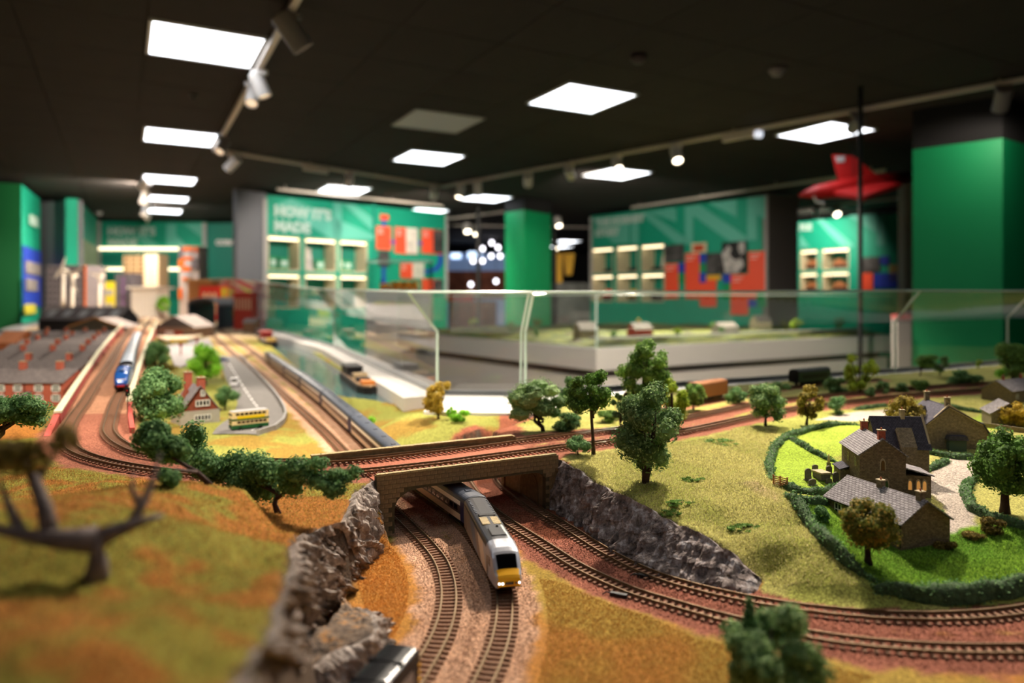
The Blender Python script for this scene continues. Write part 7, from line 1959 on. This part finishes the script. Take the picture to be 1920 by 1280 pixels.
# wind turbines
m_turb = mat('turbine_white', (238, 226, 208), .5)
for lb, bx_, by_, hx, hy, Z, tips in [('tallest white wind turbine, left of the three', 117, 585, 119, 507, 7.6, [(122, 482), (102, 522), (140, 512)]), ('middle white wind turbine with a blade pointing up right', 133, 588, 137, 516, 7.3, [(156, 499), (112, 504), (143, 548)]), ('right-hand white wind turbine standing apart', 184, 588, 188, 517, 7.5, [(203, 500), (169, 513), (195, 540)])]:
    h_ = PD(hx, hy, Z); g = Vector((XZ(bx_, Z), Z, 0)); g.z = TZ(g.x, g.y)
    t = thing('wind_turbine', lb, 'wind turbine', g, 0, 'wind turbines behind the terraces')
    MB().tube([g, Vector((h_.x, h_.y, h_.z))], [.026, .014], 12).build('tower', m_turb, t, world=True, smooth=True)
    MB().tube([h_ + Vector((0, -.05, 0)), h_ + Vector((0, .06, .0))], [.014, .018], 10).build('nacelle', m_turb, t, world=True)
    for x, y in tips:
        e = PD(x, y, Z - .05); a = h_ + Vector((0, -.045, 0)); d = (e - a); s = d.cross(Vector((0, 1, 0))).normalized()
        MB().prism([a - s * .008, a + d * .22 - s * .022, e - s * .004, e + s * .004, a + d * .22 + s * .012, a + s * .008], (0, .006, 0)).build('blade', m_turb, t, world=True)
# sheds
def shed(name, label, px0, px1, Z, W, eave, ridge, mw, mr, axis='x'):
    x0, x1 = XZ(px0, Z), XZ(px1, Z); zb = TZ((x0 + x1) / 2, Z) - .003
    if axis == 'x': return house(name, label, Vector((x0, Z + W / 2, zb)), 0, x1 - x0, W, eave, ridge, mw, mr, over=.01, cat='shed'), x1 - x0
    return house(name, label, Vector(((x0 + x1) / 2, Z, zb)), PI / 2, W, x1 - x0, eave, ridge, mw, mr, over=.012, cat='shed'), x1 - x0
m_shedr = mat('shed_roof_grey', (150, 138, 132), .8, nscale=20, namt=.1); m_shedw = mat('shed_wall_dark', (76, 72, 72), .8)
t, L_ = shed('engine_shed', 'long grey engine shed with five white rooflights', 72, 221, 6.25, .34, .120, .225, m_shedw, m_shedr)
for i in range(5):
    x = L_ * (.1 + .2 * i); d = Vector((0, -.17, -.105)); n = Vector((0, -.105, .17)).normalized()
    MB().obox(Vector((x - .03, 0, .225)) + d * .30 + n * .0025, (.06, 0, 0), d * .48, n * .003).build('rooflight', m_winw, t)
t, L_ = shed('gabled_shed', 'dark gabled shed with tan bargeboards between terraces and engine shed', 132, 224, 5.6, .3, .085, .155, m_shedw, m_shedr, 'y')
for sg in (-1, 1): MB().obox((-.016, 0, .158), (.004, 0, 0), (0, sg * (L_ / 2 + .012), -.075), (0, 0, .012)).build('bargeboard', m_wood, t)
t, L_ = shed('station_shed', 'dark-gabled brown shed in front of the station', 291, 364, 5.5, .35, .090, .175, mat('shed_wall_brown', (134, 110, 92), .8), m_shedr, 'y')
MB().prism([Vector((-.004, y, z)) for y, z in ((-L_ / 2, .088), (L_ / 2, .088), (0, .172))], (.003, 0, 0)).build('gable_board', m_shedw, t)
for y, m in ((-.03, mat('poster_red', (170, 60, 40), .6)), (.04, m_winw)): MB().bb(-.006, 0, y - .03, y + .03, .02, .06).build('notice_board', m, t)
t, L_ = shed('brick_kiln', 'round-shouldered terracotta building at the left edge', -12, 26, 4.25, .22, .05, .11, mat('terracotta', (196, 112, 70), .8, nscale=20, namt=.2), mat('terracotta_roof', (206, 130, 86), .8, nscale=20, namt=.15))
t, L_ = shed('allotment_shed', 'small dark-roofed hut behind the terraces at left', 28, 66, 5.2, .16, .04, .075, m_shedw, mat('hut_roof', (84, 80, 80), .8))
t, L_ = shed('lineside_hut', 'small brown hut right of the narrow dark tree', 456, 477, 6.4, .15, .09, .125, mat('hut_brown', (150, 118, 90), .8), m_shedr)
# station canopy
Z = 7.0; t = thing('station_canopy', 'grey arched station canopy on dark blue walls over the tracks', 'station canopy', (XZ(381, Z), Z, TZ(XZ(381, Z), Z)), 0)
x0, x1 = XZ(352, Z), XZ(411, Z); zb = TZ((x0 + x1) / 2, Z) - .003; zs = ZT_(572, Z); m_nv = mat('canopy_navy', (44, 46, 66), .6); n = 10; arc = []
for i in range(n + 1):
    a = PI * i / n; arc.append(((x0 + x1) / 2 - (x1 - x0) / 2 * math.cos(a), zs + .075 * math.sin(a)))
for x in (x0, x1 - .02): MB().bb(x, x + .02, Z, Z + .6, zb, zs).build('side_wall', m_nv, t, world=True)
MB().prism([Vector((x, Z - .02, z)) for x, z in arc] + [Vector((x, Z - .02, z - .012)) for x, z in reversed(arc)], (0, .62, 0)).build('arched_roof', mat('canopy_grey', (150, 146, 150), .7), t, world=True)
# station yard paving, yellow barrier, signals
def slab(name, label, l, m, h=.004, cat='paving', raise_=0.0):
    q = [G(*a) for a in l]; z = max(v.z for v in q) + raise_
    o = MB().prism([Vector((v.x, v.y, z - .004)) for v in q], (0, 0, .004 + h)).build(name, m); return tag(o, label, cat)
slab('station_paving', 'pale forecourt in front of the station shed', [(292, 634), (304, 626), (362, 624), (386, 606), (400, 612), (378, 634), (350, 642), (312, 644)], mat('paving_cream', (226, 204, 172), .8))
slab('car_park', 'grey car park behind the tile-hung house', [(312, 648), (392, 634), (400, 652), (410, 668), (398, 672), (340, 690), (328, 690)], mat('tarmac_pale', (150, 144, 142), .85))
g = G(336, 644); t = thing('platform_barrier', 'low yellow barrier on the station forecourt', 'barrier', g, 0)
for i in range(4): MB().bb(-.06 + i * .03, -.034 + i * .03, -.004, .004, 0, .028).build('panel', m_byel, t)
for px, py, lb in [(339, 668, 'red post at the car park entrance'), (369, 655, 'second red post beside the car park')]:
    g = G(px, py); t = thing('signal_post', lb, 'post', g, 0); MB().tube([(0, 0, 0), (0, 0, .07)], .004, 8).build('post', mat('post_red', (156, 48, 40), .6), t); MB().bb(-.008, .008, -.005, .005, .055, .072).build('lamp_head', mat('post_red', (0, 0, 0)), t)
g = U2.at(U2.near(P(236, 772, -.235))); g = g + Vector((.032, 0, 0))
t = thing('signal_post', 'dark colour-light signal beside the raised line ahead of the blue engine', 'signal', g, 0)
MB().tube([(0, 0, -.004), (0, 0, .045)], .0012, 8).build('post', m_black, t); MB().bb(-.004, .004, -.002, .002, .034, .052).build('lamp_head', m_black, t, bevel=.0006)
MB().lathe([(.0012, 0), (.0012, .0008)], (0, -.0025, .046), 8, (0, -1, 0)).build('lamp', mat('signal_red', (200, 30, 20), .4), t)
# crossover between the two far lines
xo = Path([T1.at(T1.near(P(452, 674, -.306))), P(462, 668, -.306), P(478, 664, -.306), T2.at(T2.near(P(494, 673, -.307)))], .02)
railway(xo, 0, xo.L, 'short crossover linking the two far tracks by the road', pitch=.012)

# ================================================================== glass screens and ledges
m_glass = glass_mat('screen_glass', (0.95, 0.975, 0.96), 1.6)
m_edge = mat('glass_edge', (206, 224, 214), 0.2, spec=.8)
m_ledge = mat('ledge_white', (226, 220, 216), .45, nscale=8, namt=.03)
ring = [GA3, GA2, GA1, G0, G1, G2, G3, G4]
tops = [.33, .215, .055, .019, .017, .030, .032, .035]; bends = [.14, .06, -.075, -.093, -.093, -.085, -.08, -.08]; INS = .10
nrm = []
for a, b_ in zip(ring[:-1], ring[1:]):
    d = (b_ - a).normalized(); nrm.append(Vector((d.y, -d.x, 0)))
mit = [nrm[0]]
for i in range(1, len(ring) - 1):
    n = (nrm[i - 1] + nrm[i]); n.normalize(); mit.append(n / max(.5, n.dot(nrm[i])))
mit.append(nrm[-1])
LZ = CZ - .274
gl = ['far tall glass screen beside the town', 'long glass screen leaning over the river', 'glass screen along the near end of the river', 'short glass screen across the corner behind the yellow tree', 'wide glass screen behind the tall trees', 'glass screen in front of the right green column', 'glass screen running off the right edge']
def quadslab(mb, a, b, c, d, th):
    n = (b - a).cross(d - a).normalized() * th
    mb.prism([a, b, c, d], n)
tabl = bpy.data.objects['layout_table']
wid = [.08, .08, .075, .24, .24, .07, .07, .07]
for i in range(len(ring) - 1):
    a, b_ = ring[i], ring[i + 1]
    t = thing('glass_screen', gl[i], 'glass screen', Vector(((a.x + b_.x) / 2, (a.y + b_.y) / 2, LZ)), 0)
    A = [Vector((p.x, p.y, 0)) for p in (a, b_)]
    lo = [A[0] + eZ * LZ, A[1] + eZ * LZ]; be = [A[0] + eZ * (CZ + bends[i]), A[1] + eZ * (CZ + bends[i + 1])]
    to = [A[0] + mit[i] * INS + eZ * (CZ + tops[i]), A[1] + mit[i + 1] * INS + eZ * (CZ + tops[i + 1])]
    mb = MB(); quadslab(mb, lo[0], lo[1], be[1], be[0], .006); mb.build('upright_pane', m_glass, t, world=True)
    mb = MB(); quadslab(mb, be[0], be[1], to[1], to[0], .006); mb.build('sloping_pane', m_glass, t, world=True)
    MB().tube([to[0], to[1]], .0035, 6).build('top_edge', m_edge, t, world=True)
    if i >= 2: MB().tube([lo[0], be[0], to[0]], .0045, 6).build('joint_edge', m_edge, t, world=True)
    if i == 3: MB().tube([lo[1] + Vector((-.014, 0, 0)), be[1] + Vector((-.012, 0, 0)), to[1] + Vector((-.012, 0, 0))], .003, 6).build('joint_edge', m_edge, t, world=True)
    # white ledge under the glass
    o0 = A[0] - mit[i] * .012; o1 = A[1] - mit[i + 1] * .012; i0 = A[0] + mit[i] * wid[i]; i1 = A[1] + mit[i + 1] * (wid[i] if i != 4 else .07)
    if i == 2: i1 = Vector((-.30, 1.99, 0))
    if i == 3: i0 = Vector((-.215, 1.75, 0)); i1 = Vector((.05, 1.72, 0))
    if i == 4: i0 = Vector((.05, 1.72, 0))
    MB().prism([Vector((p.x, p.y, LZ - .05)) for p in (o0, o1, i1, i0)], (0, 0, .05)).build('ledge', m_ledge, tabl, world=True)
    MB().prism([Vector((p.x, p.y, CZ - .47)) for p in (o0, o1, A[1], A[0])], (0, 0, .21)).build('fascia', m_grey, tabl, world=True)
# left-hand ledge of the table
for a, b_ in (((-2.1, 2.2), (-4.9, 7.0)), ((-4.9, 7.0), (-5.7, 8.6)), ((-5.7, 8.6), (-5.85, 10.3))):
    a = Vector((a[0], a[1], 0)); b_ = Vector((b_[0], b_[1], 0)); d = (b_ - a).normalized(); n = Vector((d.y, -d.x, 0))
    MB().prism([v + eZ * (CZ - .305) for v in (a, b_, b_ + n * .16, a + n * .16)], (0, 0, .03)).build('ledge', m_lgrey, tabl, world=True)

# ================================================================== the middle display table
p0 = Vector((.555, 4.74, 0)); p1 = Vector((3.47, 6.55, 0)); p3 = Vector((-1.15, 7.25, 0)); p2 = p1 + p3 - p0
t = thing('display_table', 'grey-sided display table with a dark recessed band, beyond the glass', 'table', (p0 + p2) / 2, 0)
quad = [p0, p1, p2, p3]
def inset(q, k): 
    c = sum(q, Vector()) / 4; return [v + (c - v).normalized() * k for v in q]
MB().prism([v + eZ * .0 for v in inset(quad, .05)], (0, 0, .80)).build('plinth', mat('plinth_grey', (206, 196, 190), .6), t, world=True)
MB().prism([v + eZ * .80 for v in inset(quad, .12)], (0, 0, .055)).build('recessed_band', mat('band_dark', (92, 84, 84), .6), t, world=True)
MB().prism([v + eZ * .855 for v in quad], (0, 0, .145)).build('fascia', mat('fascia_grey', (204, 196, 192), .55), t, world=True)
n = 60; u = np.linspace(.01, .99, n); U_, V_ = np.meshgrid(u, u)
A = np.array(p0); Bx = np.array(p1 - p0); By = np.array(p3 - p0)
pos = A + U_[..., None] * Bx + V_[..., None] * By; pos[..., 2] = 1.004 + fbm(U_ * 9, V_ * 9, 4) * .06 * np.clip(np.minimum(np.minimum(U_, 1 - U_), np.minimum(V_, 1 - V_)) * 14, 0, 1)
idx = np.arange(n * n).reshape(n, n); q = np.stack([idx[:-1, :-1], idx[:-1, 1:], idx[1:, 1:], idx[1:, :-1]], -1).reshape(-1, 4)
m_far, nt, b = _new('far_scenery'); tc = nt.nodes.new('ShaderNodeTexCoord'); nz = nt.nodes.new('ShaderNodeTexNoise'); nz.inputs['Scale'].default_value = 5.5; nz.inputs['Detail'].default_value = 6
nt.links.new(tc.outputs['Object'], nz.inputs['Vector']); cr = nt.nodes.new('ShaderNodeValToRGB'); cr.color_ramp.interpolation = 'LINEAR'
for k_, (p_, c_) in enumerate([(.30, (72, 62, 50)), (.42, (72, 88, 42)), (.50, (128, 124, 58)), (.58, (92, 98, 48)), (.68, (96, 76, 62))]):
    e = cr.color_ramp.elements[k_] if k_ < 2 else cr.color_ramp.elements.new(p_); e.position = p_; e.color = S(c_)
nt.links.new(nz.outputs['Fac'], cr.inputs['Fac']); nt.links.new(cr.outputs['Color'], b.inputs['Base Color']); b.inputs['Roughness'].default_value = .95
np_obj('scenery', pos.reshape(-1, 3) - np.array(TM[t.name].translation), [q], m_far, t, smooth=True)
def on_tab(u_, v_): return p0 + (p1 - p0) * u_ + (p3 - p0) * v_ + eZ * 1.02
rng = random.Random(8)
spots = [(.12, .10), (.2, .3), (.32, .12), (.4, .35), (.5, .15), (.62, .3), (.72, .1), (.82, .22), (.92, .12), (.1, .5), (.15, .8), (.3, .7), (.05, .3)]
wh = ['nearest the left corner', 'left of centre, set back', 'near the front edge left of centre', 'in the middle, set back', 'at the middle of the front edge', 'right of centre, set back', 'near the front edge right of centre', 'towards the right end, set back', 'at the right end', 'on the left side halfway along', 'far along the left side', 'deep in the middle', 'on the left front flank']
for k, (a, c) in enumerate(spots):
    g = on_tab(a, c); px = CX + g.x / g.y * F; py = CY - (g.z - CZ) / g.y * F; s = rng.uniform(12, 22)
    tree('small tree on the middle display table, ' + wh[k], g, (px - s * .6, py - s * 1.5, px + s * .6, py - s * .3), ['dark', 'green', 'lime', 'olive'][k % 4], 200 + k, 'round', 8, 500, .006)
# road and little buildings on it
def tslab(name, label, pts_, m, h=.012, cat='road'):
    q = [on_tab(a, c) + eZ * .03 for a, c in pts_]; tag(MB().prism(q, (0, 0, h)).build(name, m), label, cat)
tslab('model_road', 'grey model road along the front of the middle display table', [(.03, .04), (.97, .04), (.97, .07), (.03, .07)], m_road)
for k, (a, c, w, h, m, lb) in enumerate([(.25, .2, .18, .07, mat('cot_red', (150, 60, 50), .8), 'red-roofed model cottages on the middle display table'), (.55, .22, .22, .06, m_con, 'grey model sheds on the middle display table'), (.78, .3, .2, .09, m_cr, 'cream model station on the middle display table'), (.08, .18, .16, .08, m_st2, 'stone model farm at the left corner of the middle display table')]):
    house('model_cottages', lb, on_tab(a, c) + eZ * .0, math.radians(32), w, .1, h, h * 1.7, m, m_shedr, over=.006)
# its own glass
for (a, b_), lb in (((p0, p1), 'low glass guard along the right face of the middle display table'), ((p3, p0), 'low glass guard along the left face of the middle display table')):
    s = thing('glass_guard', lb, 'glass screen', (a + b_) / 2 + eZ * 1.0, 0); n_ = Vector((-(b_ - a).y, (b_ - a).x, 0)).normalized()
    MB().prism([a + eZ * 1.0, b_ + eZ * 1.0, b_ + eZ * 1.36, a + eZ * 1.36], n_ * .008).build('pane', m_glass, s, world=True)
    MB().tube([a + eZ * 1.36, b_ + eZ * 1.36], .005, 6).build('top_edge', m_edge, s, world=True)
    MB().tube([a + eZ * 1.0, a + eZ * 1.36], .006, 6).build('joint_edge', m_edge, s, world=True)
# white information stand beside the right end of the table
p = PD(1690, 640, 5.2); t = thing('information_stand', 'pale narrow stand with a red sign at the foot of the grey post', 'stand', (p.x, p.y, 0), 0)
MB().bb(-.05, .05, -.04, .04, 0, CZ - .15).build('post', mat('stand_grey', (150, 142, 136), .5), t); MB().bb(-.05, .05, -.045, .045, CZ - .15, CZ - .11).build('sign', mat('sign_red', (150, 60, 56), .5), t)

# ================================================================== exhibits in the niches
def shelf_item(name, label, cat, W_, px, py, wpx, hpx, m, shape='box'):
    u, z = W_.uv(px, py); p = W_.at(u, z, -.16); k = p.y / F; w = wpx * k; h = hpx * k
    fl = [hh_ for hh_ in (hsA if W_ is WA else hsB if W_ is WB else hsC) if hh_[0] < u < hh_[2]]
    zf = min((hh_[1] for hh_ in fl), key=lambda q: abs(q - z)) + .021
    M = Matrix((W_.ex, -W_.n, eZ)).transposed(); t = thing(name, label, cat, Vector((p.x, p.y, zf)), rot=M)
    if shape == 'box':
        MB().bb(-w / 2, w / 2, -.05, .05, 0, h).build('carton', m, t, bevel=.004); MB().bb(-w * .36, w * .36, -.053, -.05, h * .3, h * .75).build('printed_label', m_letter, t)
    elif shape == 'board':
        MB().prism([Vector((x, y, z)) for x, y, z in ((-w / 2, 0, 0), (w / 2, 0, 0), (w / 2, .08, h), (-w / 2, .08, h))], (0, .012, 0)).build('board', m, t)
        MB().prism([Vector((x, y, z)) for x, y, z in ((-w * .42, -.002, h * .1), (w * .42, -.002, h * .1), (w * .42, .06, h * .9), (-w * .42, .06, h * .9))], (0, -.002, 0)).build('print', m_photol, t)
    else:
        MB().bb(-w / 2, w / 2, -.03, .03, h * .25, h).build('body', m, t, bevel=.006); MB().bb(-w * .25, w * .2, -.025, .025, h, h * 1.3).build('cab', m, t)
        for i in range(4): MB().lathe([(.004, -.032), (h * .28, -.032), (h * .28, .032), (.004, .032)], (-w * .36 + i * w * .24, 0, h * .28), 12, (0, 1, 0)).build('wheel', m_black, t)
m_gb = mat('carton_green', (40, 140, 90), .6)
for a in [('display_carton', 'green carton in the upper left niche, left one', 'carton', WA, 519, 506, 15, 24, m_gb), ('display_carton', 'green carton in the upper left niche, right one', 'carton', WA, 540, 506, 19, 22, m_gb), ('display_carton', 'green carton in the middle niche of the left wall', 'carton', WA, 608, 506, 17, 20, m_gb), ('display_carton', 'green carton at the left of the third niche', 'carton', WA, 646, 506, 12, 24, m_gb), ('display_carton', 'green carton at the right of the third niche', 'carton', WA, 660, 506, 17, 20, m_gb)]:
    shelf_item(*a)
shelf_item('photo_board', 'landscape photograph board in the middle niche of the left wall', 'photo board', WA, 585, 505, 28, 42, m_photol, 'board')
for k, px in enumerate((1132, 1178, 1222)): shelf_item('model_engine', ['dark model engine in the first upper niche of the right wall', 'dark model engine in the second upper niche of the right wall', 'dark model engine in the third upper niche of the right wall'][k], 'model engine', WB, px, 508, 30, 6, m_black, 'loco')
shelf_item('photo_board', 'tan card standing in the third niche of the right wall', 'photo board', WB, 1232, 505, 18, 28, m_cream, 'board')
for k, (px, m, lb) in enumerate([(1130, m_orange, 'orange model in the first lower niche'), (1178, mat('toy_yellow', (226, 178, 40), .6), 'yellow model in the second lower niche'), (1222, mat('toy_grey', (140, 120, 110), .6), 'grey model in the third lower niche')]): shelf_item('model_engine', lb + ' of the right wall', 'model engine', WB, px, 562, 28, 16, m, 'loco')
for k, (px, py, lb) in enumerate([(1516, 503, 'upper left'), (1566, 503, 'upper right'), (1516, 545, 'lower left'), (1566, 545, 'lower right')]): shelf_item('model_engine', 'brown model engine in the %s niche of the far right wall' % lb, 'model engine', WC, px, py, 26, 14, mat('toy_brown', (150, 96, 60), .6), 'loco')
# yellow vintage carriage in a glass case before the left wall
Zc = 8.4; t = thing('display_plinth', 'white plinth carrying the yellow vintage train', 'plinth', (XZ(745, Zc), Zc, 0), 0)
x0, x1 = XZ(692, Zc), XZ(808, Zc); MB().bb(x0, x1, Zc - .2, Zc + .2, 0, ZT_(546, Zc)).build('body', m_ledge, t, world=True)
zf = ZT_(546, Zc); ym2 = mat('vintage_yellow', (226, 140, 20), .5)
t = thing('vintage_train', 'yellow vintage railway carriage on the white plinth', 'model train', (XZ(745, Zc), Zc, zf), 0)
for i in range(3):
    a = -.07 + i * .105; MB().bb(a, a + .098, -.04, .04, .03, .115).build('compartment', ym2, t, bevel=.006)
    MB().bb(a + .03, a + .068, -.042, .042, .065, .1).build('window', m_glassk, t)
MB().tube([(-.2, 0, .06), (-.09, 0, .06)], .032, 12).build('boiler', ym2, t); MB().tube([(-.185, 0, .08), (-.185, 0, .15)], .01, 8).build('chimney', m_black, t)
for i in range(6): MB().lathe([(.004, -.045), (.022, -.045), (.022, .045), (.004, .045)], (-.17 + i * .078, 0, .022), 14, (0, 1, 0)).build('wheel', mat('toy_red', (170, 50, 30), .6), t)
t = thing('glass_case', 'glass case over the yellow vintage train', 'glass case', (XZ(745, Zc), Zc, zf), 0)
zc1 = ZT_(490, Zc)
for (a, b_) in (((x0, Zc - .2), (x1, Zc - .2)), ((x0, Zc + .2), (x1, Zc + .2)), ((x0, Zc - .2), (x0, Zc + .2)), ((x1, Zc - .2), (x1, Zc + .2))):
    d = Vector((b_[0] - a[0], b_[1] - a[1], 0)); nn_ = Vector((-d.y, d.x, 0)).normalized() * .006
    MB().prism([Vector((a[0], a[1], zf)), Vector((b_[0], b_[1], zf)), Vector((b_[0], b_[1], zc1)), Vector((a[0], a[1], zc1))], nn_).build('pane', m_glass, t, world=True)
    MB().tube([Vector((a[0], a[1], zc1)), Vector((b_[0], b_[1], zc1))], .006, 6).build('edge', m_edge, t, world=True)
